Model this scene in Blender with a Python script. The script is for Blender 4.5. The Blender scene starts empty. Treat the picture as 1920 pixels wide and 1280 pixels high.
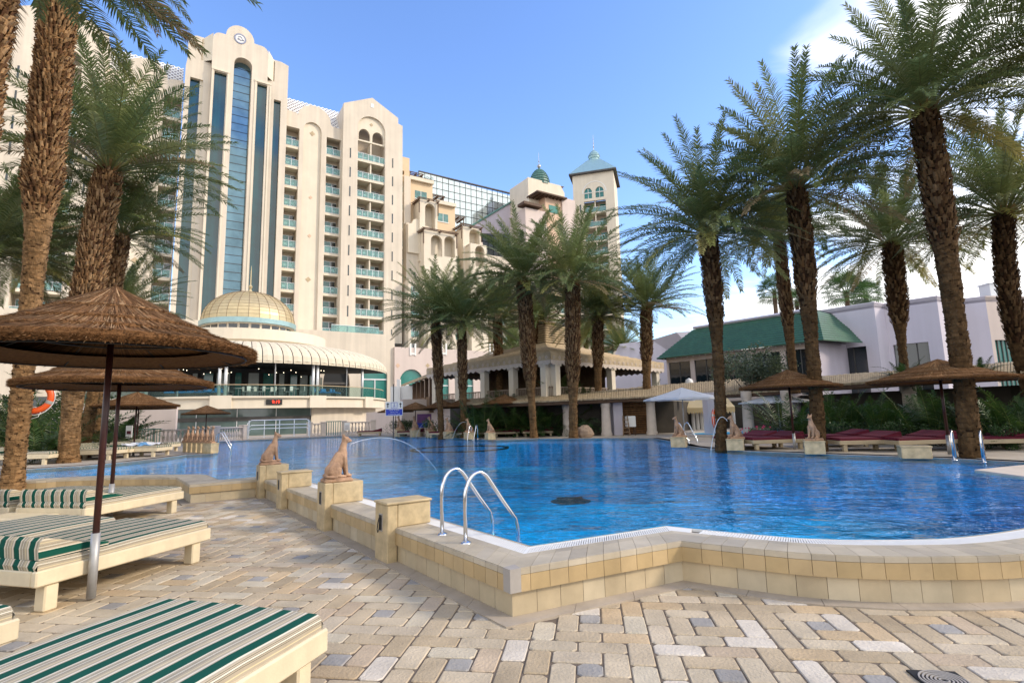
import bpy, math, random
from mathutils import Vector, Matrix
from mathutils.geometry import tessellate_polygon, delaunay_2d_cdt
R=math.radians; PI=math.pi
random.seed(7)
sc=bpy.context.scene; C=sc.collection
# ---------------------------------------------------------------- camera
FOC=1000.0; H0=778.0; ROLL=.025; EYE=1.65
pitch=math.atan((H0-640)/FOC)
fw=Vector((0,math.cos(pitch),math.sin(pitch))); r0=Vector((1,0,0)); u0=r0.cross(fw)
cr,ci=math.cos(ROLL),math.sin(ROLL)
rv=r0*cr-u0*ci; uv_=r0*ci+u0*cr
O=Vector((0,0,EYE))
cd=bpy.data.cameras.new("camera"); cam=bpy.data.objects.new("camera",cd); C.objects.link(cam)
cd.sensor_width=36; cd.lens=36*FOC/1920; cd.clip_end=3000; cd.clip_start=.05
cam.matrix_world=Matrix(((rv.x,uv_.x,-fw.x,0),(rv.y,uv_.y,-fw.y,0),(rv.z,uv_.z,-fw.z,EYE),(0,0,0,1)))
sc.camera=cam
# ---------------------------------------------------------------- world, sun, exposure
SUN_AZ=R(97); SUN_EL=R(30)          # azimuth clockwise from +Y
w=bpy.data.worlds.new("World"); sc.world=w; w.use_nodes=True
nt=w.node_tree; N=nt.nodes; L=nt.links
for n in list(N): N.remove(n)
out=N.new('ShaderNodeOutputWorld'); bg=N.new('ShaderNodeBackground'); sky=N.new('ShaderNodeTexSky')
sky.sky_type='NISHITA'; sky.sun_disc=False; sky.sun_elevation=SUN_EL; sky.sun_rotation=SUN_AZ
sky.air_density=1.1; sky.dust_density=.6; sky.ozone_density=2.2; sky.altitude=0
bg.inputs['Strength'].default_value=.15
tc=N.new('ShaderNodeTexCoord'); sep=N.new('ShaderNodeSeparateXYZ'); L.new(tc.outputs['Generated'],sep.inputs[0])
def wm(op,a,b=None,cl=False):
    m=N.new('ShaderNodeMath'); m.operation=op; m.use_clamp=cl
    for i,x in enumerate((a,b)):
        if x is None: continue
        if isinstance(x,(int,float)): m.inputs[i].default_value=x
        else: L.new(x,m.inputs[i])
    return m.outputs[0]
def wmr(v,a,b,c,d):
    m=N.new('ShaderNodeMapRange'); m.interpolation_type='SMOOTHSTEP'
    L.new(v,m.inputs[0])
    for i,x in enumerate((a,b,c,d)): m.inputs[i+1].default_value=x
    return m.outputs[0]
# clouds: noise in a flattened sky plane, low on the right
zz=wm('ADD',sep.outputs[2],.12); cx=wm('DIVIDE',sep.outputs[0],zz); cy=wm('DIVIDE',sep.outputs[1],zz)
cmb=N.new('ShaderNodeCombineXYZ'); L.new(cx,cmb.inputs[0]); L.new(cy,cmb.inputs[1])
def cno(scale,det,dist,loc):
    mp=N.new('ShaderNodeMapping'); mp.inputs['Location'].default_value=loc; mp.inputs['Scale'].default_value=(.8,1.5,1)
    L.new(cmb.outputs[0],mp.inputs[0]); nz=N.new('ShaderNodeTexNoise'); nz.inputs['Scale'].default_value=scale
    nz.inputs['Detail'].default_value=det; nz.inputs['Distortion'].default_value=dist; L.new(mp.outputs[0],nz.inputs[0]); return nz.outputs[0]
n1=cno(1.25,8,.7,(3.1,1.4,0))
dr=N.new('ShaderNodeVectorMath'); dr.operation='DOT_PRODUCT'; L.new(tc.outputs['Generated'],dr.inputs[0]); dr.inputs[1].default_value=(math.sin(R(62))*math.cos(R(14)),math.cos(R(62))*math.cos(R(14)),math.sin(R(14)))
side_=wmr(dr.outputs['Value'],.60,.97,-.34,.16); bk_fill=wmr(sep.outputs[1],.15,-.35,0,.52); side=wm('ADD',side_,bk_fill)  # cloud cover behind the camera is unseen, added as neutral fill
low=wmr(sep.outputs[2],.06,.30,.40,-.01)
thin=wm('ADD',wm('ADD',n1,side),low)
cl=wmr(thin,.52,.72,0,1)
hs=N.new('ShaderNodeHueSaturation'); hs.inputs['Saturation'].default_value=1.16; hs.inputs['Value'].default_value=2.4; hs.inputs['Hue'].default_value=.512; L.new(sky.outputs[0],hs.inputs['Color'])
mx=N.new('ShaderNodeMixRGB'); L.new(cl,mx.inputs[0]); L.new(hs.outputs[0],mx.inputs[1]); mx.inputs[2].default_value=(11.0,10.9,10.8,1)
L.new(mx.outputs[0],bg.inputs[0]); L.new(bg.outputs[0],out.inputs[0])
sd=bpy.data.lights.new("sun",'SUN'); sd.energy=3.0; sd.angle=R(9); sd.color=(1,.86,.68)
so=bpy.data.objects.new("sun",sd); C.objects.link(so)
sdir=Vector((math.sin(SUN_AZ)*math.cos(SUN_EL),math.cos(SUN_AZ)*math.cos(SUN_EL),math.sin(SUN_EL)))
so.rotation_euler=sdir.to_track_quat('Z','Y').to_euler(); so.location=sdir*120
sc.view_settings.view_transform='Standard'; sc.view_settings.look='None'; sc.view_settings.exposure=.04; sc.view_settings.gamma=1
sc.render.engine='CYCLES'
sc.cycles.max_bounces=8; sc.cycles.transparent_max_bounces=12; sc.cycles.caustics_reflective=False; sc.cycles.caustics_refractive=False
# ---------------------------------------------------------------- pixel (1920x1280) <-> world helpers
def ray(px,py): return rv*((px-960)/FOC)-uv_*((py-640)/FOC)+fw
def gp(px,py,z): d=ray(px,py); return O+d*((z-EYE)/d.z)
def dp(px,py,Y): d=ray(px,py); return O+d*(Y/d.y)
class Frame:
    def __init__(s,px,Y,vx,off=0):
        p=dp(px,700,Y); d=ray(vx,H0-.025*(vx-960)); s.d=Vector((d.x,d.y,0)).normalized(); s.n=Vector((s.d.y,-s.d.x,0))
        if s.n.dot(-p)<0: s.n=-s.n
        s.o=Vector((p.x,p.y,0))+s.n*off
    def tz(s,px,py,off=0):
        d=ray(px,py); k=(s.o+s.n*off-O).xy.dot(s.n.xy)/d.xy.dot(s.n.xy); p=O+d*k
        return (p.xy-s.o.xy).dot(s.d.xy),p.z
    def P(s,t,z,o=0): p=s.o+s.d*t+s.n*o; return Vector((p.x,p.y,z))
# ---------------------------------------------------------------- materials
M={}
def mat(name,col,rough=.7,nz=.0,ns=4,bump=0,bs=30,metal=0,spec=.5,attr=False,emit=None,trans=0,stretch=(1,1,1),coord='Object',streak=0,coat=0):
    m=bpy.data.materials.new(name); m.use_nodes=True; t=m.node_tree; b=t.nodes['Principled BSDF']; lk=t.links
    b.inputs['Roughness'].default_value=rough; b.inputs['Metallic'].default_value=metal; b.inputs['Specular IOR Level'].default_value=spec
    b.inputs['Coat Weight'].default_value=coat
    src=None
    tcn=t.nodes.new('ShaderNodeTexCoord'); mp=t.nodes.new('ShaderNodeMapping'); mp.inputs['Scale'].default_value=stretch; lk.new(tcn.outputs[coord],mp.inputs[0])
    if attr:
        a=t.nodes.new('ShaderNodeVertexColor'); a.layer_name='Col'; src=a.outputs[0]
    else:
        rgb=t.nodes.new('ShaderNodeRGB'); rgb.outputs[0].default_value=(*col,1); src=rgb.outputs[0]
    if nz>0:
        no=t.nodes.new('ShaderNodeTexNoise'); no.inputs['Scale'].default_value=ns; no.inputs['Detail'].default_value=6; no.inputs['Roughness'].default_value=.6; lk.new(mp.outputs[0],no.inputs[0])
        mr=t.nodes.new('ShaderNodeMapRange'); lk.new(no.outputs[0],mr.inputs[0]); mr.inputs[1].default_value=.3; mr.inputs[2].default_value=.7; mr.inputs[3].default_value=1-nz; mr.inputs[4].default_value=1+nz*.6
        mu=t.nodes.new('ShaderNodeMixRGB'); mu.blend_type='MULTIPLY'; mu.inputs[0].default_value=1; lk.new(src,mu.inputs[1]); lk.new(mr.outputs[0],mu.inputs[2]); src=mu.outputs[0]
    if streak>0:
        mp2=t.nodes.new('ShaderNodeMapping'); mp2.inputs['Scale'].default_value=(1.1,1.1,.05); lk.new(tcn.outputs[coord],mp2.inputs[0])
        no=t.nodes.new('ShaderNodeTexNoise'); no.inputs['Scale'].default_value=1.6; no.inputs['Detail'].default_value=5; lk.new(mp2.outputs[0],no.inputs[0])
        mr=t.nodes.new('ShaderNodeMapRange'); lk.new(no.outputs[0],mr.inputs[0]); mr.inputs[1].default_value=.35; mr.inputs[2].default_value=.65; mr.inputs[3].default_value=1-streak; mr.inputs[4].default_value=1
        mu=t.nodes.new('ShaderNodeMixRGB'); mu.blend_type='MULTIPLY'; mu.inputs[0].default_value=1; lk.new(src,mu.inputs[1]); lk.new(mr.outputs[0],mu.inputs[2]); src=mu.outputs[0]
    lk.new(src,b.inputs['Base Color'])
    if bump>0:
        n2=t.nodes.new('ShaderNodeTexNoise'); n2.inputs['Scale'].default_value=bs; n2.inputs['Detail'].default_value=5; lk.new(mp.outputs[0],n2.inputs[0])
        bu=t.nodes.new('ShaderNodeBump'); bu.inputs['Strength'].default_value=bump; bu.inputs['Distance'].default_value=.02; lk.new(n2.outputs[0],bu.inputs['Height']); lk.new(bu.outputs[0],b.inputs['Normal'])
    if emit: b.inputs['Emission Color'].default_value=(*emit[0],1); b.inputs['Emission Strength'].default_value=emit[1]
    if trans>0:
        tr=t.nodes.new('ShaderNodeBsdfTranslucent'); lk.new(src,tr.inputs[0]); ms=t.nodes.new('ShaderNodeMixShader'); ms.inputs[0].default_value=trans
        lk.new(b.outputs[0],ms.inputs[1]); lk.new(tr.outputs[0],ms.inputs[2]); lk.new(ms.outputs[0],t.nodes['Material Output'].inputs[0])
    M[name]=m; return m
mat('cream_wall',(.70,.62,.51),.85,.08,.35,.15,6,streak=.12,spec=.25)
mat('cream_light',(.74,.66,.53),.85,.06,.5,.1,8,streak=.06,spec=.25)
mat('pink_wall',(.66,.56,.51),.85,.05,.4,.1,8,streak=.06,spec=.25)
mat('peach_wall',(.66,.47,.34),.85,.06,.5,.1,8,spec=.25)
mat('orange_wall',(.70,.54,.36),.85,.06,.5,.1,8,spec=.25)
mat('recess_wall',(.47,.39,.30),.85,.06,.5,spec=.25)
mat('shade_tinted_white',(.64,.60,.67),.85,.05,.4,.08,8,streak=.08,spec=.25)  # white walls; the blue of skylit shade is put into the base colour
mat('lilac_shade',(.50,.46,.52),.85,.05,.4,streak=.06,spec=.25)  # darker copy of the lilac, painting shade on side walls
mat('white_paint',(.78,.77,.74),.6,.04,3)
mat('white_metal',(.75,.77,.78),.35,.03,3,metal=.2)
mat('dark_wood',(.10,.055,.03),.7,.3,3)
mat('wood_beam',(.22,.14,.08),.75,.3,4,.2)
mat('grey_wood',(.26,.20,.145),.8,.25,4,.2)
mat('tan_slats',(.50,.39,.25),.85,.22,3,.3,20,stretch=(1,1,1))
mat('green_tile',(.032,.105,.06),.5,.2,2,.1,10)
mat('green_dome',(.09,.20,.17),.45,.25,3)
mat('gold_tile',(.58,.47,.27),.38,.14,1.2,metal=.35,attr=False)
mat('teal_band',(.33,.50,.52),.3,.1,2,metal=.3)
mat('chrome',(.72,.73,.75),.16,.03,6,metal=1)
mat('black',(.012,.012,.012),.6)
mat('dark_int',(.018,.02,.022),.8)
mat('mid_int',(.09,.085,.08),.8,.3,1)
mat('concrete',(.36,.33,.30),.85,.15,2,.2,20)
mat('pale_stone',(.58,.50,.43),.8,.12,3,.2,15)
mat('white_grate',(.76,.76,.75),.5,.05,8)
mat('maroon',(.10,.012,.022),.8,.15,6,.1,60)
mat('cream_frame',(.68,.58,.40),.5,.12,5,.08,40)
mat('towel_white',(.72,.74,.80),.95,.05,20,.4,60)
mat('towel_blue',(.12,.30,.55),.95,.05,20,.4,60)
mat('canvas_white',(.70,.72,.76),.85,.04,3,trans=.2)
mat('awning_cream',(.66,.58,.44),.8,.05,2)
mat('awning_yellow',(.72,.56,.30),.85,.06,4,trans=.15)
mat('pole_brown',(.05,.013,.010),.38,.2,20)
mat('galv',(.42,.42,.42),.5,.15,10,metal=.5)
mat('orange_plastic',(.75,.10,.01),.4,.06,3,.05,30)
mat('red_led',(.8,.02,.01),.5,emit=((1,.05,.02),3))
mat('sign_blue',(.02,.05,.42),.5); mat('emblem_blue',(.22,.25,.38),.6); mat('drain_metal',(.03,.075,.11),.7)
mat('sign_purple',(.16,.07,.22),.7,.2,4)
mat('lamp',(.9,.85,.7),.5,emit=((1,.85,.6),4))
mat('paving',(1,1,1),.8,.24,2.4,.5,45,attr=True,spec=.3)
mat('joint',(.15,.115,.085),.95,.3,6)
mat('gutter',(.38,.32,.25),.85,.2,3,.2,20)
mat('tile',(1,1,1),.45,.16,3,.08,20,attr=True,spec=.4,streak=.14)
mat('marble',(.55,.43,.25),.5,.28,7,.12,14,spec=.4,streak=.12)
mat('statue',(.43,.265,.165),.66,.5,6,.5,40,spec=.35)
mat('deck',(.40,.35,.29),.85,.18,1.2,.2,10)
mat('soil',(.12,.09,.06),.95,.3,2)
mat('rock',(.30,.22,.16),.9,.3,4,.6,8)
mat('frond',(1,1,1),.45,.18,2.5,attr=True,trans=.32,spec=.4)
mat('leaf',(1,1,1),.45,.2,3,attr=True,trans=.28,spec=.5)
mat('bark',(1,1,1),.9,.45,9,1.0,34,attr=True,spec=.12,stretch=(1,1,.35)); mat('shadowed_terrace_wall',(.05,.042,.033),.9,.3,2)  # terrace wall near black: the shadow on it is put into its colour
mat('dark_frame',(.42,.34,.22),.6,.1,3)
mat('straw',(1,1,1),.9,.4,30,.8,90,attr=True,spec=.15)
mat('green_glass',(.02,.19,.16),.12,.25,.6,spec=.8)
mat('door_glass',(.10,.24,.23),.12,.45,1.1,spec=.8)
mat('dark_glass',(.012,.022,.028),.05,.3,.8,spec=1.0)
mat('shop_glass',(.10,.15,.14),.07,.3,.4,spec=.9)
mat('blue_glass',(.004,.06,.07),.06,.5,.25,spec=1.0,streak=.3)
mat('curtain',(.58,.62,.58),.8,.1,4,stretch=(3,3,.1))
mat('blue_cushion',(.03,.19,.42),.8,.1,8)
mat('purple_flower',(.45,.03,.12),.7)
# mirror glass wall
def mirror_mat():
    mat('lift_glass',(.16,.27,.33),.07,.3,.5,metal=.65)
    m=mat('mirror_glass',(.62,.70,.70),.07,.1,.6,metal=.75); return m
mirror_mat()
def rail_glass():
    m=bpy.data.materials.new('rail_glass'); m.use_nodes=True; t=m.node_tree; b=t.nodes['Principled BSDF']; b.inputs['Base Color'].default_value=(.36,.52,.52,1); b.inputs['Roughness'].default_value=.12
    b.inputs['Specular IOR Level'].default_value=.8
    tr=t.nodes.new('ShaderNodeBsdfTransparent'); tr.inputs[0].default_value=(.62,.86,.84,1); ms=t.nodes.new('ShaderNodeMixShader'); ms.inputs[0].default_value=.34
    t.links.new(tr.outputs[0],ms.inputs[1]); t.links.new(b.outputs[0],ms.inputs[2]); t.links.new(ms.outputs[0],t.nodes['Material Output'].inputs[0]); M['rail_glass']=m
rail_glass()
def clear_glass():
    m=bpy.data.materials.new('clear_glass'); m.use_nodes=True; t=m.node_tree; b=t.nodes['Principled BSDF']; b.inputs['Base Color'].default_value=(.1,.16,.15,1); b.inputs['Roughness'].default_value=.03
    tr=t.nodes.new('ShaderNodeBsdfTransparent'); tr.inputs[0].default_value=(.80,.90,.88,1); ms=t.nodes.new('ShaderNodeMixShader'); ms.inputs[0].default_value=.08
    t.links.new(tr.outputs[0],ms.inputs[1]); t.links.new(b.outputs[0],ms.inputs[2]); t.links.new(ms.outputs[0],t.nodes['Material Output'].inputs[0]); M['clear_glass']=m
clear_glass()
def jet_mat():
    m=bpy.data.materials.new('water_jet'); m.use_nodes=True; t=m.node_tree; b=t.nodes['Principled BSDF']; b.inputs['Base Color'].default_value=(.85,.9,.95,1); b.inputs['Roughness'].default_value=.1
    tr=t.nodes.new('ShaderNodeBsdfTransparent'); ms=t.nodes.new('ShaderNodeMixShader'); ms.inputs[0].default_value=.5
    t.links.new(tr.outputs[0],ms.inputs[1]); t.links.new(b.outputs[0],ms.inputs[2]); t.links.new(ms.outputs[0],t.nodes['Material Output'].inputs[0]); M['water_jet']=m
jet_mat()
def water_mat():
    m=bpy.data.materials.new('pool_water'); m.use_nodes=True; t=m.node_tree; N=t.nodes; L=t.links
    for n in list(N): N.remove(n)
    o=N.new('ShaderNodeOutputMaterial'); tcn=N.new('ShaderNodeTexCoord')
    def noise(sx,sy,s,d,dist=0):
        mp=N.new('ShaderNodeMapping'); mp.inputs['Scale'].default_value=(sx,sy,1); mp.inputs['Rotation'].default_value=(0,0,R(12)); L.new(tcn.outputs['Object'],mp.inputs[0])
        n=N.new('ShaderNodeTexNoise'); n.inputs['Scale'].default_value=s; n.inputs['Detail'].default_value=d; n.inputs['Distortion'].default_value=dist; L.new(mp.outputs[0],n.inputs[0]); return n.outputs[0]
    a=noise(1,1.6,3.2,3,.8); b=noise(1,1.5,.8,2,.5); c=noise(1,1,11,2,.2)
    def ma(op,x,y):
        k=N.new('ShaderNodeMath'); k.operation=op
        for i,v in enumerate((x,y)):
            if isinstance(v,(int,float)): k.inputs[i].default_value=v
            else: L.new(v,k.inputs[i])
        return k.outputs[0]
    h=ma('ADD',ma('ADD',a,ma('MULTIPLY',b,2.2)),ma('MULTIPLY',c,.16))
    bu=N.new('ShaderNodeBump'); bu.inputs['Strength'].default_value=.5; bu.inputs['Distance'].default_value=.065; L.new(h,bu.inputs['Height'])
    ge=N.new('ShaderNodeNewGeometry'); dt=N.new('ShaderNodeVectorMath'); dt.operation='DOT_PRODUCT'; L.new(ge.outputs['Incoming'],dt.inputs[0]); L.new(bu.outputs[0],dt.inputs[1])
    f1=ma('SUBTRACT',1.0,ma('ABSOLUTE',dt.outputs['Value'],0)); f1=ma('MAXIMUM',f1,0.0); f5=ma('ADD',.02,ma('MULTIPLY',.82,ma('POWER',f1,5.0)))
    gl=N.new('ShaderNodeBsdfGlossy'); gl.inputs['Roughness'].default_value=.03; L.new(bu.outputs[0],gl.inputs['Normal']); gl.inputs[0].default_value=(.9,.95,1,1)
    tr=N.new('ShaderNodeBsdfRefraction'); tr.inputs[0].default_value=(.30,.70,.93,1); tr.inputs['IOR'].default_value=1.2; tr.inputs['Roughness'].default_value=.0; L.new(bu.outputs[0],tr.inputs['Normal'])
    t2=N.new('ShaderNodeBsdfTransparent'); t2.inputs[0].default_value=(.42,.88,.97,1)
    lp=N.new('ShaderNodeMixShader'); lp.inputs[0].default_value=.0
    ms=N.new('ShaderNodeMixShader'); L.new(f5,ms.inputs[0]); L.new(t2.outputs[0],ms.inputs[1]); L.new(gl.outputs[0],ms.inputs[2]); L.new(ms.outputs[0],o.inputs[0])
    N.remove(lp); N.remove(tr)
    M['pool_water']=m
water_mat()
def basin_mat():
    m=mat('basin_tile',(.001,.44,.80),.6,.5,.55); t=m.node_tree; N=t.nodes; L=t.links; b=N['Principled BSDF']
    src=b.inputs['Base Color'].links[0].from_socket
    tcn=N.new('ShaderNodeTexCoord'); no=N.new('ShaderNodeTexNoise'); no.inputs['Scale'].default_value=2.5; L.new(tcn.outputs['Object'],no.inputs[0])
    mm=N.new('ShaderNodeMixRGB'); mm.inputs[0].default_value=.35; L.new(tcn.outputs['Object'],mm.inputs[1]); L.new(no.outputs['Color'],mm.inputs[2])
    caustic=N.new('ShaderNodeTexVoronoi'); caustic.feature='DISTANCE_TO_EDGE'; caustic.inputs['Scale'].default_value=3.6; L.new(mm.outputs[0],caustic.inputs[0])  # bright caustic lines of light painted into the floor colour
    mr=N.new('ShaderNodeMapRange'); mr.interpolation_type='SMOOTHSTEP'; L.new(caustic.outputs[0],mr.inputs[0]); mr.inputs[1].default_value=0; mr.inputs[2].default_value=.14; mr.inputs[3].default_value=1.28; mr.inputs[4].default_value=.97
    mu=N.new('ShaderNodeMixRGB'); mu.blend_type='MULTIPLY'; mu.inputs[0].default_value=1; L.new(src,mu.inputs[1]); L.new(mr.outputs[0],mu.inputs[2]); L.new(mu.outputs[0],b.inputs['Base Color'])
basin_mat()
def stripe_mat(name,ramp,period):
    m=bpy.data.materials.new(name); m.use_nodes=True; t=m.node_tree; N=t.nodes; L=t.links; b=N['Principled BSDF']; b.inputs['Roughness'].default_value=.85; b.inputs['Specular IOR Level'].default_value=.2
    u=N.new('ShaderNodeUVMap'); s=N.new('ShaderNodeSeparateXYZ'); L.new(u.outputs[0],s.inputs[0])
    k=N.new('ShaderNodeMath'); k.operation='DIVIDE'; L.new(s.outputs[0],k.inputs[0]); k.inputs[1].default_value=period
    fr=N.new('ShaderNodeMath'); fr.operation='FRACT'; L.new(k.outputs[0],fr.inputs[0])
    rp=N.new('ShaderNodeValToRGB'); rp.color_ramp.interpolation='CONSTANT'; e=rp.color_ramp.elements
    e[0].position=0; e[0].color=(*ramp[0][1],1); e[1].position=ramp[1][0]; e[1].color=(*ramp[1][1],1)
    for p,c in ramp[2:]: x=e.new(p); x.color=(*c,1)
    L.new(fr.outputs[0],rp.inputs[0])
    no=N.new('ShaderNodeTexNoise'); tcn=N.new('ShaderNodeTexCoord'); L.new(tcn.outputs['Object'],no.inputs[0]); no.inputs['Scale'].default_value=5; no.inputs['Detail'].default_value=6
    mr=N.new('ShaderNodeMapRange'); L.new(no.outputs[0],mr.inputs[0]); mr.inputs[3].default_value=.82; mr.inputs[4].default_value=1.1
    mu=N.new('ShaderNodeMixRGB'); mu.blend_type='MULTIPLY'; mu.inputs[0].default_value=1; L.new(rp.outputs[0],mu.inputs[1]); L.new(mr.outputs[0],mu.inputs[2]); L.new(mu.outputs[0],b.inputs['Base Color'])
    n2=N.new('ShaderNodeTexNoise'); L.new(tcn.outputs['Object'],n2.inputs[0]); n2.inputs['Scale'].default_value=4; bu=N.new('ShaderNodeBump'); bu.inputs['Strength'].default_value=.5; bu.inputs['Distance'].default_value=.05; L.new(n2.outputs[0],bu.inputs['Height']); L.new(bu.outputs[0],b.inputs['Normal'])
    M[name]=m
G=(.004,.075,.052); Wc=(.68,.62,.50); T=(.42,.36,.27); K=(.03,.05,.045); Y=(.66,.56,.34)
stripe_mat('green_stripe',[(0,G),(.34,Wc),(.40,T),(.48,K),(.492,T),(.53,K),(.542,Wc),(.585,K),(.597,T),(.64,K),(.652,T),(.75,Y),(.78,T),(.88,Wc),(.95,T),(.99,G)],.19)
stripe_mat('maroon_stripe',[(0,(.13,.012,.03)),(.5,(.085,.008,.02)),(.93,(.2,.05,.07))],.12)
# ---------------------------------------------------------------- mesh builder
def cdt(loops):
    vs=[];es=[]
    for l in loops:
        b=len(vs); n=len(l); vs+= [Vector((p[0],p[1])) for p in l]; es+= [(b+i,b+(i+1)%n) for i in range(n)]
    r=delaunay_2d_cdt(vs,es,[],0,1e-5); V=r[0]; T_=[]
    def odd(x,y):
        c=False
        for l in loops:
            n=len(l); j=n-1
            for i in range(n):
                x1,y1,x2,y2=l[i][0],l[i][1],l[j][0],l[j][1]
                if (y1>y)!=(y2>y) and x<(x2-x1)*(y-y1)/(y2-y1)+x1: c=not c
                j=i
        return c
    for f in r[2]:
        x=sum(V[i][0] for i in f)/len(f); y=sum(V[i][1] for i in f)/len(f)
        if odd(x,y):
            a,b,c=[V[i] for i in f[:3]]; s=(b[0]-a[0])*(c[1]-a[1])-(c[0]-a[0])*(b[1]-a[1])
            T_.append(tuple(f) if s>0 else tuple(f[::-1]))
    return [(v[0],v[1]) for v in V],T_
ONES=['','first','second','third','fourth','fifth','sixth','seventh','eighth','ninth','tenth','eleventh','twelfth','thirteenth','fourteenth','fifteenth','sixteenth','seventeenth','eighteenth','nineteenth','twentieth']
def ordw(n):
    if n<=20: return ONES[n]
    return ('twenty-' if n<30 else 'thirty-')+ONES[n%10] if n%10 else 'thirtieth'
class MB:
    def __init__(s): s.v=[]; s.f=[]; s.m=[]; s.c=[]; s.u=[]
    def add(s,pts,faces,m=0,col=None,uvs=None):
        b=len(s.v); s.v+= [tuple(p) for p in pts]
        for i,f in enumerate(faces):
            s.f.append(tuple(b+k for k in f)); s.m.append(m); s.c.append(col); s.u.append(uvs[i] if uvs else None)
    def quad(s,a,b,c,d,m=0,col=None,uv=None): s.add([a,b,c,d],[(0,1,2,3)],m,col,[uv] if uv else None)
    def hexa(s,p,m=0,col=None):   # p: 4 bottom, 4 top
        s.add(p,[(3,2,1,0),(4,5,6,7),(0,1,5,4),(1,2,6,5),(2,3,7,6),(3,0,4,7)],m,col)
    def box(s,c,sz,rot=0,m=0,col=None,bev=0):
        hx,hy,hz=sz[0]/2,sz[1]/2,sz[2]/2; ca,sa=math.cos(rot),math.sin(rot)
        def q(x,y,z): return (c[0]+x*ca-y*sa,c[1]+x*sa+y*ca,c[2]+z)
        if bev<=0: s.hexa([q(-hx,-hy,-hz),q(hx,-hy,-hz),q(hx,hy,-hz),q(-hx,hy,-hz),q(-hx,-hy,hz),q(hx,-hy,hz),q(hx,hy,hz),q(-hx,hy,hz)],m,col)
        else:
            b=bev; ring=lambda e,z:[q(-hx+e,-hy,z),q(hx-e,-hy,z),q(hx,-hy+e,z),q(hx,hy-e,z),q(hx-e,hy,z),q(-hx+e,hy,z),q(-hx,hy-e,z),q(-hx,-hy+e,z)]
            def inn(z): return [q(-hx+b,-hy+b,z)]*0+[q(-hx+b,-hy+b,z),q(hx-b,-hy+b,z),q(hx-b,-hy+b,z),q(hx-b,hy-b,z),q(hx-b,hy-b,z),q(-hx+b,hy-b,z),q(-hx+b,hy-b,z),q(-hx+b,-hy+b,z)]
            A=ring(b,-hz+b); B=ring(b,hz-b); T_=inn(hz); U=inn(-hz)
            s.add(A+B+T_+U,[(i,(i+1)%8,8+(i+1)%8,8+i) for i in range(8)]+[(8+i,8+(i+1)%8,16+(i+1)%8,16+i) for i in range(8)]+[(16,17,19,21)]+[((i+1)%8,i,24+i,24+(i+1)%8) for i in range(8)]+[(24,29,27,25)],m,col)
    def prism(s,poly,z0,z1,m=0,col=None,top=True,bot=True):
        n=len(poly); area=sum(poly[i][0]*poly[(i+1)%n][1]-poly[(i+1)%n][0]*poly[i][1] for i in range(n))
        if area<0: poly=poly[::-1]
        pts=[(p[0],p[1],z0) for p in poly]+[(p[0],p[1],z1) for p in poly]
        s.add(pts,[(i,(i+1)%n,n+(i+1)%n,n+i) for i in range(n)],m,col)
        tri=tessellate_polygon([[Vector((p[0],p[1],0)) for p in poly]])
        def fix(t):
            a,b,c=[poly[i] for i in t]; ar=(b[0]-a[0])*(c[1]-a[1])-(c[0]-a[0])*(b[1]-a[1]); return t if ar>0 else t[::-1]
        tri=[fix(t) for t in tri]
        if top: s.add([(p[0],p[1],z1) for p in poly],[tuple(t) for t in tri],m,col)
        if bot: s.add([(p[0],p[1],z0) for p in poly],[tuple(t[::-1]) for t in tri],m,col)
    def tube(s,pts,rad,n=8,m=0,col=None,cap=True):
        pts=[Vector(p) for p in pts]; k=len(pts)
        if not isinstance(rad,(list,tuple)): rad=[rad]*k
        b=len(s.v); ref=None
        for i,p in enumerate(pts):
            d=(pts[min(i+1,k-1)]-pts[max(i-1,0)]).normalized()
            if ref is None: ref=Vector((0,0,1)) if abs(d.z)<.9 else Vector((1,0,0)); a=d.cross(ref).normalized()
            else:
                a=(ref-d*ref.dot(d)); a=a.normalized() if a.length>1e-6 else d.orthogonal().normalized()
            ref=a; e=d.cross(a)
            for j in range(n):
                an=2*PI*j/n; s.v.append(tuple(p+(a*math.cos(an)+e*math.sin(an))*rad[i]))
        fs=[(b+i*n+j,b+i*n+(j+1)%n,b+(i+1)*n+(j+1)%n,b+(i+1)*n+j) for i in range(k-1) for j in range(n)]
        if cap: fs+=[tuple(b+j for j in range(n))[::-1],tuple(b+(k-1)*n+j for j in range(n))]
        for f in fs: s.f.append(f); s.m.append(m); s.c.append(col); s.u.append(None)
    def lathe(s,prof,c=(0,0,0),n=24,m=0,col=None,jit=0,a0=0,a1=2*PI,cols=None):
        full=abs(a1-a0-2*PI)<1e-6; nn=n if full else n+1; b=len(s.v)
        for i,(r,z) in enumerate(prof):
            for j in range(nn):
                an=a0+(a1-a0)*j/n; rr=r*(1+random.uniform(-jit,jit)); s.v.append((c[0]+rr*math.cos(an),c[1]+rr*math.sin(an),c[2]+z+random.uniform(-jit,jit)*r*.5))
        for i in range(len(prof)-1):
            for j in range(n):
                j2=(j+1)%nn; f=(b+i*nn+j,b+i*nn+j2,b+(i+1)*nn+j2,b+(i+1)*nn+j)
                s.f.append(f); s.m.append(m); s.c.append(cols[i] if cols else col); s.u.append(None)
    def sphere(s,c,r,sz=(1,1,1),n=12,m=0,col=None):
        prof=[(max(1e-4,math.sin(PI*i/(n//2))),-math.cos(PI*i/(n//2))) for i in range(n//2+1)]; b=len(s.v); s.lathe(prof,(0,0,0),n,m,col)
        for i in range(b,len(s.v)): v=s.v[i]; s.v[i]=(c[0]+v[0]*r*sz[0],c[1]+v[1]*r*sz[1],c[2]+v[2]*r*sz[2])
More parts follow.
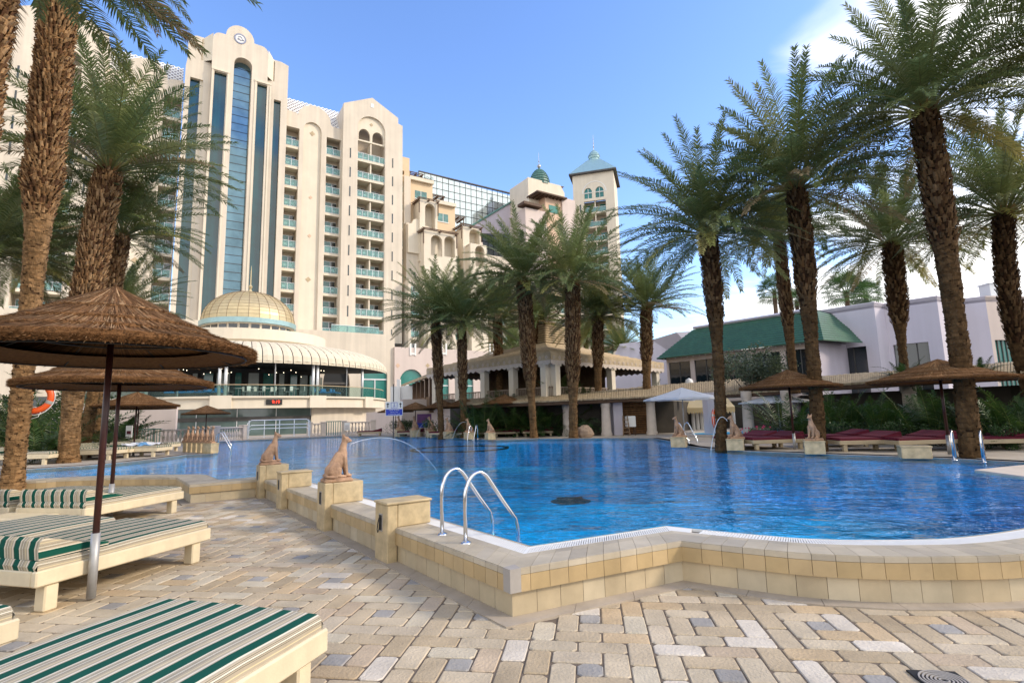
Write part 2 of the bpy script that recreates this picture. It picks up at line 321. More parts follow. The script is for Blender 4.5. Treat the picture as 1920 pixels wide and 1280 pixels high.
    def plate(s,F,outer,holes=(),o0=0,o1=-.3,m=0,col=None):   # outer/holes lists of (t,z) in frame F, thickness from o0 (front) to o1
        loops=[list(outer)]+[list(h) for h in holes]
        flat=[p for l in loops for p in l]
        nf=len(flat); pts=[F.P(t,z,o0) for t,z in flat]+[F.P(t,z,o1) for t,z in flat]
        hand=F.d.cross(Vector((0,0,1))).dot(F.n)
        fr=[]; 
        if len(loops)==1 and nf==4: V,tri=flat,[(0,1,2,3)] if sum(flat[i][0]*flat[(i+1)%4][1]-flat[(i+1)%4][0]*flat[i][1] for i in range(4))>0 else [(3,2,1,0)]
        else: V,tri=cdt(loops)
        nv=len(V); s.add([F.P(t,z,o0) for t,z in V]+[F.P(t,z,o1) for t,z in V],[f if hand>0 else f[::-1] for f in tri]+[tuple(nv+i for i in (f[::-1] if hand>0 else f)) for f in tri],m,col)
        base=0
        for li,l in enumerate(loops):
            n=len(l); a=sum(l[i][0]*l[(i+1)%n][1]-l[(i+1)%n][0]*l[i][1] for i in range(n)); sgn=(a*hand>0)!=(li>0)
            for i in range(n):
                i0,i1=base+i,base+(i+1)%n; fr.append((i1,i0,nf+i0,nf+i1) if sgn else (i0,i1,nf+i1,nf+i0))
            base+=n
        s.add(pts,fr,m,col)
    def fbox(s,F,t0,t1,z0,z1,o0,o1,m=0,col=None): s.plate(F,[(t0,z0),(t1,z0),(t1,z1),(t0,z1)],(),max(o0,o1),min(o0,o1),m,col)
    def build(s,name,mats,parent=None,org=None,smooth=False,loc=None):
        me=bpy.data.meshes.new(name)
        o3=Vector(org) if org is not None else Vector((0,0,0))
        me.from_pydata([(x-o3.x,y-o3.y,z-o3.z) for x,y,z in s.v],[],s.f)
        if isinstance(mats,str): mats=[mats]
        for k in mats: me.materials.append(M[k])
        me.polygons.foreach_set('material_index',s.m)
        if any(c is not None for c in s.c):
            ca=me.color_attributes.new('Col','FLOAT_COLOR','CORNER'); d=[]
            for f,c in zip(s.f,s.c):
                c=c or (.5,.5,.5); d+= [c[0],c[1],c[2],1.0]*len(f)
            ca.data.foreach_set('color',d)
        if any(u is not None for u in s.u):
            ul=me.uv_layers.new(name='UVMap'); d=[]
            for f,u in zip(s.f,s.u):
                for k in range(len(f)): d+= list(u[k]) if u else [0,0]
            ul.data.foreach_set('uv',d)
        if smooth: me.polygons.foreach_set('use_smooth',[True]*len(s.f))
        me.update()
        o=bpy.data.objects.new(name,me); C.objects.link(o)
        if parent: o.parent=parent
        if loc is not None: o.location=loc
        return o
def tag(o,label=None,cat=None,group=None,kind=None):
    if label: o['label']=label
    if cat: o['category']=cat
    if group: o['group']=group
    if kind: o['kind']=kind
    return o
def thing(name,label,cat,loc=(0,0,0),rot=0,group=None):
    o=bpy.data.objects.new(name,None); C.objects.link(o); o.location=loc; o.rotation_euler=(0,0,rot); o.empty_display_size=.2
    return tag(o,label,cat,group)
def struct(o): o['kind']='structure'; return o
KIDS={}
def kids(o): return [c for c in C.objects if c.parent==o]
def copy_tree(o,loc=None,rot=None,label=None,group=None,scale=None,parent=None,top=True):
    c=o.copy(); C.objects.link(c)
    if parent: c.parent=parent
    if loc is not None: c.location=loc
    if rot is not None: c.rotation_euler=(0,0,rot)
    if scale is not None: c.scale=(scale,)*3 if not isinstance(scale,tuple) else scale
    if label: c['label']=label
    if group: c['group']=group
    if o not in KIDS: KIDS[o]=kids(o)
    for k in KIDS[o]: copy_tree(k,parent=c)
    return c
def arc(cx,cz,r,a0,a1,n,sz=1): return [(cx+r*math.cos(a0+(a1-a0)*i/n),cz+r*sz*math.sin(a0+(a1-a0)*i/n)) for i in range(n+1)]
def arch(t0,t1,z0,zs,rise=None,n=12):   # closed loop: opening with semicircular/pointed top
    c=(t0+t1)/2; r=(t1-t0)/2; rise=rise or r
    return [(t0,z0),(t1,z0)]+[(c+r*math.cos(PI*i/n),zs+rise*math.sin(PI*i/n)) for i in range(n+1)]
def lerp(a,b,k): return a+(b-a)*k
def vj(c,j): k=1+random.uniform(-j,j); return (c[0]*k,c[1]*k,c[2]*k)
# ================================================================ POOL
ZC=.39; ZW=.362; ZD=.39
def cat_rom(P,n=6):
    o=[]
    for i in range(len(P)-1):
        p0=P[max(i-1,0)]; p1=P[i]; p2=P[i+1]; p3=P[min(i+2,len(P)-1)]
        for k in range(n):
            t=k/n; o.append(.5*((2*p1)+(p2-p0)*t+(2*p0-5*p1+4*p2-p3)*t*t+(3*p1-p0-3*p2+p3)*t**3))
    return o+[P[-1]]
G2=lambda px,py,z=ZC: Vector(gp(px,py,z)[:2])
left_run=cat_rom([G2(-160,912),G2(-40,906),G2(49,902),G2(125,897.5),G2(230,894.5),G2(330,894)],3)
seg_l=[G2(355.6,908.4),G2(490,897.5)]
cornerA=G2(956.7,1068)
cornerB=G2(1278,1013.5)
right_run=cat_rom([cornerB,G2(1321.5,1018.5),G2(1404.7,1027),G2(1495,1035.5),G2(1594,1041),G2(1700,1043),G2(1821,1042),G2(1906,1039),G2(2020,1026),G2(2150,1000)],4)
outer=left_run+[seg_l[0]]+[seg_l[1]]+[cornerA]+right_run
def offs(ch,d):
    o=[]
    for i,p in enumerate(ch):
        a=(p-ch[i-1]).normalized() if i>0 else None; b=(ch[i+1]-p).normalized() if i<len(ch)-1 else None
        a=a or b; b=b or a
        na=Vector((-a.y,a.x)); nb=Vector((-b.y,b.x)); n=(na+nb); n.normalize(); k=max(.35,n.dot(na)); o.append(p+n*(d/k))
    return o
CW=.66
inner=offs(outer,CW)
far_px=[(2100,930),(2060,893),(1920,869),(1784.5,861.5),(1680,857.5),(1580,854.5),(1509,851.5),(1400,847),(1331,842.5),(1294,838),(1264,829),(1225,822.5),(1160,822),(1070,823),(1008,823),(930,825.5),(880,823),(836,821),(780,819.5),(740,819.5),(657,819),(632,818.5),(529,823),(412,828),(402,833),(408,848),(400,852),(378,852.5),(350,853.5),(300,860),(240,867),(150,875),(50,881),(-100,886)]
far=[G2(x,y,ZW) for x,y in far_px]
pool=inner+far           # closed loop, counter-clockwise or not
def tess(loops,z,mb,up=True,m=0,col=None):
    V,T_=cdt(loops); mb.add([(p[0],p[1],z) for p in V],T_ if up else [t[::-1] for t in T_],m,col)
BOUND=[Vector((-900,-200)),Vector((900,-200)),Vector((900,1500)),Vector((-900,1500))]
mb=MB(); tess([BOUND,pool],-.03,mb); g=mb.build('ground','soil'); struct(g)
# poolside deck (raised to pool level) beyond the pool: outer boundary + far edge
e0=inner[-1]; deckpoly=[Vector((60,far[0].y)),Vector((60,160)),Vector((-90,160)),Vector((-90,far[-1].y))]+far[::-1]
mb=MB(); tess([deckpoly],ZD,mb); 
for i in range(len(far)-1):
    a,b=far[i],far[i+1]; mb.quad((a.x,a.y,ZD),(b.x,b.y,ZD),(b.x,b.y,ZW-.1),(a.x,a.y,ZW-.1))
struct(mb.build('deck','deck'))
# white edging round the far side
mb=MB(); fo=offs(far,.32)
if (fo[10]-Vector((0,0))).length<(far[10]-Vector((0,0))).length: fo=offs(far,-.32)
for i in range(len(far)-1):
    a,b,c,d=far[i],far[i+1],fo[i+1],fo[i]
    p=[(a.x,a.y,ZD-.05),(b.x,b.y,ZD-.05),(c.x,c.y,ZD-.05),(d.x,d.y,ZD-.05)]; mb.add(p+[(x,y,ZD+.012) for x,y,_ in p],[(0,1,5,4),(4,5,6,7),(2,3,7,6),(7,6,5,4)])
struct(mb.build('pool_edging','pale_stone'))
mb=MB(); tess([pool],-1.0,mb)
n=len(pool)
for i in range(n):
    a,b=pool[i],pool[(i+1)%n]; mb.quad((a.x,a.y,-1),(b.x,b.y,-1),(b.x,b.y,ZW+.02),(a.x,a.y,ZW+.02))
struct(mb.build('pool_basin','basin_tile'))
mb=MB(); tess([pool],ZW,mb); struct(mb.build('water','pool_water'))
# white step platform running in at the right-hand end
mb=MB(); pp=[G2(1827,880),G2(1925,870.5),G2(2020,876),G2(2020,905),G2(1925,893)]; mb.prism(pp,.33,ZC); o=mb.build('step_platform','pale_stone'); struct(o)
# submerged ring bench and dark drains on the pool floor
def submerged(px,py,z): d=ray(px,py); return O+d*((z-EYE)/d.z)
c=submerged(862,840,.12); mb=MB(); mb.lathe([(2.25,0),(2.25,.05),(2.4,.05),(2.4,0),(2.25,0)],(c.x,c.y,.07),64); o=mb.build('submerged_ring','dark_int',org=(c.x,c.y,-1)); o.location=(c.x,c.y,-1); tag(o,'dark green ring bench seen under the far water','pool bench')
dl=['dark round drain under the water right of the near ladder','dark round drain under the water below the lone right cat statue']
for i,(x,y) in enumerate([(1070,939),(1455,884)]):
    p=submerged(x,y,-.99); mb=MB(); mb.lathe([(.0001,.03),(.5,.03),(.62,0)],(0,0,0),20)
    for k in range(7): mb.box((0,-.42+.14*k,.045),(.8,.05,.03))
    o=mb.build('pool_drain','drain_metal',loc=(p.x,p.y,-.99)); tag(o,dl[i],'drain',group='drains on the pool floor')
# ---------------------------------------------------------------- coping wall of the near side
cop=thing('pool_wall','low cream tiled wall with white grating that holds the near side of the pool','wall',(cornerA.x,cornerA.y,0)); CO=tuple(cop.location)
OF={}
def chain(o):
    if o not in OF: OF[o]=offs(outer,o) if o else outer
    return OF[o]
def at(ch,i,f): return ch[i]*(1-f)+ch[i+1]*f
def runs(o0):
    base=outer; seg=[]; brk=[0]
    for i in range(1,len(base)-1):
        a=(base[i]-base[i-1]).normalized(); b=(base[i+1]-base[i]).normalized()
        if a.dot(b)<math.cos(R(14)): brk.append(i)
    brk.append(len(base)-1); return list(zip(brk,brk[1:]))
RUNS=runs(0)
def strip(mb,oa,ob,z0,z1,length,gap,cols,m=0,maxd=99,mind=0):
    A,B=chain(oa),chain(ob)
    for i0,i1 in RUNS:
        S=[0]
        for i in range(i0,i1): S.append(S[-1]+(outer[i+1]-outer[i]).length)
        tot=S[-1]; k=max(1,round(tot/length)); 
        def loc(s):
            s=min(max(s,0),tot-1e-6); j=0
            while S[j+1]<s: j+=1
            return i0+j,(s-S[j])/(S[j+1]-S[j])
        for q in range(k):
            s0=tot*q/k+(gap/2 if q else 0); s1=tot*(q+1)/k-(gap/2 if q<k-1 else 0)
            ja=loc(s0); jb=loc(s1); a0,a1,b0,b1=at(A,*ja),at(A,*jb),at(B,*ja),at(B,*jb)
            if a0.length>maxd or a0.length<mind: continue
            c=vj(random.choice(cols),.06)
            mb.hexa([(a0.x,a0.y,z0),(a1.x,a1.y,z0),(b1.x,b1.y,z0),(b0.x,b0.y,z0),(a0.x,a0.y,z1),(a1.x,a1.y,z1),(b1.x,b1.y,z1),(b0.x,b0.y,z1)],m,c)
tan=[(.50,.36,.185),(.53,.39,.21),(.48,.35,.18)]; pal=[(.56,.46,.30),(.58,.49,.34),(.53,.43,.28)]; top_=[(.50,.43,.32),(.46,.40,.31),(.53,.46,.35)]
def cpart(name,fn,mats,label=None):
    mb=MB(); fn(mb); o=mb.build(name,mats,cop,CO); return o
cpart('wall_core',lambda b: strip(b,.06,.62,-.02,ZC-.03,.4,0,[(.12,.09,.06)]),'tile')
cpart('base_tiles',lambda b: strip(b,.035,.09,-.01,.20,.25,.004,pal),'tile')
cpart('fascia_tiles',lambda b: strip(b,.0,.07,.203,.335,.185,.004,tan),'tile')
def nose(b):
    strip(b,.0,.29,.338,ZC-.008,.185,.004,top_); strip(b,.010,.29,ZC-.0078,ZC,.185,.004,top_)
    strip(b,.293,.40,.338,ZC,.185,.004,top_)
cpart('coping_tiles',nose,'tile')
def gr(b):
    strip(b,.405,.415,.33,ZC-.002,.5,.0,[(.7,.7,.7)]); strip(b,.595,.605,.33,ZC-.002,.5,.0,[(.7,.7,.7)])
    strip(b,.415,.595,.335,ZC-.004,.030,.011,[(.74,.74,.72)],maxd=13)
cpart('overflow_grating',gr,'white_grate')
cpart('grating_channel',lambda b: strip(b,.405,.605,.30,.33,.3,0,[(.2,.2,.2)],maxd=13.2),'dark_int')
cpart('plain_coping',lambda b: strip(b,.403,.603,.30,ZC,.27,.004,top_,mind=13.0),'tile')
cpart('edge_tiles',lambda b: strip(b,.605,.665,.30,ZC-.01,.27,.003,[(.42,.34,.24)]),'tile')
def corner(b):   # grey metal corner guard
    for P,dr in ((cornerA,-1),):
        a=(outer[outer.index(cornerA)-1]-cornerA).normalized(); c=(outer[outer.index(cornerA)+1]-cornerA).normalized()
        bis=-(a+c).normalized()
        p0=cornerA+a*.10+bis*.006; p1=cornerA+bis*.010; p2=cornerA+c*.10+bis*.006
        for s,e in ((p0,p1),(p1,p2)): b.quad((s.x,s.y,.205),(e.x,e.y,.205),(e.x,e.y,ZC+.003),(s.x,s.y,ZC+.003))
        q=cornerA-bis*.16; b.add([(p0.x,p0.y,ZC+.003),(p1.x,p1.y,ZC+.003),(p2.x,p2.y,ZC+.003),(q.x,q.y,ZC+.003)],[(0,1,2,3)])
cpart('corner_guard',corner,'concrete')
mb=MB(); strip(mb,-.13,.034,-.02,.012,.6,.004,[(.3,.26,.22)]); struct(mb.build('gutter','gutter'))
# ---------------------------------------------------------------- paving
ang=R(-8); u=.175; ca,sa=math.cos(ang),math.sin(ang)
org=gp(1316,1165,0)
plaza=outer+[Vector((14,outer[-1].y)),Vector((14,.6)),Vector((-16,.6)),Vector((-16,outer[0].y))]
def inside(p,poly):
    c=False; n=len(poly); j=n-1
    for i in range(n):
        a,b=poly[i],poly[j]
        if (a.y>p.y)!=(b.y>p.y) and p.x<(b.x-a.x)*(p.y-a.y)/(b.y-a.y)+a.x: c=not c
        j=i
    return c
gut=offs(outer,-.03)
limit=gut+[Vector((14,outer[-1].y)),Vector((14,.6)),Vector((-16,.6)),Vector((-16,outer[0].y))]
clo=offs(outer,.04); base_p=clo+[Vector((14,outer[-1].y)),Vector((14,.6)),Vector((-16,.6)),Vector((-16,outer[0].y))]
mb=MB(); tess([base_p],-.008,mb); struct(mb.build('paving_bed','joint'))
PAL=[(0.474, 0.385, 0.291), (0.504, 0.415, 0.321), (0.454, 0.365, 0.271), (0.525, 0.439, 0.346), (0.483, 0.381, 0.296), (0.443, 0.35, 0.252), (0.559, 0.489, 0.403), (0.536, 0.45, 0.364), (0.506, 0.385, 0.264), (0.497, 0.419, 0.333)]
def stones():
    t=[]   # cells of a 5x5 module: (x0,y0,w,h,kind)
    t.append((2,2,1,1,'g'))
    t+= [(1,3,2,1,0),(3,2,1,2,0),(2,1,2,1,0),(1,1,1,2,0)]
    t+= [(0,4,2,1,0),(2,4,2,1,0),(4,3,1,2,0),(4,1,1,2,0),(3,0,2,1,0),(1,0,2,1,0),(0,0,1,2,0),(0,2,1,2,0)]
    return t
ST=stones(); mb=MB()
def stone(b,x0,y0,wd,hd,col,zt):
    g_=.004+random.random()*.004; j=lambda:random.uniform(-.004,.004); ch=.016
    pts=[]
    x1,y1=x0+wd-g_,y0+hd-g_; x0+=g_; y0+=g_
    cs=[(x0,y0),(x1,y0),(x1,y1),(x0,y1)]; rr=random.uniform(.008,.03)
    ring=[]
    for k,(cx_,cy_) in enumerate(cs):
        sx=1 if k in(0,3) else -1; sy=1 if k in(0,1) else -1
        a=(cx_+sx*rr+j(),cy_+j()*.5); c=(cx_+j()*.5,cy_+sy*rr+j())
        ring+= [c,a] if k in (0,2) else [a,c]
    mx_,my_=(x0+x1)/2,(y0+y1)/2
    def W(p,z,s=0):
        x,y=p; x+= (s if x<mx_ else -s); y+=(s if y<my_ else -s)
        return (org.x+x*ca-y*sa,org.y+x*sa+y*ca,z)
    tz=zt+random.uniform(-.002,.002); tilt=[random.uniform(-.0015,.0015) for _ in range(8)]
    P=[W(p,-.02) for p in ring]+[W(p,tz-.006,0) for p in ring]+[W(p,tz+t_,.006) for p,t_ in zip(ring,tilt)]
    b.add(P,[(i,(i+1)%8,8+(i+1)%8,8+i) for i in range(8)]+[(8+i,8+(i+1)%8,16+(i+1)%8,16+i) for i in range(8)]+[tuple(range(16,24))],0,col)
for I in range(-22,14):
    for J in range(-6,20):
        bx,by=(I*5-2.5)*u,(J*5-2.5)*u
        for (sx,sy,ww,hh,kd) in ST:
            x=bx+sx*u; y=by+sy*u; cx_,cy_=x+ww*u/2,y+hh*u/2
            wp=Vector((org.x+cx_*ca-cy_*sa,org.y+cx_*sa+cy_*ca))
            if wp.y<1.7 or wp.x<-13.5 or wp.x>8.5 or abs(wp.x)>wp.y*1.05+.8: continue
            if not inside(wp,limit): continue
            if kd=='g': col=vj((.33,.31,.285),.10)
            else:
                col=vj(random.choice(PAL),.07); col=(col[0]*1.01,col[1]*1.0,col[2]*.90)
                if random.random()<.06: col=vj((.62,.55,.455),.05)
            stone(mb,x,y,ww*u,hh*u,col,.0)
struct(mb.build('paving','paving'))
# floor drain grate bottom right
p=gp(1772,1281,0); dr_=thing('floor_drain','dark square metal floor drain with ringed cover in the paving','drain',(p.x,p.y,.004),ang)
mb=MB(); mb.box((0,0,.004),(.28,.28,.012),bev=.003); mb.build('drain_frame','black',dr_)
mb=MB()
for k in range(6): r_=.02+.02*k; mb.lathe([(r_,.01),(r_,.018),(r_+.009,.018),(r_+.009,.01)],(0,0,0),28)
mb.build('drain_cover','concrete',dr_)
# ---------------------------------------------------------------- pedestals
wd=(cornerA-seg_l[1]).normalized(); wn=Vector((-wd.y,wd.x)); wrot=math.atan2(wd.y,wd.x)   # x along wall, y pool-ward
def pedestal(p,label,h=.68,cap=False,depth=.56,leg=True,wdt=.36):
    t=thing('stone_pedestal',label,'pedestal',(p.x,p.y,0),wrot,group='stone pedestals along the near pool wall')
    mb=MB(); mb.box((wdt/2,.065,h*.5),(wdt,.13,h),bev=.012); mb.box((wdt/2,.13+(depth-.13)/2,(h+ZC)/2),(wdt-.004,depth-.13,h-ZC-.002),bev=.010); mb.build('block','marble',t)
    if cap:
        mb=MB(); mb.box((wdt/2,depth/2,h+.014),(wdt+.03,depth+.03,.03),bev=.010); mb.build('cap','marble',t)
    mb=MB(); mb.box((wdt*.5,.0,h*.68),(.10,.012,.20)); mb.build('socket_slot','concrete',t)
    mb=MB(); mb.box((wdt*.5,-.008,h*.68),(.072,.008,.17)); mb.build('socket_opening','black',t)
    return t
P1=gp(700,1047,0); P2=gp(590,991,0); P3=gp(523,951,0); P4=gp(487,931,0)
def online(p):  # snap to just outside the wall face
    q=Vector((p.x,p.y)); s=(q-cornerA).dot(wd); return cornerA+wd*s-wn*.10
a1=pedestal(online(P1),'nearest cream stone pedestal, with a thin cap, a black cable and no statue',cap=True,h=.65)
mb=MB(); pts=[(.18+.05*math.sin(k*.6),-.03-.01*math.sin(k),.33+.17*(k/10)+(.0 if k<6 else .02)) for k in range(11)]; mb.tube([(.17,-.018,.50),(.16,-.03,.44),(.14,-.03,.36),(.16,-.03,.33),(.19,-.03,.36),(.20,-.03,.43),(.19,-.02,.50)],.006,6); mb.build('cable','black',a1)
a2=pedestal(online(P2),'cream stone pedestal that carries the nearest cat statue',h=.70,depth=.60)
a3=pedestal(online(P3),'shorter cream stone pedestal with a cap and no statue, between the two near cat statues',cap=True,h=.66)
a4=pedestal(online(P4),'cream stone pedestal that carries the second nearest cat statue, where the wall bends',h=.70,depth=.60)
def small_ped(x,y,rot,label,s=.42,h=.30,group='stone pedestals on the far pool edge'):
    t=thing('stone_pedestal',label,'pedestal',(x,y,ZD),rot,group=group)
    mb=MB(); mb.box((0,0,h/2-.02),(s,s,h-.04),bev=.01); mb.build('block','marble',t)
    mb=MB(); mb.box((0,0,h-.02),(s+.03,s+.03,.04),bev=.01); mb.build('cap','marble',t); return t
# ---------------------------------------------------------------- cat statue (one continuous remeshed body)
def cat_mesh():
    mb=MB()
    def ell(c,r,n=14): mb.sphere(c,1,r,n)
    def cap(a,b,ra,rb): mb.tube([a,b],[ra,rb],12); ell(a,(ra,)*3,12); ell(b,(rb,)*3,12)
    # x forward, z up, y side ; total height about .68
    ell((-.095,0,.13),(.125,.105,.12)); cap((-.095,0,.16),(.0,0,.36),.098,.074); cap((-.03,0,.20),(.035,0,.36),.088,.080); cap((.035,0,.34),(.055,0,.45),.078,.064); ell((.075,0,.38),(.052,.058,.10))
    cap((.05,0,.44),(.075,0,.55),.062,.048)
    ell((.10,0,.60),(.066,.055,.056)); ell((.155,0,.583),(.042,.033,.028)); ell((.085,0,.57),(.05,.048,.05))
    for s in (-1,1):
        mb.tube([(.07,.034*s,.63),(.058,.045*s,.70)],[.028,.004],8)
        cap((.07,.055*s,.34),(.11,.05*s,.07),.042,.027); ell((.145,.05*s,.055),(.05,.029,.026))
        ell((-.07,.082*s,.14),(.105,.045,.115)); ell((.02,.095*s,.05),(.085,.032,.026))
    cap((-.22,0,.07),(-.20,-.12,.055),.028,.024); cap((-.20,-.12,.055),(-.06,-.165,.05),.024,.018)
    o=mb.build('tmp','statue'); md=o.modifiers.new('r','REMESH'); md.mode='VOXEL'; md.voxel_size=.0095
    sm=o.modifiers.new('s','SMOOTH'); sm.iterations=3; sm.factor=.6
    dg=bpy.context.evaluated_depsgraph_get(); me=bpy.data.meshes.new_from_object(o.evaluated_get(dg)); bpy.data.objects.remove(o)
    me.name='cat_body'; me.materials.clear(); me.materials.append(M['statue'])
    me.polygons.foreach_set('use_smooth',[True]*len(me.polygons)); return me
CM=cat_mesh(); cat0=None
def cat(x,y,z,rot,label,group,s=1.0):
    global cat0
    if cat0 is None:
        t=thing('cat_statue',label,'statue',(x,y,z),rot,group)
        o=bpy.data.objects.new('cat_body',CM); C.objects.link(o); o.parent=t; o.location=(0,0,.03)
        mb=MB(); mb.box((-.03,0,.022),(.44,.30,.044),bev=.012); mb.box((-.03,0,.05),(.40,.26,.02),bev=.006); mb.build('plinth','statue',t); t.scale=(s,)*3; cat0=t; return t
    return copy_tree(cat0,(x,y,z),rot,label,group,s)
def lp(t,x,y): c_,s_=math.cos(t.rotation_euler.z),math.sin(t.rotation_euler.z); return t.location.x+x*c_-y*s_,t.location.y+x*s_+y*c_
gn='cat statues on the near pool wall'
frot=math.atan2(wn.y,wn.x)
x,y=lp(a2,.18,.27); cat(x,y,.70,frot-.1,'large sandstone cat statue, the nearest, sitting and facing the water',gn)
x,y=lp(a4,.18,.27); cat(x,y,.70,frot-.1,'sandstone cat statue, second nearest, at the bend of the wall',gn)
def jet(p,az,v,up,n=16,rad=.011,label='',drop=None):
    pts=[]; t_=0
    while True:
        q=Vector((p[0]+math.sin(az)*v*t_,p[1]+math.cos(az)*v*t_,p[2]+up*t_-4.9*t_*t_)); pts.append(q)
        if q.z<ZW or len(pts)>60: break
        t_+=.045
    mb=MB(); mb.tube(pts,[rad*(1+.8*i/len(pts)) for i in range(len(pts))],6); o=mb.build('water_jet','water_jet',org=tuple(p)); o.location=p; return tag(o,label,'water jet',group='water jets from the cat statues')
x,y=lp(a2,.18,.45); 
tgt=G2(818,880,ZW); dv=tgt-Vector((x,y)); az=math.atan2(dv.x,dv.y); hh=.70+.56; up=1.0; tf=(up+math.sqrt(up*up+4*4.9*(hh-ZW)))/9.8
jet((x,y,hh),az,dv.length/tf,up,rad=.0045,label='thin arc of water from the nearest cat statue')
# ladders
def ladder(base_a,base_b,dirv,label,span=.66,h=.68):
    t=thing('pool_ladder',label,'pool ladder',(base_a.x,base_a.y,ZC),0,group='chrome pool ladders')
    for b_ in (base_a,base_b):
        o2=b_-base_a; mb=MB(); pts=[(0,0,0),(0,0,h*.62)]
        pts+=[(.17*(1-math.cos(a_)),0,h*.62+h*.38*math.sin(a_)) for a_ in [PI*k/10*.75 for k in range(1,11)]]
        ex=pts[-1]; pts+=[(lerp(ex[0],span,.5),0,lerp(ex[2],.12,.52)),(span-.03,0,.16),(span,0,.06),(span,0,-.5)]
        dv=dirv.normalized(); mb.tube([(o2.x+p[0]*dv.x,o2.y+p[0]*dv.y,p[2]) for p in pts],.021,12); mb.build('rail','chrome',t,smooth=True)
        mb=MB(); mb.lathe([(.0001,.022),(.03,.02),(.055,.008),(.058,0)],(o2.x,o2.y,0),20); mb.build('foot_flange','chrome',t,smooth=True)
    e=base_b-base_a; dv=dirv.normalized()
    for z in (-.12,-.36): mb=MB(); mb.box((e.x/2+dv.x*span,e.y/2+dv.y*span,z),(e.length,.06,.025),math.atan2(e.y,e.x)); mb.build('step','chrome',t)
    return t
la=gp(829,1001,ZC); lb=gp(873,1017,ZC); ladder(Vector(la[:2]),Vector(lb[:2]),wn,'large chrome pool ladder on the near wall in the foreground')
# ================================================================ LOUNGERS
# local frame: y from head (0) to foot (+L), x across, origin = head end centre on the floor
def mattress(b,w,y0,y1,z0,z1,r=.035):
    prof=[(-w/2,z0),(-w/2,z1-r),(-w/2+r*.3,z1-r*.3),(-w/2+r,z1),(-w*.25,z1+.008),(0,z1+.01),(w*.25,z1+.008),(w/2-r,z1),(w/2-r*.3,z1-r*.3),(w/2,z1-r),(w/2,z0)]
    s=[0]
    for i in range(1,len(prof)): s.append(s[-1]+math.hypot(prof[i][0]-prof[i-1][0],prof[i][1]-prof[i-1][1]))
    mid=s[5]; S=[k-mid for k in s]
    ys=[y0]+[y0+(y1-y0)*k/6 for k in range(1,6)]+[y1]
    sg=[(0 if k in(0,6) else random.uniform(-.012,.004),random.uniform(-.006,.006)) for k in range(7)]
    for jj,(a,c) in enumerate(zip(ys,ys[1:])):
        for i in range(len(prof)-1):
            p,q=prof[i],prof[i+1]; up=lambda v,k:(v[0]+sg[k][1]*(k not in (0,6)),v[1]+(sg[k][0] if v[1]>z0+.02 else 0))
            p1_,q1_,p2_,q2_=up(p,jj),up(q,jj),up(p,jj+1),up(q,jj+1)
            b.add([(p1_[0],a,p1_[1]),(q1_[0],a,q1_[1]),(q2_[0],c,q2_[1]),(p2_[0],c,p2_[1])],[(0,3,2,1)],0,None,[[(S[i],0),(S[i],1),(S[i+1],1),(S[i+1],0)]]); continue
            b.add([(p[0],a,p[1]),(q[0],a,q[1]),(q[0],c,q[1]),(p[0],c,p[1])],[(0,3,2,1)],0,None,[[(S[i],0),(S[i],1),(S[i+1],1),(S[i+1],0)]])
    for y_,dy in ((y0,-.02),(y1,.02)):
        for i in range(1,len(prof)-2):
            p,q=prof[i],prof[i+1]
            b.add([(p[0],y_,z0),(q[0],y_,z0),(q[0],y_+dy,(q[1]+z0)/2),(p[0],y_+dy,(p[1]+z0)/2),(q[0],y_,q[1]),(p[0],y_,p[1])],[(0,1,2,3),(3,2,4,5)],0,None,[[(S[i],0),(S[i+1],0),(S[i+1],1),(S[i],1)],[(S[i],0),(S[i+1],0),(S[i+1],1),(S[i],1)]])
def wedge(b,w,y0,y1,z0,h):
    r=.03; prof=[(y0,z0),(y0-.012,z0+h*.5),(y0,z0+h-r),(y0+r,z0+h),(y0+.12,z0+h*.86),(y0+(y1-y0)*.6,z0+h*.42),(y1,z0+.03),(y1+.005,z0)]
    xs=[-w/2+w*k/10 for k in range(11)]
    for a,c in zip(xs,xs[1:]):
        for i in range(len(prof)-1):
            p,q=prof[i],prof[i+1]; b.add([(a,p[0],p[1]),(c,p[0],p[1]),(c,q[0],q[1]),(a,q[0],q[1])],[(0,1,2,3)],0,None,[[(a+.03,0),(c+.03,0),(c+.03,1),(a+.03,1)]])
    for x_,sg in ((-w/2,-1),(w/2,1)):
        k=len(prof); b.add([(x_,p[0],p[1]) for p in prof],[tuple(range(k))[::sg]],0,None,[[(x_+.09+(p[1]-z0)*1.1,0) for p in prof][::sg]])
def lounger(label,group,w=1.38,Ln=1.92,stripe='green_stripe',frame='cream_frame',head=True):
    t=thing('sun_lounger',label,'sun lounger',(0,0,0),0,group)
    mb=MB(); z0,z1=.235,.375
    for s in (-1,1): mb.box((s*(w/2-.035),Ln/2,(z0+z1)/2),(.07,Ln,z1-z0),bev=.012)
    for y_ in (.03,Ln-.03): mb.box((0,y_,(z0+z1)/2),(w-.141,.058,z1-z0-.004),bev=.01)
    mb.box((0,Ln/2,.345),(w-.15,Ln-.13,.02)); mb.build('frame',frame,t)
    for s in (-1,1):
        for y_ in (.16,Ln-.18): mb=MB(); mb.box((s*(w/2-.09),y_,.117),(.13,.12,.234),bev=.012); mb.build('leg',frame,t)
    mb=MB(); mattress(mb,w-.05,.02,Ln-.04,z1-.012,z1+.085); mb.build('mattress',stripe,t,smooth=False)
    if head: mb=MB(); wedge(mb,w-.07,.03,.66,z1+.09,.19); mb.build('headrest',stripe,t)
    return t
gN='green striped sun loungers beside the near pool wall'
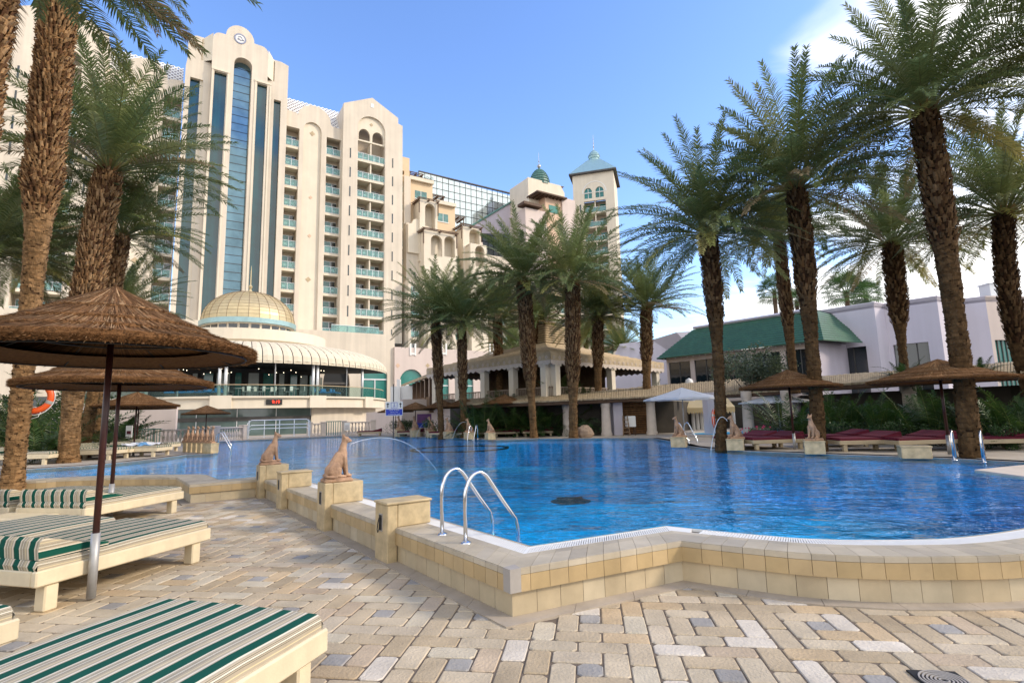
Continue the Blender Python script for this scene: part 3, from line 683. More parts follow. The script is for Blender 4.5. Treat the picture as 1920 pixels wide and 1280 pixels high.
def place_lounger(t,fr,hr,w=1.38,Ln=1.92):
    # fr, hr: right-hand top corners of the frame at foot and head (world xy); right side = +x when looking to the foot
    d=(fr-hr).normalized(); rot=math.atan2(d.y,d.x)-PI/2; right=Vector((d.y,-d.x)); c=fr-right*(w/2)-d*Ln; t.location=(c.x,c.y,0); t.rotation_euler=(0,0,rot); return t
ft=lambda x,y,z=.375: Vector(gp(x,y,z)[:2])
f2,h2=ft(396.7,988.3),ft(72,1071.7); dn=(f2-h2).normalized()
l2=place_lounger(lounger('cream framed daybed with green and cream stripes, headrest and brown parasol pole beside it',gN),f2,h2)
KIDS.clear()
def more(fr,dr,label,w=1.38): 
    t=copy_tree(l2,label=label,group=gN); return place_lounger(t,fr,fr-dr)
right=Vector((dn.y,-dn.x))
l1=more(ft(616.7,1175),(Vector((.30,.96))).normalized(),'green and cream striped daybed cut off by the bottom left corner of the picture')
f3,h3=ft(345.7,920),ft(145.6,955.6)
l3=more(f3,(f3-h3).normalized(),'farthest near striped daybed, with its long headrest in front of the pool wall')
l4=more(f2-right*1.50+dn*.02,dn,'striped daybed beyond the one with the parasol pole, cut off by the left edge')
l5=more(ft(40,1157),(Vector((.30,.96))).normalized(),'daybed of which only a cream corner shows at the lower left edge')
l6=more(f3-Vector((f3-h3).normalized().yx)*0-Vector(((f3-h3).normalized().y,-(f3-h3).normalized().x))*1.52,(f3-h3).normalized(),'striped daybed behind the leftmost palm foot, beyond the long headrest')
# low cream table between beds
p=gp(52,965,.30); t=thing('low_table','low plain tan table at the left edge, between two rows of daybeds','table',(p.x-.1,p.y,0),l3.rotation_euler.z)
mb=MB(); mb.box((0,0,.275),(1.0,.62,.05),bev=.01); mb.build('tabletop','cream_frame',t)
for sx in (-1,1):
    for sy in (-1,1): mb=MB(); mb.box((sx*.42,sy*.24,.125),(.09,.09,.25),bev=.01); mb.build('leg','cream_frame',t)
# ================================================================ THATCHED PARASOLS
STR=[(.25,.125,.052),(.20,.098,.04),(.31,.165,.075),(.16,.08,.033),(.40,.25,.13),(.23,.12,.055)]
def parasol(label,group,r=1.36,ztop=2.95,zr=2.36,dens=1.0):
    t=thing('thatched_parasol',label,'parasol',(0,0,0),0,group)
    mb=MB(); mb.tube([(0,0,.02),(0,0,.62)],.040,14); mb.build('pole_sleeve','galv',t,smooth=True)
    mb=MB(); mb.tube([(0,0,.45),(0,0,ztop-.12)],.030,14); 
    for k in range(7): mb.sphere((.033,-.01,.7+.12*k),.006,(1,1,1),6)
    mb.build('pole','pole_brown',t,smooth=True)
    H=ztop-zr; mb=MB()
    tiers=[(.30,1.0,.13),(.0,.74,.09),(.0,.60,.07),(0,.40,.05)]   # outer radius factors
    def zc(q): return zr+.07+(H-.08)*max(0,1-q)**1.42     # cone height as function of q=r/R
    def cone(q0,q1,dz,th,n,cols):
        # solid layer
        ns=64; rr=[q0,(q0+q1)/2,q1]; 
        prof=[(max(q,.004)*r,zc(q)+dz) for q in rr]+[(q1*r+.012,zc(q1)+dz-th*.45),(q1*r-.02,zc(q1)+dz-th),(max(q0,q1-.32,.05)*r,zc(max(q0,q1-.32))+dz-th*1.05)]
        mb.lathe(prof,(0,0,0),ns,0,None,jit=.004,cols=[cols[0],cols[0],cols[1],cols[1],cols[3]])
        for k in range(int(n*dens)):
            a=random.uniform(0,2*PI); qa=random.uniform(q0,q1*.9); qb=min(q1+random.uniform(-.03,.022),qa+random.uniform(.15,.4)); wv=random.uniform(.002,.0055); up=random.uniform(.002,.02)
            if qb<q1-.06 and random.random()<.5: qb=q1+random.uniform(-.02,.02)
            c=vj(random.choice(STR),.42); d=a+random.uniform(-.02,.02); P_=[]
            for q,aa in ((qa,a),(qb,d)):
                rr_=q*r; z=zc(q)+dz+up
                if q is qb and qb>=q1-.03: z-=random.uniform(.0,th*.5)
                P_+=[(rr_*math.cos(aa)-wv*math.sin(aa),rr_*math.sin(aa)+wv*math.cos(aa),z),(rr_*math.cos(aa)+wv*math.sin(aa),rr_*math.sin(aa)-wv*math.cos(aa),z)]
            mb.add(P_,[(0,1,3,2)],0,c)
        for k in range(int(n*1.2*dens)):   # bristly cut ends round the edge
            a=random.uniform(0,2*PI); z=zc(q1)+dz-random.uniform(.0,th); rr_=q1*r-.03; l_=random.uniform(.035,.085); wv=random.uniform(.004,.008); c=vj(random.choice(STR),.5); dz_=random.uniform(-.03,.01)
            ca_,sa_=math.cos(a),math.sin(a); mb.add([(rr_*ca_-wv*sa_,rr_*sa_+wv*ca_,z),(rr_*ca_+wv*sa_,rr_*sa_-wv*ca_,z),((rr_+l_)*ca_,(rr_+l_)*sa_,z+dz_)],[(0,1,2)],0,c)
            mb.add([(rr_*ca_,rr_*sa_,z-wv),(rr_*ca_,rr_*sa_,z+wv),((rr_+l_)*ca_,(rr_+l_)*sa_,z+dz_)],[(0,1,2)],0,c)
    cone(.35,1.0,0,.10,4200,STR); cone(.25,.80,.045,.055,2600,STR); cone(.15,.64,.085,.055,2000,STR); cone(0,.42,.12,.05,1700,[STR[4],STR[2],STR[2],STR[0]])
    mb.build('thatch','straw',t)
    mb=MB(); mb.lathe([(.001,.11),(.05,.08),(.10,.02),(.11,0)],(0,0,ztop-.0),16,0,STR[4]); mb.build('cap','straw',t,smooth=True)
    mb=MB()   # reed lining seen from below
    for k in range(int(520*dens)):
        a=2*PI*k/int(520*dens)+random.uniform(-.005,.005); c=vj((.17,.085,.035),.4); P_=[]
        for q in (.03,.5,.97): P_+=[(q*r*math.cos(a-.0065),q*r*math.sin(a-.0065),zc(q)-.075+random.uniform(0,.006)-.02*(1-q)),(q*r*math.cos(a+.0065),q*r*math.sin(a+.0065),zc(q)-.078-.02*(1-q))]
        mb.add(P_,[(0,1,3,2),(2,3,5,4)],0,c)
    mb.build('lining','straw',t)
    mb=MB()
    for q in (.5,.94):
        n=40; pts=[(q*r*math.cos(2*PI*k/n),q*r*math.sin(2*PI*k/n),zc(q)-.115) for k in range(n+1)]; mb.tube(pts,.009,6,cap=False)
    mb.build('hoop','black',t,smooth=True)
    for k in range(8):
        a=2*PI*k/8+.2; mb=MB(); mb.tube([(.04*math.cos(a),.04*math.sin(a),zc(.02)-.13),(.95*r*math.cos(a),.95*r*math.sin(a),zc(.95)-.11)],.009,6); mb.build('rib','black',t)
    return t
gA='brown thatched parasols around the pool'
pa=parasol('largest and nearest thatched parasol, with a brown pole standing in the foreground',gA); p=gp(170,1125,0); 
KIDS.clear()
ptop=dp(196,600,p.y); pa.location=(p.x,p.y,0); pa.scale=(.97,.97,1)
p=gp(205,974,0); copy_tree(pa,(p.x,p.y,0),1.1,'second nearest thatched parasol, just behind and below the largest',gA,(1.08,1.08,1.0))
def far_parasol(px,py,Y,label,s=1.0,rot=0,base=ZD):
    p=dp(px,py,Y); h=(p.z-base)/3.0; return copy_tree(pa,(p.x,p.y,base),rot,label,gA,(s,s,h))
for a in [(258,737,22,'thatched parasol over the striped loungers on the left bank, below the second parasol',1.10),
          (262,744,25.5,'thatched parasol half hidden right behind the one over the left bank loungers',1.10),
          (388,761,33,'thatched parasol in front of the glass wall behind the six crowded cats',.95),
          (779,755,36,'thatched parasol between the blue pool sign and the purple wall painting',.95),
          (829,750.5,35,'thatched parasol against the foot of the thin palm left of the wall gap',.95),
          (869.7,747,34,'thatched parasol between the two thin palms by the dark hedge',.95),
          (946,740.5,32,'wide thatched parasol left of the tall mid pool palm',1.0),
          (742,760,38,'thatched parasol hidden mostly behind the blue pool sign',.9),
          (1476.6,696,16.6,'dark thatched parasol above the maroon loungers right of centre',1.03),
          (1758,677,13.7,'dark wide thatched parasol near the right edge before the big palm trunk',1.15)]:
    far_parasol(*a)
# white parasols
def white_parasol(label,r=1.75):
    t=thing('white_parasol',label,'parasol',(0,0,0),0,'white canvas parasols')
    mb=MB(); mb.tube([(0,0,0),(0,0,2.7)],.022,10); mb.build('pole','galv',t,smooth=True)
    mb=MB(); n=8; ring=[(r*math.cos(2*PI*k/n+.39),r*math.sin(2*PI*k/n+.39),2.12) for k in range(n)]
    for k in range(n):
        a,b=Vector(ring[k]),Vector(ring[(k+1)%n]); ap=Vector((0,0,2.72)); m_=(a+b)/2*.965; m_.z=2.15
        for f in ((.0,.5),(.5,1)):
            ia,ib=ap.lerp(a,.5)-Vector((0,0,.03)),ap.lerp(b,.5)-Vector((0,0,.03))
        mm=ap.lerp(m_,.5)-Vector((0,0,.045))
        mb.add([ap,ia,mm,ib,a,m_,b],[(0,1,2),(0,2,3),(1,4,5,2),(2,5,6,3)])
        mb.add([a,m_,b,(a.x,a.y,a.z-.09),(m_.x,m_.y,m_.z-.09),(b.x,b.y,b.z-.09)],[(0,3,4,1),(1,4,5,2)])
    mb.build('canopy','canvas_white',t)
    for k in range(n):
        mb=MB(); c=Vector(ring[k]); mb.tube([(0,0,2.1),(c.x*.55,c.y*.55,2.36)],.012,5); mb.tube([(0,0,2.68),(c.x*.98,c.y*.98,2.11)],.010,5); mb.build('rib','galv',t)
    return t
wp_=white_parasol('large white canvas parasol in front of the pergola, above a cat statue'); p=dp(1275,727,24.5); KIDS.clear()
wp_.location=(dp(1283,800,24.5).x,24.5,ZD); wp_.scale=(1,1,(p.z-ZD)/2.7)
p=dp(1457,737,27); copy_tree(wp_,(p.x,27,ZD),.5,'paler white canvas parasol under the pergola by the second pool',None,(1.1,1.1,(p.z-ZD)/2.7))
# ================================================================ PALMS
GRN=[(.20,.245,.085),(.245,.285,.10),(.16,.205,.07),(.29,.31,.13),(.19,.24,.09)]
def frond(b,base,az,th0,Lf,bend,nl,ll,lw,col,rach,vee=.5,s0=.2,curl=0):
    K=12; p=Vector(base); pts=[p.copy()]; dirs=[]
    for i in range(K):
        s=(i+.5)/K; th=th0+bend*s**1.35; a=az+curl*s
        d=Vector((math.sin(th)*math.cos(a),math.sin(th)*math.sin(a),math.cos(th))); dirs.append(d); p=p+d*(Lf/K); pts.append(p.copy())
    b.tube(pts[::2],[.028*Lf/4.2*(1-.85*i/(K/2)) for i in range(K//2+1)],3,0,rach,cap=False)
    side=Vector((-math.sin(az),math.cos(az),0))
    for k in range(nl):
        s=s0+(1-s0)*(k+random.random()*.7)/nl; fi=s*K; i=min(int(fi),K-1); pos=pts[i].lerp(pts[i+1],fi-i); d=dirs[i]; n=side.cross(d); n=n if n.z>0 or abs(n.z)<.05 else -n
        q=(s-s0)/(1-s0); ln=ll*(.55+.9*math.sin(PI*min(1,.12+q*.95))**.8*.55)*(1-.35*q); ph=R(68-34*q)+random.uniform(-.14,.14)
        for sg in (-1,1):
            ps=vee+random.uniform(-.22,.22)
            ld=(d*math.cos(ph)+(side*sg*math.cos(ps)+n*math.sin(ps))*math.sin(ph)).normalized()
            ld2=(ld+Vector((0,0,-.30-.45*random.random()))).normalized()
            wv=ld.cross(n if abs(ld.dot(n))<.9 else side).normalized()*lw*.5; wv2=wv*.75
            m_=pos+ld*ln*.5; e=m_+ld2*ln*.5
            c=vj(col,.18); b.add([pos-wv*.6,pos+wv*.6,m_+wv2,m_-wv2,e],[(0,1,2,3),(3,2,4)],0,c)
def crown_mesh(seed,nf=92,Lf=4.25,droop=1.0,maxth=100,nl=56):
    random.seed(seed); b=MB()
    for i in range(nf):
        q=(i+.5)/nf; th=R(6+ (maxth-6)*q**.85)+random.uniform(-.09,.09); az=i*2.39996+random.uniform(-.25,.25)
        L_=Lf*random.uniform(.86,1.08)*(.86+.14*math.sin(PI*min(1,q+.25))); bend=droop*(.62+.55*q)*random.uniform(.75,1.3)*(1-.55*max(0,q-.7)/.3)
        col=random.choice(GRN); 
        if q>.9: col=(col[0]*1.7,col[1]*1.35,col[2]*1.1)
        if q>.86 and random.random()<.35: col=(.36,.26,.13)
        r0_=.16; frond(b,(r0_*math.cos(az)*min(1,th),r0_*math.sin(az)*min(1,th),-.12*q),az,th,L_,bend,nl,.58,.044,col,(.26,.27,.10),vee=.34,s0=.2,curl=random.uniform(-.25,.25))
    # fibrous heart
    for k in range(70):
        az=random.uniform(0,2*PI); th=R(random.uniform(10,80)); d=Vector((math.sin(th)*math.cos(az),math.sin(th)*math.sin(az),math.cos(th))); s=Vector((-math.sin(az),math.cos(az),0))*.04
        p=d*.1+Vector((0,0,-.25)); e=p+d*random.uniform(.3,.6); b.add([p-s,p+s,e+s*.4,e-s*.4],[(0,1,2,3)],0,vj((.28,.18,.07),.2))
    o=b.build('crown','frond'); me=o.data; bpy.data.objects.remove(o); return me
CR=[crown_mesh(11),crown_mesh(23,nf=84,maxth=94,droop=.95),crown_mesh(37,nf=96,maxth=103,droop=1.0),crown_mesh(51,nf=84,maxth=86,droop=.85)]
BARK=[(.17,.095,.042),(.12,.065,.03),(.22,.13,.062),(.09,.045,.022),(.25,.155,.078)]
def trunk(parent,org,base,top,ctrl,rb,rt,boot0=.45,bark_shade_tone=1.0,detail=1.0,bulge=None,flare=1.25,rings=True):  # bark colour factor; low values paint in the shade of right-hand trunks
    b=MB(); base,top,ctrl=Vector(base),Vector(top),Vector(ctrl); H=(top-base).length
    def pos(t): return base*(1-t)**2+ctrl*2*t*(1-t)+top*t*t
    def rad(t):
        r=lerp(rb,rt,min(1,max(0,(t-boot0+.12)/.24)))
        if t<.07: r*=lerp(flare,1,t/.07)
        if t>.95: r*=lerp(1,.72,(t-.95)/.05)
        if bulge: r*=1+bulge[1]*math.exp(-((t-bulge[0])/.025)**2)
        return r*(1+.04*math.sin(t*37+base.x))
    K=36; b.tube([pos(i/K) for i in range(K+1)],[rad(i/K)*.95 for i in range(K+1)],18,0,vj((.05*bark_shade_tone,.028*bark_shade_tone,.014*bark_shade_tone),.05))
    def surf(t,a,o,dz=0):
        d=(pos(min(1,t+.01))-pos(max(0,t-.01))).normalized(); x=d.cross(Vector((0,1,0))).normalized(); y=d.cross(x); return pos(t)+d*dz+(x*math.cos(a)+y*math.sin(a))*(rad(t)+o)
    t=0.0; k=0
    while t<1.0:
        r=rad(t); boot=t>boot0+random.uniform(-.02,.02)
        bh=(.125 if boot else .058)/math.sqrt(detail); bw=(.135 if boot else .34)/math.sqrt(detail); n=max(5,int(2*PI*r/(bw*.82)))
        for j in range(n):
            a=2*PI*(j+(k%2)*.5+random.uniform(-.32,.32))/n+ k*(.11 if boot else 1.7); hw=bw/2/r*random.uniform(.6,1.15)*(.8 if boot else 1.0)
            pr=(random.uniform(.03,.085) if boot else random.uniform(.006,.034))*(1+.3*(r>.3)); hh=bh*random.uniform(.8,1.7); c=vj(random.choice(BARK),.28) if boot else vj((.165,.098,.046),.28); c=(c[0]*bark_shade_tone,c[1]*bark_shade_tone,c[2]*bark_shade_tone)
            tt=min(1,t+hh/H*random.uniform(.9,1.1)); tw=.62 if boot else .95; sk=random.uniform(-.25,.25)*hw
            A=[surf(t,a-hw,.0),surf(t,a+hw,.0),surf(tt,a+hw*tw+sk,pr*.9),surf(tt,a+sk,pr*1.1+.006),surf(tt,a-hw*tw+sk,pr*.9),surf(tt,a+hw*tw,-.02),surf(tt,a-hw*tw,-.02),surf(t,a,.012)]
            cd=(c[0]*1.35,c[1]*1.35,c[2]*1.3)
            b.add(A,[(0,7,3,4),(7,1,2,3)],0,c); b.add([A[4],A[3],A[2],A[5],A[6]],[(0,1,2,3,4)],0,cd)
            if boot and random.random()<.5:
                p=surf(tt,a,pr); q=surf(min(1.01,tt+random.uniform(-.1,.2)/H),a+random.uniform(-.6,.6),pr+random.uniform(-.01,.05)); s=Vector((0,0,random.uniform(.004,.009))); b.add([p-s,p+s,q],[(0,1,2)],0,cd)
        t+=bh*.78/H; k+=1
    return b.build('trunk','bark',parent,org)
NP=0
def palm(label,bpx,bpy_,cpx,cpy,wb,wt,zb=ZD,Y=None,mid=None,crown=0,cs=1.0,bark_shade_tone=1.0,boot0=.42,detail=1.0,bulge=None,group='date palms around the pool',crot=None,tilt=(0,0),dY=0):
    """base pixel (or explicit depth Y), crown pixel, trunk widths in pixels at base/top"""
    global NP; NP+=1; random.seed(100+NP)
    if Y is None: B=gp(bpx,bpy_,zb)
    else: q=dp(bpx,640,Y); q=dp(bpx,bpy_,Y); B=Vector((q.x,q.y,zb))
    T_=dp(cpx,cpy,B.y+dY); k=(B-O).dot(fw)/FOC; cth=B.y/math.hypot(B.x,B.y); k*=cth*.95; kt=(T_-O).dot(fw)/FOC*.90*cth
    if mid: Md=dp(mid[0],mid[1],B.y+dY/2); ctrl=Md*2-(B+T_)*.5
    else: ctrl=Vector((B.x*.6+T_.x*.4,B.y+dY*.4,(B.z+T_.z)/2))
    t=thing('date_palm',label,'palm tree',tuple(B),0,group)
    trunk(t,tuple(B),B-Vector((0,0,.1)),T_,ctrl,wb*k/2,wt*kt/2,boot0,bark_shade_tone,detail,bulge)
    o=bpy.data.objects.new('crown',CR[crown]); C.objects.link(o); o.parent=t; o.location=T_-B; o.rotation_euler=(tilt[0],tilt[1],crot if crot is not None else random.uniform(0,6.28)); o.scale=(cs,)*3
    return t
# left foreground
palm('leaning palm trunk in the top left corner, cut off by the left edge',-92,1010,22,-140,50,80,zb=0,mid=(-54,330),crown=3,cs=1.0,bark_shade_tone=1.75,boot0=.3,detail=1.7)
palm('big palm with a swollen ring halfway up, foot hidden by the daybeds',20,938,124,-150,45,72,zb=0,mid=(74,400),crown=3,cs=.95,bark_shade_tone=1.75,boot0=.50,detail=1.7,bulge=(.565,.16),crot=2.2)
palm('palm whose crown spreads before the hotel left of the glass tower, above the nearest parasol',129,867,205,318,42,62,mid=(150,640),crown=3,cs=1.16,bark_shade_tone=1.6,boot0=.42,detail=1.35,crot=.4)
palm('palm close behind the one above the nearest parasol, with a lower crown',157,852,229,440,24,40,mid=(190,640),crown=1,cs=.9,bark_shade_tone=1.3,boot0=.4,Y=21.5)
palm('low palm behind the second parasol on the left bank',175,846,222,592,19,24,Y=24,crown=1,cs=.8,bark_shade_tone=1.2)
palm('palm at the far left edge with fronds against the left hotel wing',-45,850,-22,470,22,36,Y=20,crown=2,cs=1.05,bark_shade_tone=1.2)
palm('lower palm at the left edge behind the swollen palm trunk',40,850,62,480,18,30,Y=25,crown=0,cs=1.0,bark_shade_tone=1.2)
# middle
palm('leftmost of the mid distance palms, before the pink wall with arches',828,819,816,598,11,19,Y=33,crown=1,cs=.95,bark_shade_tone=.95)
palm('second mid distance palm, right of the leftmost one, before the pink wall',870,820,865,606,12,18,Y=32,crown=0,cs=.98,bark_shade_tone=.95)
palm('palm rising behind the thatched pavilion roof, left of the tall mid pool palm',938,748,932,596,13,17,zb=2.3,Y=38,crown=3,cs=.95,bark_shade_tone=1.2)
palm('tall thick palm at the far pool edge, left of the pavilion corner',1001,816,981,524,13,27,Y=29.6,crown=2,cs=1.0,bark_shade_tone=1.0,boot0=.36)
palm('short reddish palm hidden behind the tall mid pool palm',1012,748,1003,604,12,16,zb=2.3,Y=39,crown=1,cs=.9,bark_shade_tone=1.1)
palm('tall thick palm at the far pool edge with a boulder at its foot',1075,819,1074,527,16,27,Y=28.3,crown=0,cs=1.02,bark_shade_tone=.95,boot0=.36)
palm('palm rising from the upper terrace in front of the pavilion, right of the boulder palm',1121,740,1121,592,13,21,zb=2.3,Y=32.5,crown=2,cs=.9,bark_shade_tone=1.1)
palm('palm on the upper terrace near the right end of the pavilion roof',1212,730,1212,578,15,23,zb=2.4,Y=31.5,crown=3,cs=.92,bark_shade_tone=1.15)
# right: bark darkened to stand in for shade
palm('tall dark palm with an orange life ring tied at its foot',1353,842,1326,436,21,36,mid=(1343,620),crown=2,cs=.88,bark_shade_tone=.62,boot0=.55,Y=17.5)
palm('slender palm behind the pergola, between two taller dark palms',1490,722,1460,446,16,25,zb=2.4,Y=24,crown=1,cs=.82,bark_shade_tone=.85)
palm('tall dark palm standing behind the small pale cat statue on the right',1537,844,1492,352,27,42,mid=(1517,590),crown=0,cs=.92,bark_shade_tone=.6,boot0=.55,Y=15.8)
palm('palm in front of the shaded white wall, with yellow leaves at its foot',1697,708,1672,456,17,40,zb=2.5,Y=21.5,crown=2,cs=.88,bark_shade_tone=.75)
palm('biggest palm on the right, trunk rising between two steel ladder rails',1824,862,1732,208,44,60,mid=(1776,490),crown=2,cs=.83,bark_shade_tone=.6,boot0=.55,Y=13.0,crot=.9)
palm('palm cut off by the right edge, its rough trunk leaning out of the picture',1940,740,1884,398,34,46,zb=1.0,Y=16.5,mid=(1893,560),crown=0,cs=.88,bark_shade_tone=.5,boot0=.3)
palm('palm beyond the right edge, seen only as fronds entering the top right corner',2150,860,2040,60,40,54,Y=11.5,crown=1,cs=.86,bark_shade_tone=.5)
palm('young palm between the hotel and the thatched pavilion',962,730,962,655,6,8,zb=2.5,Y=52,crown=1,cs=.95,bark_shade_tone=1)
palm('young palm beyond the right end of the pavilion roof',1165,700,1165,655,6,8,zb=2.5,Y=55,crown=3,cs=.85,bark_shade_tone=1)
palm('young palm beside the hotel tower foot, above the pavilion roof',1098,700,1098,640,6,8,zb=2.5,Y=58,crown=2,cs=.9,bark_shade_tone=1)
# fan palms behind the white building
def fan_crown(seed):
    random.seed(seed); b=MB()
    for i in range(46):
        th=R(8+112*(i/46)**.8); az=i*2.4; d=Vector((math.sin(th)*math.cos(az),math.sin(th)*math.sin(az),math.cos(th))); e=d*random.uniform(.7,1.05); b.tube([(0,0,0),e],[.02,.012],3,0,(.14,.2,.07),cap=False)
        s=Vector((-math.sin(az),math.cos(az),0)); n=s.cross(d); col=vj(random.choice([(.07,.15,.03),(.10,.19,.04),(.05,.11,.025)]),.2)
        for k in range(17):
            f=R(-100+200*k/16); ld=(d*math.cos(f)+s*math.sin(f)+n*.12); ln=random.uniform(.62,.8); m_=e+ld*ln*.6; t_=m_+(ld+Vector((0,0,-.5))).normalized()*ln*.45; wv=ld.cross(n).normalized()*.03
            b.add([e,m_+wv,t_,m_-wv],[(0,1,2,3)],0,col)
    o=b.build('crown','leaf'); me=o.data; bpy.data.objects.remove(o); return me
FC=fan_crown(5)
for i,(x,y,Y,s,lb) in enumerate([(1450,549,55,1.4,'small fan palm above the green roof, leftmost of the distant ones'),(1585,550,50,1.55,'fan palm peeking over the shaded white building, left of a pair'),(1622,557,52,1.3,'shorter fan palm just right of its twin over the shaded white building'),(1492,566,58,1.1,'tiny fan palm between the dark trunks above the green roof')]):
    T_=dp(x,y,Y); t=thing('fan_palm',lb,'palm tree',(T_.x,T_.y,0),0,'fan palms behind the buildings')
    b=MB(); b.tube([(0,0,0),(.1,0,T_.z)],[.3,.2],10,0,(.16,.11,.07)); b.build('trunk','bark',t)
    o=bpy.data.objects.new('crown',FC); C.objects.link(o); o.parent=t; o.location=(.1,0,T_.z); o.rotation_euler=(0,0,i*1.3); o.scale=(s,)*3
# ================================================================ SHRUBS
def areca(seed,nf=26,Lf=2.0,cols=((.03,.075,.015),(.05,.10,.02),(.02,.05,.012)),ll=.42,lw=.045,spread=.5,maxth=75):
    random.seed(seed); b=MB()
    for i in range(nf):
        az=random.uniform(0,2*PI); rr=random.uniform(0,spread); th=R(random.uniform(4,maxth)); frond(b,(rr*math.cos(az),rr*math.sin(az),random.uniform(0,.35)),az+random.uniform(-.6,.6),th,Lf*random.uniform(.6,1.1),random.uniform(.5,1.2),20,ll,lw,vj(random.choice(cols),.25),(.16,.18,.05),vee=.25,s0=.25)
    o=b.build('foliage','leaf'); me=o.data; bpy.data.objects.remove(o); return me
AR=[areca(3),areca(8,nf=32,Lf=2.5,spread=.7),areca(14,nf=30,Lf=1.5,ll=.3,maxth=95)]
def bush_mesh(seed,n=1500,rx=1.0,rz=.8,cols=((.04,.09,.025),(.06,.13,.03),(.025,.06,.02)),ls=.10):
    random.seed(seed); b=MB()
    cl=[(random.uniform(-.7,.7)*rx,random.uniform(-.7,.7)*rx,random.uniform(.2,1.5)*rz,random.uniform(.25,.5)*rx) for _ in range(11)]
    for i in range(n):
        x,y,z,r=random.choice(cl); d=Vector((random.gauss(0,1),random.gauss(0,1),random.gauss(0,1))).normalized()*r*random.uniform(.6,1.08); p=Vector((x,y,z))+d; p.z=max(.02,p.z)
        a=Vector((random.gauss(0,1),random.gauss(0,1),random.gauss(.3,1))).normalized(); s=a.orthogonal().normalized()*ls*.3; l_=ls*random.uniform(.6,1.3); b.add([p,p+a*l_*.5+s,p+a*l_,p+a*l_*.5-s],[(0,1,2,3)],0,vj(random.choice(cols),.3))
    for k in range(6): b.tube([(0,0,0),(cl[k][0],cl[k][1],cl[k][2])],[.03,.01],5,0,(.10,.07,.04))
    o=b.build('foliage','leaf'); me=o.data; bpy.data.objects.remove(o); return me
BU=[bush_mesh(1),bush_mesh(2,1800,1.2,.7),bush_mesh(4,2600,1.5,1.1,((.09,.12,.07),(.12,.15,.09),(.07,.10,.05)),.13)]
def plant(me,x,y,z,s,label,name='feathery_shrub',cat='shrub',group=None,rot=None):
    o=bpy.data.objects.new(name,me); C.objects.link(o); o.location=(x,y,z); o.scale=(s,s,s) if not isinstance(s,tuple) else s; o.rotation_euler=(0,0,random.uniform(0,6.28) if rot is None else rot); return tag(o,label,cat,group)
random.seed(42)
gH='palm shrubs in the shade under the pergola'
lh='dark green feathery palm shrub in the row under the pergola'
for i in range(13): plant(AR[i%3],0,0,0,1,'dark feathery shrub before the far hedge wall, %s from the left in its row'%ordw(i+1),group=gH).location=Vector((*dp(884+i*19,780,32.0+random.uniform(-.6,.9)).xy,ZD)); 
SX=[(1500,21),(1560,20.5),(1592,20),(1622,20.2),(1650,19),(1676,19.5),(1724,18.6),(1746,17.6),(1772,18.2),(1790,17.6),(1848,16.4),(1872,15.6),(1898,16.6),(1915,15.0),(1940,15.5),(1600,22),(1690,21),(1860,18),(1515,22),(1476,22)]
for i,(x,Y) in enumerate(SX):
    p=dp(x,800,Y); o=plant(AR[i%3],p.x,p.y,ZD,random.uniform(.68,.88),'dark green feathery shrub under the right pergola, %s from the left'%ordw(sorted(SX).index((x,Y))+1),group=gH)
BX=[(1575,19.2,.55),(1640,18.2,.5),(1668,18,.55),(1760,16.6,.5),(1880,14.8,.5),(1700,20.6,.6),(905,31.5,.6),(1110,30.5,.7),(1060,31,.6),(1020,31.3,.6)]
for i,(x,Y,s) in enumerate(BX):
    p=dp(x,800,Y); plant(BU[i%2],p.x,p.y,ZD,s,'low dark leafy bush at the foot of the pergola shrubs, %s from the left'%ordw(sorted(BX).index((x,Y,s))+1),'leafy_bush','bush','leafy bushes under the pergola')
def pp_(me,px,py,Y,z,s,label,name='feathery_shrub',cat='shrub',group=None): p=dp(px,py,Y); return plant(me,p.x,p.y,z,s,label,name,cat,group)
pp_(AR[1],1050,740,33,2.1,.9,'bright feathery palm shrub on the terrace before the pavilion corner')
pp_(AR[2],1095,742,32.5,2.1,.8,'low bright shrub on the terrace just right of the pavilion corner')
pp_(AR[0],1070,742,33.2,2.1,.75,'spiky shrub on the terrace between the pavilion corner and the boulder palm')
pp_(AR[2],958,748,33.5,2.0,.85,'bright shrub on the terrace left of the tall mid pool palm')
pp_(AR[0],935,748,34.5,2.0,.7,'shrub on the terrace below the rear pavilion palm')
pp_(BU[2],1400,735,27.5,2.4,(1.25,1.0,1.15),'grey green olive bush above the pergola roof','olive_bush','bush')
pp_(BU[2],1455,730,27,2.4,(1.1,1.0,1.0),'grey green bush right of the olive bush, against the slender palm','olive_bush','bush')
pp_(AR[2],1695,700,21,2.5,.65,'yellow green leafy clump at the foot of the white wall palm')
pp_(AR[2],1835,690,18.2,2.5,.5,'spiky tuft on the terrace above the right pergola')
pp_(AR[1],1225,742,33,2.1,.6,'tall grass like clump by the last pavilion post')
for i,(x,y,Y,s,lb) in enumerate([(62,868,19.5,.9,'bright feathery shrub right of the leftmost palm foot'),(88,860,21,1.0,'feathery shrub under the life ring on the left'),(104,868,20,.75,'low feathery shrub left of the three palm trunks'),(190,850,23.5,.8,'feathery shrub just right of the three palm trunks'),(60,850,23,1.25,'tall shrub behind the hanging life ring'),(235,800,27,1.2,'tall yellow green shrub behind the second parasol pole'),(20,850,24,1.3,'dark tall shrub at the left edge behind the trunk')]):
    pp_(AR[i%3],x,y,Y,ZD,s,lb)
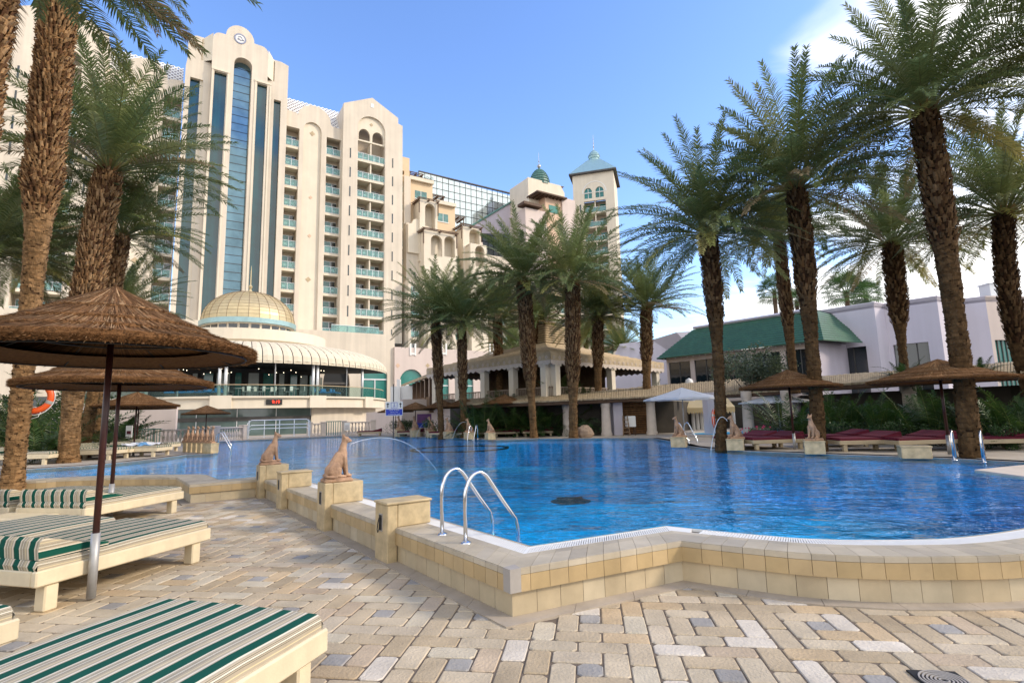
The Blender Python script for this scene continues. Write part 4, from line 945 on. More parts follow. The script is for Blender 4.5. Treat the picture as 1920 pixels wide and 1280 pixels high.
for i,(x,y,Y,s,lb) in enumerate([(-10,850,27,1.7,'tall dark shrub mass at the far left edge of the left bank'),(35,850,28,1.7,'tall dark shrub left of the swollen palm trunk'),(80,850,28,1.6,'tall dark shrub right of the swollen palm trunk, at the back'),(120,850,29,1.7,'tall dark shrub at the back behind the three palm trunks'),(160,850,29.5,1.6,'tall shrub at the back, first right of the three palm trunks'),(205,850,30,1.5,'tall shrub at the back before the grey white wall')]):
    pp_(AR[(i+1)%3],x,y,Y,ZD,s,lb)
for i,(x,Y,lb) in enumerate([(762,38,'dark round bush between the blue sign pole and the white statue gap'),(815,34,'dark bush below the wall painting'),(745,39,'small dark bush at the foot of the blue sign pole')]): pp_(BU[0],x,800,Y,ZD,.8,lb,'leafy_bush','bush')
pp_(BU[1],1128,630,62,2.5,2.4,'hazy green tree mass right of the pavilion cupola','leafy_tree','tree')
pp_(BU[1],1178,650,60,2.5,1.9,'hazy green tree left of the shaded white wall end','leafy_tree','tree')
# flowers right
pp_(BU[0],1418,812,20.5,ZD,.42,'low bush with red flowers beside the round pergola column','flower_bush','bush')
b=MB(); random.seed(3)
for k in range(40): b.sphere((random.uniform(-.5,.5),random.uniform(-.4,.4),random.uniform(.25,.62)),.03,(1,1,1),6)
p=dp(1418,812,20.4); o=b.build('flower_cluster','purple_flower',loc=(p.x,p.y,ZD)); tag(o,'small red flowers on the low bush beside the round pergola column','flowers')
# ================================================================ FAR BANK
cg='six cat statues crowded at the left pool inlet'
for i in range(6):
    k=i/5; X=lerp(-12.6,-14.6,k); Y_=lerp(22.5,24.1,k); lb='%s of the six crowded cats at the left inlet'%(['nearest and rightmost','second from the right','third from the right','third from the left','second from the left','leftmost'][i])
    small_ped(X,Y_,-.3,'cream pedestal under the %s crowded cat at the left inlet'%(['rightmost','second from right','third from right','third from left','second from left','leftmost'][i]),s=.40 if i==0 else .20,h=.42,group='cream pedestals under the crowded cats')
    cat(X,Y_,ZD+.42,-.35,lb,cg,(.8,.72,1.0))
cg2='cat statues along the far pool edge'
fl=[(748.6,814.5,'leftmost'),(777,815,'second from the left'),(807,816,'third from the left'),(840.5,818,'fourth from the left'),(879,819.5,'fifth from the left, before a small ladder'),(918.7,820.5,'rightmost')]
for i,(x,y,s_) in enumerate(fl):
    p=gp(x,y+4.2,ZD); n_=s_.split(',')[0]; kk=max(1.0,p.y/27.5); small_ped(p.x,p.y+.2,.5,'small cream pedestal under the %s far edge cat'%n_,s=.42*kk,h=.36*kk)
    cat(p.x,p.y+.2,ZD+.36*kk,PI*.93 if i!=1 else 2.4,'small far edge cat statue, %s'%(s_.replace(',',' of six,') if ',' in s_ else s_+' of six'),cg2,1.0*kk)
    if i in(2,4): q=(p.x-.15,p.y+.2,ZD+.36+.56); jet(q,-1.4,1.6,.8,rad=.006,label='thin water arc from the %s far edge cat'%n_)
rl=[(1273,839,'dark sandstone cat statue in front of the white parasol pole, facing left',PI*1.06,'block left of the life ring palm, under a dark cat'),(1381,845,'cat statue spouting water, right of the life ring palm',PI*1.0,'block under the spouting cat right of the life ring palm'),(1532,852,'pale sandstone cat statue standing out before the dark right palm',-PI*.82,'block under the lone pale cat on the right')]
for i,(x,y,lb,ro,lb2) in enumerate(rl):
    p=gp(x,y,ZD); small_ped(p.x+.1,p.y+.28,-.45,'wide cream stone '+lb2,s=.50,h=.36); cat(p.x+.1,p.y+.28,ZD+.36,ro,lb,'cat statues on the right pool edge',1.02)
p=gp(1381,845,ZD); tgt=gp(1333,845,ZW); q=(p.x-.1,p.y+.28,ZD+.36+.55); dv=Vector((tgt.x-q[0],tgt.y-q[1])); up=1.6; hh=q[2]; tf=(up+math.sqrt(up*up+19.6*(hh-ZW)))/9.8; jet(q,math.atan2(dv.x,dv.y),dv.length/tf,up,rad=.009,label='bright water arc from the spouting cat right of the life ring palm')
p=gp(1729,860,ZD); t=small_ped(p.x,p.y+.22,-.42,'plain cream stone block without statue on the right pool edge',s=.52,h=.30); t.scale=(1.15,.8,1)
q1,q2=gp(1789,862,ZD),gp(1844,866,ZD); dvr=Vector((-.5,-1)); 
ladder(Vector(q1[:2]),Vector(q2[:2]),Vector((.12,.6)) if 0 else Vector((.35,.35)),'chrome pool ladder at the right edge of the pool',span=.42,h=.66)
q1,q2=gp(884,823.5,ZD),gp(896,824,ZD); ladder(Vector(q1[:2]),Vector(q2[:2]),Vector((-.25,-1)),'small chrome ladder on the far edge beside the fifth cat',h=.8)
q1,q2=gp(1268,832,ZD),gp(1284,830,ZD); ladder(Vector(q1[:2]),Vector(q2[:2]),Vector((.5,-.9)),'chrome ladder behind the dark cat statue below the white parasol',h=.8)
q1,q2=gp(403,846,ZD),gp(408,840,ZD); ladder(Vector(q1[:2]),Vector(q2[:2]),Vector((1,.1)),'chrome ladder right of the six crowded cats',h=.8)
# maroon and striped loungers on the far bank
mar=lounger('maroon',None,w=1.3,Ln=1.95,stripe='maroon_stripe',frame='dark_frame'); KIDS.clear()
gM='maroon cushioned loungers on the far bank'
ML=[(1440,838,17.2,-1.35,'maroon lounger between the spouting cat and the parasol pole, nearest the flowers'),(1490,840,16.2,-1.45,'maroon lounger left of the lone pale cat, by the parasol pole'),(1620,838,16.3,-1.75,'maroon lounger right of the lone pale cat'),(1672,846,14.6,-1.62,'front maroon lounger left of the plain stone block'),(1768,850,14.2,-1.5,'maroon lounger between the plain block and the right ladder'),(1925,858,13.6,-1.7,'maroon lounger at the right edge of the picture'),
    (1035,816,31.2,-1.5,'far maroon lounger right of the tall mid pool palm'),(975,816,31.4,-1.6,'far maroon lounger left of the tall mid pool palm'),(935,817,31.6,-1.5,'far maroon lounger behind the rightmost far cat'),(905,817,31.9,-1.6,'far maroon lounger right of the small ladder'),(858,817,33,-1.5,'far maroon lounger behind the fourth cat'),(795,815,36,-1.5,'far maroon lounger behind the second cat'),(716,812,40,-1.4,'far maroon lounger left of the blue sign pole')]
first=True
for (x,y,Y,ro,lb) in ML:
    p=dp(x,y,Y+1.3 if Y<20 else Y+.5); sca=(1,1,1)
    if first: mar.scale=(.9,.9,.82); mar.location=(p.x,p.y,ZD); mar.rotation_euler=(0,0,ro+PI); mar['label']=lb; mar['group']=gM; first=False
    else: copy_tree(mar,(p.x,p.y,ZD),ro+PI,lb,gM)
gS='striped loungers on the left bank'
for i,(x,y,Y,ro,lb) in enumerate([(52,872,18.6,-1.45,'striped lounger on the left bank left of the three palm trunks'),(178,858,20.4,-1.5,'striped lounger on the left bank between trunks and parasol pole, at the water'),(212,852,21.3,-1.5,'second striped lounger in the left bank row'),(190,847,23,-1.5,'striped lounger in the rear left bank row beside the palms'),(262,850,21.6,-1.5,'striped lounger on the left bank with white towels on it'),(228,844,24.5,-1.5,'rear striped lounger on the left bank near the signboard'),(285,842,24.6,-1.5,'rear striped lounger on the left bank behind the towels')]):
    p=dp(x,y,Y); copy_tree(l2,(p.x-.9,p.y,ZD-.02),ro,lb,gS,(.8,.95,.95))
def towel(px,py,Y,matn,label,seed):
    random.seed(seed); mb=MB(); n=14; P_=[]
    ph=[random.uniform(0,6) for _ in range(4)]
    for i in range(n+1):
        for j in range(n+1):
            x,y=(i/n-.5)*.95,(j/n-.5)*.62; e=max(abs(i/n-.5),abs(j/n-.5))*2; z=.07*(1-e**4)+.022*math.sin(x*13+ph[0]+3*y)+.02*math.sin(y*17+ph[1]+x*7)+.012*random.random(); P_.append((x,y,z))
    mb.add(P_,[(i*(n+1)+j,(i+1)*(n+1)+j,(i+1)*(n+1)+j+1,i*(n+1)+j+1) for i in range(n) for j in range(n)])
    p=dp(px,py,Y); o=mb.build('towel',matn,smooth=True,loc=(p.x,p.y,ZD+.45)); o.rotation_euler=(0,0,random.uniform(-.6,.3)); o['kind']='thing'; del o['kind']; return tag(o,label,'towel','crumpled towels on the left bank lounger')
towel(242,846,21.4,'towel_white','crumpled white towel at the left end of the towel heap',1); towel(262,846,21.7,'towel_blue','crumpled blue towel in the middle of the towel heap',2); towel(276,846,21.9,'towel_white','crumpled white towel at the right end of the towel heap',3); towel(252,845,22.2,'towel_white','white towel at the back of the towel heap',5)
# life rings
def life_ring(p,rotz,label,tilt=0,s=1):
    t=thing('life_ring',label,'life ring',tuple(p),rotz,'orange life rings on palm trunks'); t.scale=(s,)*3
    mb=MB(); n=36; R_,r_=.30,.065
    for i in range(n):
        for j in range(10):
            a,b_=2*PI*i/n,2*PI*j/10; mb.v.append(((R_+r_*math.cos(b_))*math.cos(a),r_*.8*math.sin(b_),(R_+r_*math.cos(b_))*math.sin(a)))
    for i in range(n):
        for j in range(10): mb.f.append((i*10+j,((i+1)%n)*10+j,((i+1)%n)*10+(j+1)%10,i*10+(j+1)%10)); mb.m.append(0); mb.c.append(None); mb.u.append(None)
    mb.build('ring','orange_plastic',t,smooth=True)
    for k in range(4):
        a=PI/4+PI/2*k+.4; mb=MB(); mb.lathe([(r_*.98+.004,-.035),(r_*1.02+.005,0),(r_*.98+.004,.035)],(0,0,0),14)
        ca_,sa_=math.cos(a),math.sin(a); mb.v=[(ca_*(R_+x)-sa_*z,y*.82,sa_*(R_+x)+ca_*z) for x,y,z in mb.v]; mb.build('band','concrete',t)
        mb=MB(); mb.tube([((R_+.075)*math.cos(a+PI/2*q/6),-.02*math.sin(PI*q/6),(R_+.075+.02*math.sin(PI*q/6))*math.sin(a+PI/2*q/6)) for q in range(7)],.008,6); mb.build('rope','white_paint',t)
    mb=MB(); mb.tube([(R_*.6,.0,-.24),(.12,-.02,-.42),(-.05,0,-.48),(-.2,.02,-.46)],.007,5); mb.build('hanging_rope','white_paint',t); return t
life_ring(dp(62,744,12.75),.45,'orange life ring hanging behind the leftmost palm trunk',s=1.12)
life_ring(dp(1341,785,17.75),1.0,'orange life ring on the left side of the tall dark palm',s=.95)
# ================================================================ HOTEL
F=Frame(600,80,2518); TC=-12.83; ZR=[44.8-3.2475*k for k in range(13)]; ZP=14.6
def org_of(t,z=0,o=0): return tuple(F.P(t,z,o))
def part(parent,name,mats,fn,smooth=False,label=None):
    mb=MB(); fn(mb); o=mb.build(name,mats,parent,tuple(parent.location),smooth)
    if label: o['label']=label
    return o
BAL={}
def balcony(parent,t0,t1,z,o_front,depth,split=False,door=True):
    """slab with glass railing and the room door behind; z = top of the railing. Mesh shared between equal widths"""
    w=round(t1-t0,2); key=(w,round(depth,2),split)
    FF=Frame.__new__(Frame); FF.d=F.d; FF.n=F.n; FF.o=Vector((0,0,0))
    if key not in BAL:
        def mk(fn,name,mat_): mb=MB(); fn(mb); o=mb.build(name,mat_); me=o.data; bpy.data.objects.remove(o); return me
        def slab(b): b.fbox(FF,0,w,-1.50,-1.12,.0,-depth)
        def rail(b):
            b.fbox(FF,0,w,-.05,.0,.0,-.05,1); b.fbox(FF,0,w,-1.08,-1.04,.0,-.04,1)
            k=max(2,round(w/1.0))
            for i in range(k+1): tt=min(max(w*i/k,.03),w-.03); b.fbox(FF,tt-.025,tt+.025,-1.12,-.05,.005,-.045,1)
            b.fbox(FF,.03,w-.03,-1.0,-.1,-.012,-.028,0)
        def door_(b):
            segs=[(.08,w-.1)] if not split else [(.15,w/2-.3),(w/2+.3,w-.15)]
            for a,c in segs:
                m_=lerp(a,c,.62); b.fbox(FF,a,m_,-1.1,1.15,-depth+.05,-depth+.0,0); b.fbox(FF,m_,c,-1.1,1.15,-depth+.05,-depth,1)
                b.fbox(FF,a,a+.05,-1.1,1.15,-depth+.07,-depth+.051,2); b.fbox(FF,m_-.03,m_+.03,-1.1,1.15,-depth+.07,-depth+.051,2); b.fbox(FF,a,c,1.15,1.22,-depth+.07,-depth,2)
        def chair(b):
            for cx_ in ([w*.3,w*.72] if not split else [w*.16,w*.34,w*.66,w*.84]):
                b.fbox(FF,cx_-.22,cx_+.22,-.70,-.66,-.35,-.75); b.fbox(FF,cx_-.22,cx_+.22,-.66,-.22,-.72,-.76)
                for q in (-.2,.17): b.fbox(FF,cx_+q,cx_+q+.03,-1.12,-.70,-.36,-.39); b.fbox(FF,cx_+q,cx_+q+.03,-1.12,-.70,-.72,-.75)
        BAL[key]=(mk(slab,'balcony',['cream_light']),mk(rail,'railing',['rail_glass','white_metal']),mk(door_,'balcony_door',['door_glass','dark_glass','white_metal']),mk(chair,'balcony_chairs',['white_paint']))
    b=F.P(t0,z,o_front)-parent.location
    o=bpy.data.objects.new('balcony',BAL[key][0]); C.objects.link(o); o.parent=parent; o.location=b
    for i,nm in ((1,'railing'),(2,'door'),(3,'chairs')):
        if i==2 and not door: continue
        k=bpy.data.objects.new(nm,BAL[key][i]); C.objects.link(k); k.parent=o
    return o
def slit(parent,t,zc,o,h=1.7): part(parent,'slit_window',['dark_glass','cream_light'],lambda b:(b.fbox(F,t-.11,t+.11,zc-h/2,zc+h/2,o+.01,o-.05,0),b.fbox(F,t-.17,t-.11,zc-h/2,zc+h/2,o+.03,o-.05,1)))
def wing(mir,name,label,cat_='hotel wing'):
    T=(lambda t:2*TC-t) if mir else (lambda t:t)
    def iv(a,b_): return (min(T(a),T(b_)),max(T(a),T(b_)))
    def poly(P): return [(T(t),z) for t,z in P]
    th=thing(name,label,cat_,org_of(T(3),0,0)); D=1.7
    def wall(b):
        b.plate(F,poly([(-6.1,ZP-1),(2.5,ZP-1),(2.5,48.4),(1.1,48.5),(.75,48.7)]+[(-1.75+2.5*math.cos(a),48.9+2.3*math.sin(a)) for a in [PI*k/12 for k in range(13)]]+[(-4.5,49.2),(-6.1,49.4)]),
                [poly([(-6.0,ZP-.5),(-3.97,ZP-.5),(-3.97,46.7),(-6.0,46.7)]),poly([(.15,ZP-.5),(2.4,ZP-.5),(2.4,46.5),(.15,46.5)]),poly(arch(-3.35,-.65,ZP-.5,46.9,1.45,14))],0,-.75)
    part(th,'wall','cream_wall',wall)
    part(th,'niche_panel','cream_light',lambda b:b.fbox(F,*iv(-3.4,-.6),ZP-.5,48.5,-.35,-.76))
    for q,z in enumerate((46.6,36.0,29.8,22.9)):
        s=.42 if q in(0,3) else .3
        part(th,'diamond_ornament','peach_wall' if q in(1,2) else 'tan_slats',lambda b:b.plate(F,poly([(-2,z-s),(-2+s,z),(-2,z+s),(-2-s,z)]),(),-.30,-.36))
    def back(b):
        b.fbox(F,*iv(-6.1,-3.9),ZP-.5,47.2,-D,-D-.3); b.fbox(F,*iv(.05,2.5),ZP-.5,47,-D,-D-.3)
        for a in (-6.1,-3.96,-.05,2.41): b.fbox(F,*iv(a,a+.10),ZP-.5,47,-.76,-D)
        b.fbox(F,*iv(-6,-3.9),46.75,46.95,-.76,-D); b.fbox(F,*iv(.05,2.5),46.55,46.75,-.76,-D)
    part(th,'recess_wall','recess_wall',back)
    part(th,'side_wall','cream_wall',lambda b:(b.fbox(F,*iv(-6.1,2.5),ZP-1,46.5,-D-.31,-14)))
    for k in range(10):
        a=iv(-5.98,-3.99); balcony(th,*a,ZR[k]-.0,-.15,D-.15); a=iv(.17,2.38); balcony(th,*a,ZR[k],-.15,D-.15)
    # gabled block
    PO=1.1
    def gable(b):
        b.plate(F,poly([(2.45,ZP-1),(12.5,ZP-1),(12.5,51.4),(11.7,51.6),(11.7,52.6),(7.15,54.9),(2.45,52.5)]),[poly(arch(4.84,9.44,ZP-.4,49.2,2.25,20))],PO,PO-.7)
        b.fbox(F,*iv(2.45,2.95),ZP-1,52.3,PO-.71,-7); b.fbox(F,*iv(12.0,12.5),ZP-1,51.3,PO-.71,-10)
        b.plate(F,poly([(2.46,46),(12.4,46),(12.4,51.3),(11.6,52.5),(7.15,54.85),(2.46,52.45)]),(),-3,-8)
    part(th,'gable_wall','cream_wall',gable)
    part(th,'tympanum','cream_light',lambda b:b.plate(F,poly([(4.8,46.9),(9.5,46.9),(9.5,49.3)]+[(7.14+2.35*math.cos(a),49.2+2.3*math.sin(a)) for a in [PI*k/16 for k in range(17)]]+[(4.8,49.3)]),[poly(arch(5.05,6.95,47.15,48.0,1.15)),poly(arch(7.33,9.23,47.15,48.0,1.15))],PO-.35,PO-.72))
    part(th,'ornament','tan_slats',lambda b:b.plate(F,poly([(7.14-.3,50.2),(7.14,49.9),(7.44,50.2),(7.14,50.5)]),(),PO-.30,PO-.36))
    part(th,'emblem','white_paint',lambda b:b.plate(F,poly([(6.9,53.1),(7.4,53.1),(7.4,53.8),(6.9,53.8)]),(),PO+.05,PO+.0))
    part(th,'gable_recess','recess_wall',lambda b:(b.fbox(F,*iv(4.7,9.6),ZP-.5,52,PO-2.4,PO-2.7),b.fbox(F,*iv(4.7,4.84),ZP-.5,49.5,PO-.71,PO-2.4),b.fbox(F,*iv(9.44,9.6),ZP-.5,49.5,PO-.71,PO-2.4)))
    part(th,'divider','cream_light',lambda b:b.fbox(F,*iv(7.05,7.25),ZP-.5,47,PO-.45,PO-2.35))
    for k in range(10):
        a=iv(4.86,9.42); balcony(th,*a,ZR[k],PO-.2,2.2,True)
    for k in range(11):
        for t_ in (3.65,10.75): slit(th,T(t_),ZR[k]-.6,PO)
    # lattice roof
    def lat(b):
        P0=lambda t,s: F.P(T(t),lerp(48.6,54.2,s),lerp(-1.2,-5.5,s))
        b.quad(P0(-6,0),P0(3.2,0),P0(3.2,1),P0(-6,1),0); b.quad(P0(-6,1),P0(3.2,1),F.P(T(3.2),46,-11),F.P(T(-6),46,-11),0)
        n=14
        for k in range(-8,n+8):
            for sg in (1,-1):
                t0=-6+9.2*k/n; s0,s1=0,1; ta,tb=(t0,t0+4.6) if sg>0 else (t0+4.6,t0)
                # clip in t
                def clip(t): return min(max(t,-6),3.2)
                if max(ta,tb)<-6 or min(ta,tb)>3.2: continue
                la_=(clip(ta)-ta)/(tb-ta); lb_=(clip(tb)-ta)/(tb-ta)
                if lb_-la_<.05: continue
                p,q=P0(ta+(tb-ta)*la_,la_),P0(ta+(tb-ta)*lb_,lb_); up=F.n*.25+Vector((0,0,.2)); b.tube([p+up,q+up],.10,4,1)
    part(th,'lattice_roof',['lilac_shade','white_paint'],lat)
    return th
wr=wing(False,'hotel_wing','cream gabled hotel wing with balcony columns, right of the glass tower')
wl=wing(True,'hotel_wing','cream hotel wing with balconies at the far left, mostly behind palm fronds')
th=thing('hotel_lower_wing','cream lower storeys of the hotel behind the left bank, with dark ground floor glass','hotel wing',org_of(-40,0,4))
part(th,'wall','cream_wall',lambda b:(b.fbox(F,-90,TC+2,5.0,ZP+.2,4,1),b.fbox(F,-90,-37,ZP+.21,47,-1,-3)))
part(th,'ground_floor_glass','dark_glass',lambda b:b.fbox(F,-90,TC+2,ZD-.2,5.0,3.5,3))
for k in range(14): part(th,'pillar','cream_light',lambda b:b.fbox(F,-88+5.3*k,-87.2+5.3*k,ZD-.2,5.0,4.2,3.51))
# ---- central tower
th=thing('hotel_tower','tall cream hotel tower with blue glass strips and a round emblem at its arched top','hotel tower',org_of(TC,0,0))
TW=[-17.05,-6.05]
def tw_strip(px0,px1,off): 
    return F.tz(px0,300,off)[0],F.tz(px1,300,off)[0]
OF0=2.6
w1=tw_strip(392.5,416.5,OF0-.5); w2=tw_strip(475.5,498,OF0-.5); wc=tw_strip(433,461,OF0-.8)
zt=F.tz(405,133,OF0)[1]; zc_=F.tz(447,106,OF0)[1]
zM=F.tz(440,128,OF0)[1]; z0_=F.tz(486,85,OF0)[1]; zA=F.tz(450,49,OF0)[1]
tA0,tA1=F.tz(396,140,OF0)[0],F.tz(502,140,OF0)[0]; tcn_=(F.tz(424,63,OF0)[0]+F.tz(477,80,OF0)[0])/2; rA=(F.tz(477,80,OF0)[0]-F.tz(424,63,OF0)[0])/2
zbase=12
sh=1.0
outA=[(tA0,zbase),(tA1,zbase),(tA1,z0_-sh)]+[(tA1-sh+sh*math.cos(a),z0_-sh+sh*math.sin(a)) for a in [PI/2*k/6 for k in range(1,7)]]+[(tcn_+rA,z0_)]+[(tcn_+rA*math.cos(a),z0_+(zA-z0_)*math.sin(a)) for a in [PI*k/16 for k in range(1,16)]]+[(tcn_-rA,z0_)]+[(tA0+sh-sh*math.sin(a),z0_-sh+sh*math.cos(a)) for a in [PI/2*k/6 for k in range(0,7)]]
part(th,'front_wall','cream_wall',lambda b:b.plate(F,outA,[[(w1[0],zbase+.5),(w1[1],zbase+.5),(w1[1],zt),(w1[0],zt)],[(w2[0],zbase+.5),(w2[1],zbase+.5),(w2[1],zt),(w2[0],zt)],arch(wc[0]-.25,wc[1]+.2,zbase+.5,zc_-1.05,1.05,14)],OF0,OF0-1.6))
def strip_glass(b,t0,t1,z0,z1,o,n,mt=0):
    b.fbox(F,t0,t1,z0,z1,o,o-.1,mt)
    for k in range(n+1): z=lerp(z0,z1,k/n); b.fbox(F,t0,t1,z-.05,z+.05,o+.03,o+.001,1)
for a in (w1,w2): part(th,'glass_strip',['blue_glass','dark_glass'],lambda b:strip_glass(b,a[0]-.1,a[1]+.1,zbase+.5,zt+.1,OF0-.5,1))
def frames(b):
    for a in (w1,w2): b.fbox(F,a[0]-.35,a[1]+.35,zt+.12,zt+.42,OF0+.14,OF0+.001); b.fbox(F,a[1]+.12,a[1]+.3,zbase,zt+.1,OF0+.10,OF0+.001); b.fbox(F,a[0]-.3,a[0]-.12,zbase,zt+.1,OF0+.10,OF0+.001)
part(th,'window_surround','cream_light',frames)
part(th,'lift_shaft_glass',['lift_glass','dark_glass'],lambda b:strip_glass(b,wc[0]-.3,wc[1]+.25,zbase+.5,zc_+.2,OF0-1.35,34))
# chamfered shoulders and set-back tiers
def tier(b,t0,t1,z,o,r=1.2):
    b.plate(F,[(t0,zbase),(t1,zbase),(t1,z-r)]+[(t1-r+r*math.cos(a),z-r+r*math.sin(a)) for a in [PI/2*k/5 for k in range(1,6)]]+[(t0+r-r*math.sin(a),z-r+r*math.cos(a)) for a in [PI/2*k/5 for k in range(0,6)]],(),o,o-5)
OB=1.5; zB=F.tz(513,112,OB)[1]; tB=F.tz(514,150,OB)[0]; tBl=F.tz(378,100,OB)[0]
OC_=.4; zC_=F.tz(524,126,OC_)[1]; tC1=F.tz(534,150,OC_)[0]; tC0=F.tz(352,100,OC_)[0]
zM1=F.tz(513,155,OB)[1]
def tiers(b):
    b.fbox(F,tBl,tA0-.01,zbase,zB,OB,-4); b.fbox(F,tA1+.01,tB,zbase,zB,OB,-4)
    b.add([F.P(tA1,zM1,OF0-.01),F.P(tB,zM1,OB),F.P(tB,zB-.3,OB),F.P(tA1,zB+.5,OF0-.01)],[(0,1,2,3)]); b.add([F.P(tA0,zM1,OF0-.01),F.P(tBl,zM1,OB),F.P(tBl,zB-.3,OB),F.P(tA0,zB+.5,OF0-.01)],[(3,2,1,0)])
    b.fbox(F,tA0-.0,tA1,zbase,z0_-1,OF0-1.61,-4)
part(th,'upper_tier','cream_light',tiers)
# lower side walls with narrow strips
w0=tw_strip(347,372,OB-.1); w3=tw_strip(508.5,522,OB-.1); zt3=F.tz(520,190,OB)[1]; zt0=F.tz(363,148,OB)[1]
sideR=F.tz(535,300,OB+.3)[0]; sideL=2*TC-sideR; sideL=F.tz(337,300,OB)[0]
def sides(b):
    zz_=F.tz(524,172,OB+.3)[1]
    b.plate(F,[(tA1+.02,zbase),(sideR,zbase),(sideR,zC_-.3),(sideR-1,zC_),(tB+.01,zC_),(tB+.0,zM1),(tA1+.02,zM1)],[[(w3[0],zbase+.5),(w3[1],zbase+.5),(w3[1],zt3),(w3[0],zt3)]],OB+.3,OB-.5)
    b.plate(F,[(sideL,zbase),(tA0-.02,zbase),(tA0-.02,zM1),(tBl,zM1),(tBl,zC_),(tC0+1,zC_),(tC0,zC_-.4),(tC0,zt0+2.5),(sideL,zt0+1.5)],[[(w0[0],zbase+.5),(w0[1],zbase+.5),(w0[1],zt0),(w0[0],zt0)]],OB+.3,OB-.5)
    b.fbox(F,sideR-.5,sideR,zbase,zC_-.4,OB-.51,-3); b.fbox(F,sideL,sideL+.5,zbase,zt0+1.4,OB-.51,-3); b.fbox(F,sideL,sideR,zbase,zt3-1,-3.1,-12)
part(th,'side_wall','cream_wall',sides)
for a,zz1 in ((w0,zt0),(w3,zt3)): part(th,'glass_strip',['blue_glass','dark_glass'],lambda b:strip_glass(b,a[0]-.1,a[1]+.1,zbase+.5,zz1+.1,OB-.25,1))
tE,zE=F.tz(450.5,73.5,OF0)
def emb(b):
    n=24
    for r1,r2,m_ in ((.78,.62,0),(.62,0.01,1)):
        P_=[F.P(tE+r*math.cos(2*PI*k/n),zE+r*math.sin(2*PI*k/n),OF0+(.08 if m_==0 else .05)) for r in (r1,r2) for k in range(n)]; b.add(P_,[(k,(k+1)%n,n+(k+1)%n,n+k) for k in range(n)],m_)
    for k in range(5): a=.5+k*.55; b.tube([F.P(tE-.35+.17*k,zE-.2+.1*math.sin(k*2),OF0+.09),F.P(tE-.25+.17*k,zE-.12+.12*math.sin(k*2+1),OF0+.09),F.P(tE-.18+.17*k,zE-.22,OF0+.09)],.045,4,0)
    b.tube([F.P(tE-.3,zE+.15,OF0+.09),F.P(tE,zE+.35,OF0+.09),F.P(tE+.28,zE+.12,OF0+.09)],.04,4,0)
part(th,'round_emblem',['emblem_blue','white_paint'],emb)
# ---- stepped terraces right of the gable
th=thing('hotel_terraces','stepped peach and cream hotel terraces with small pergolas and arches, behind the mid palms','hotel wing',org_of(22,0,0))
def tzb(px0,px1,py,off): return F.tz(px0,py,off)[0],F.tz(px1,py,off)[0],F.tz((px0+px1)/2,py,off)[1]
def blk(px0,px1,py,off,mt,z0=8,depth=9,holes=(),name='block'):
    t0,t1,z=tzb(px0,px1,py,off); hs=[]
    for (a,c,y0,y1,kind) in holes:
        ha,hc=F.tz(a,y0,off)[0],F.tz(c,y0,off)[0]; zt_,zb_=F.tz((a+c)/2,y0,off)[1],F.tz((a+c)/2,y1,off)[1]; r=(hc-ha)/2
        hs.append(arch(ha,hc,zb_,zt_-r,r) if kind=='arch' else [(ha,zb_),(hc,zb_),(hc,zt_),(ha,zt_)])
    part(th,name,mt,lambda b:b.plate(F,[(t0,z0),(t1,z0),(t1,z),(t0,z)],hs,off,off-.5)); 
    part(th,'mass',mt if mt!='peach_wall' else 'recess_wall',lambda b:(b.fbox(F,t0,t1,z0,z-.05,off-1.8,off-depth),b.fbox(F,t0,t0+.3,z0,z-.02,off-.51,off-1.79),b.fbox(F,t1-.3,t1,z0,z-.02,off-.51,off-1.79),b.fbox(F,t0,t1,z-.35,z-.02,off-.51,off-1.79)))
    return t0,t1,z
def win(px0,px1,y0,y1,off,mt='green_glass'):
    a,c,z=tzb(px0,px1,y0,off); z1=F.tz((px0+px1)/2,y1,off)[1]; part(th,'window',[mt,'white_paint'],lambda b:(b.fbox(F,a,c,z1,z,off+.03,off-.05,0),b.fbox(F,(a+c)/2-.04,(a+c)/2+.04,z1,z,off+.05,off+.031,1),b.fbox(F,a-.1,c+.1,z1-.15,z1,off+.1,off-.05,1)))
blk(744,768,294,-1.5,'orange_wall',z0=42.6,depth=4,holes=[(745,758,319,327,'r')])
blk(758,770,330,-1.0,'cream_wall')
t0,t1,z=tzb(742,758,330,-1.5); part(th,'recess_wall','recess_wall',lambda b:b.fbox(F,t0-1,t1+1,8,z,-3.2,-3.5))
for k in range(0,12):
    if 43-ZR[k]+.0>0 and ZR[k]<42.4: balcony(th,t0+.1,t1,ZR[k]+.15,-1.6,1.5)
blk(768,811,342,-2.0,'orange_wall'); win(778,800,359,373.5,-2.0,'door_glass')
blk(762,806,421,0,'cream_wall')
blk(787,820,376,.8,'cream_light',z0=28,depth=4,holes=[(797,816,382,430,'arch')])
blk(818,853,386,-1.5,'orange_wall'); win(821,840,401,416,-1.5,'door_glass')
blk(795,857,436,2.2,'cream_light',z0=8,depth=4,holes=[(808,829,441,480,'arch'),(833,853,443,482,'arch')])
blk(868,902,427,1.0,'cream_light',z0=8,depth=5,holes=[(880,899,430,470,'arch')])
blk(882,912,458,3.0,'cream_light',z0=8,depth=5,holes=[(891,908,456+5,500,'arch')])
blk(852,905,450,-1.2,'pink_wall')
blk(900,960,480,-.6,'cream_wall'); blk(955,1010,505,.8,'cream_light'); blk(1005,1075,470,-2,'pink_wall')
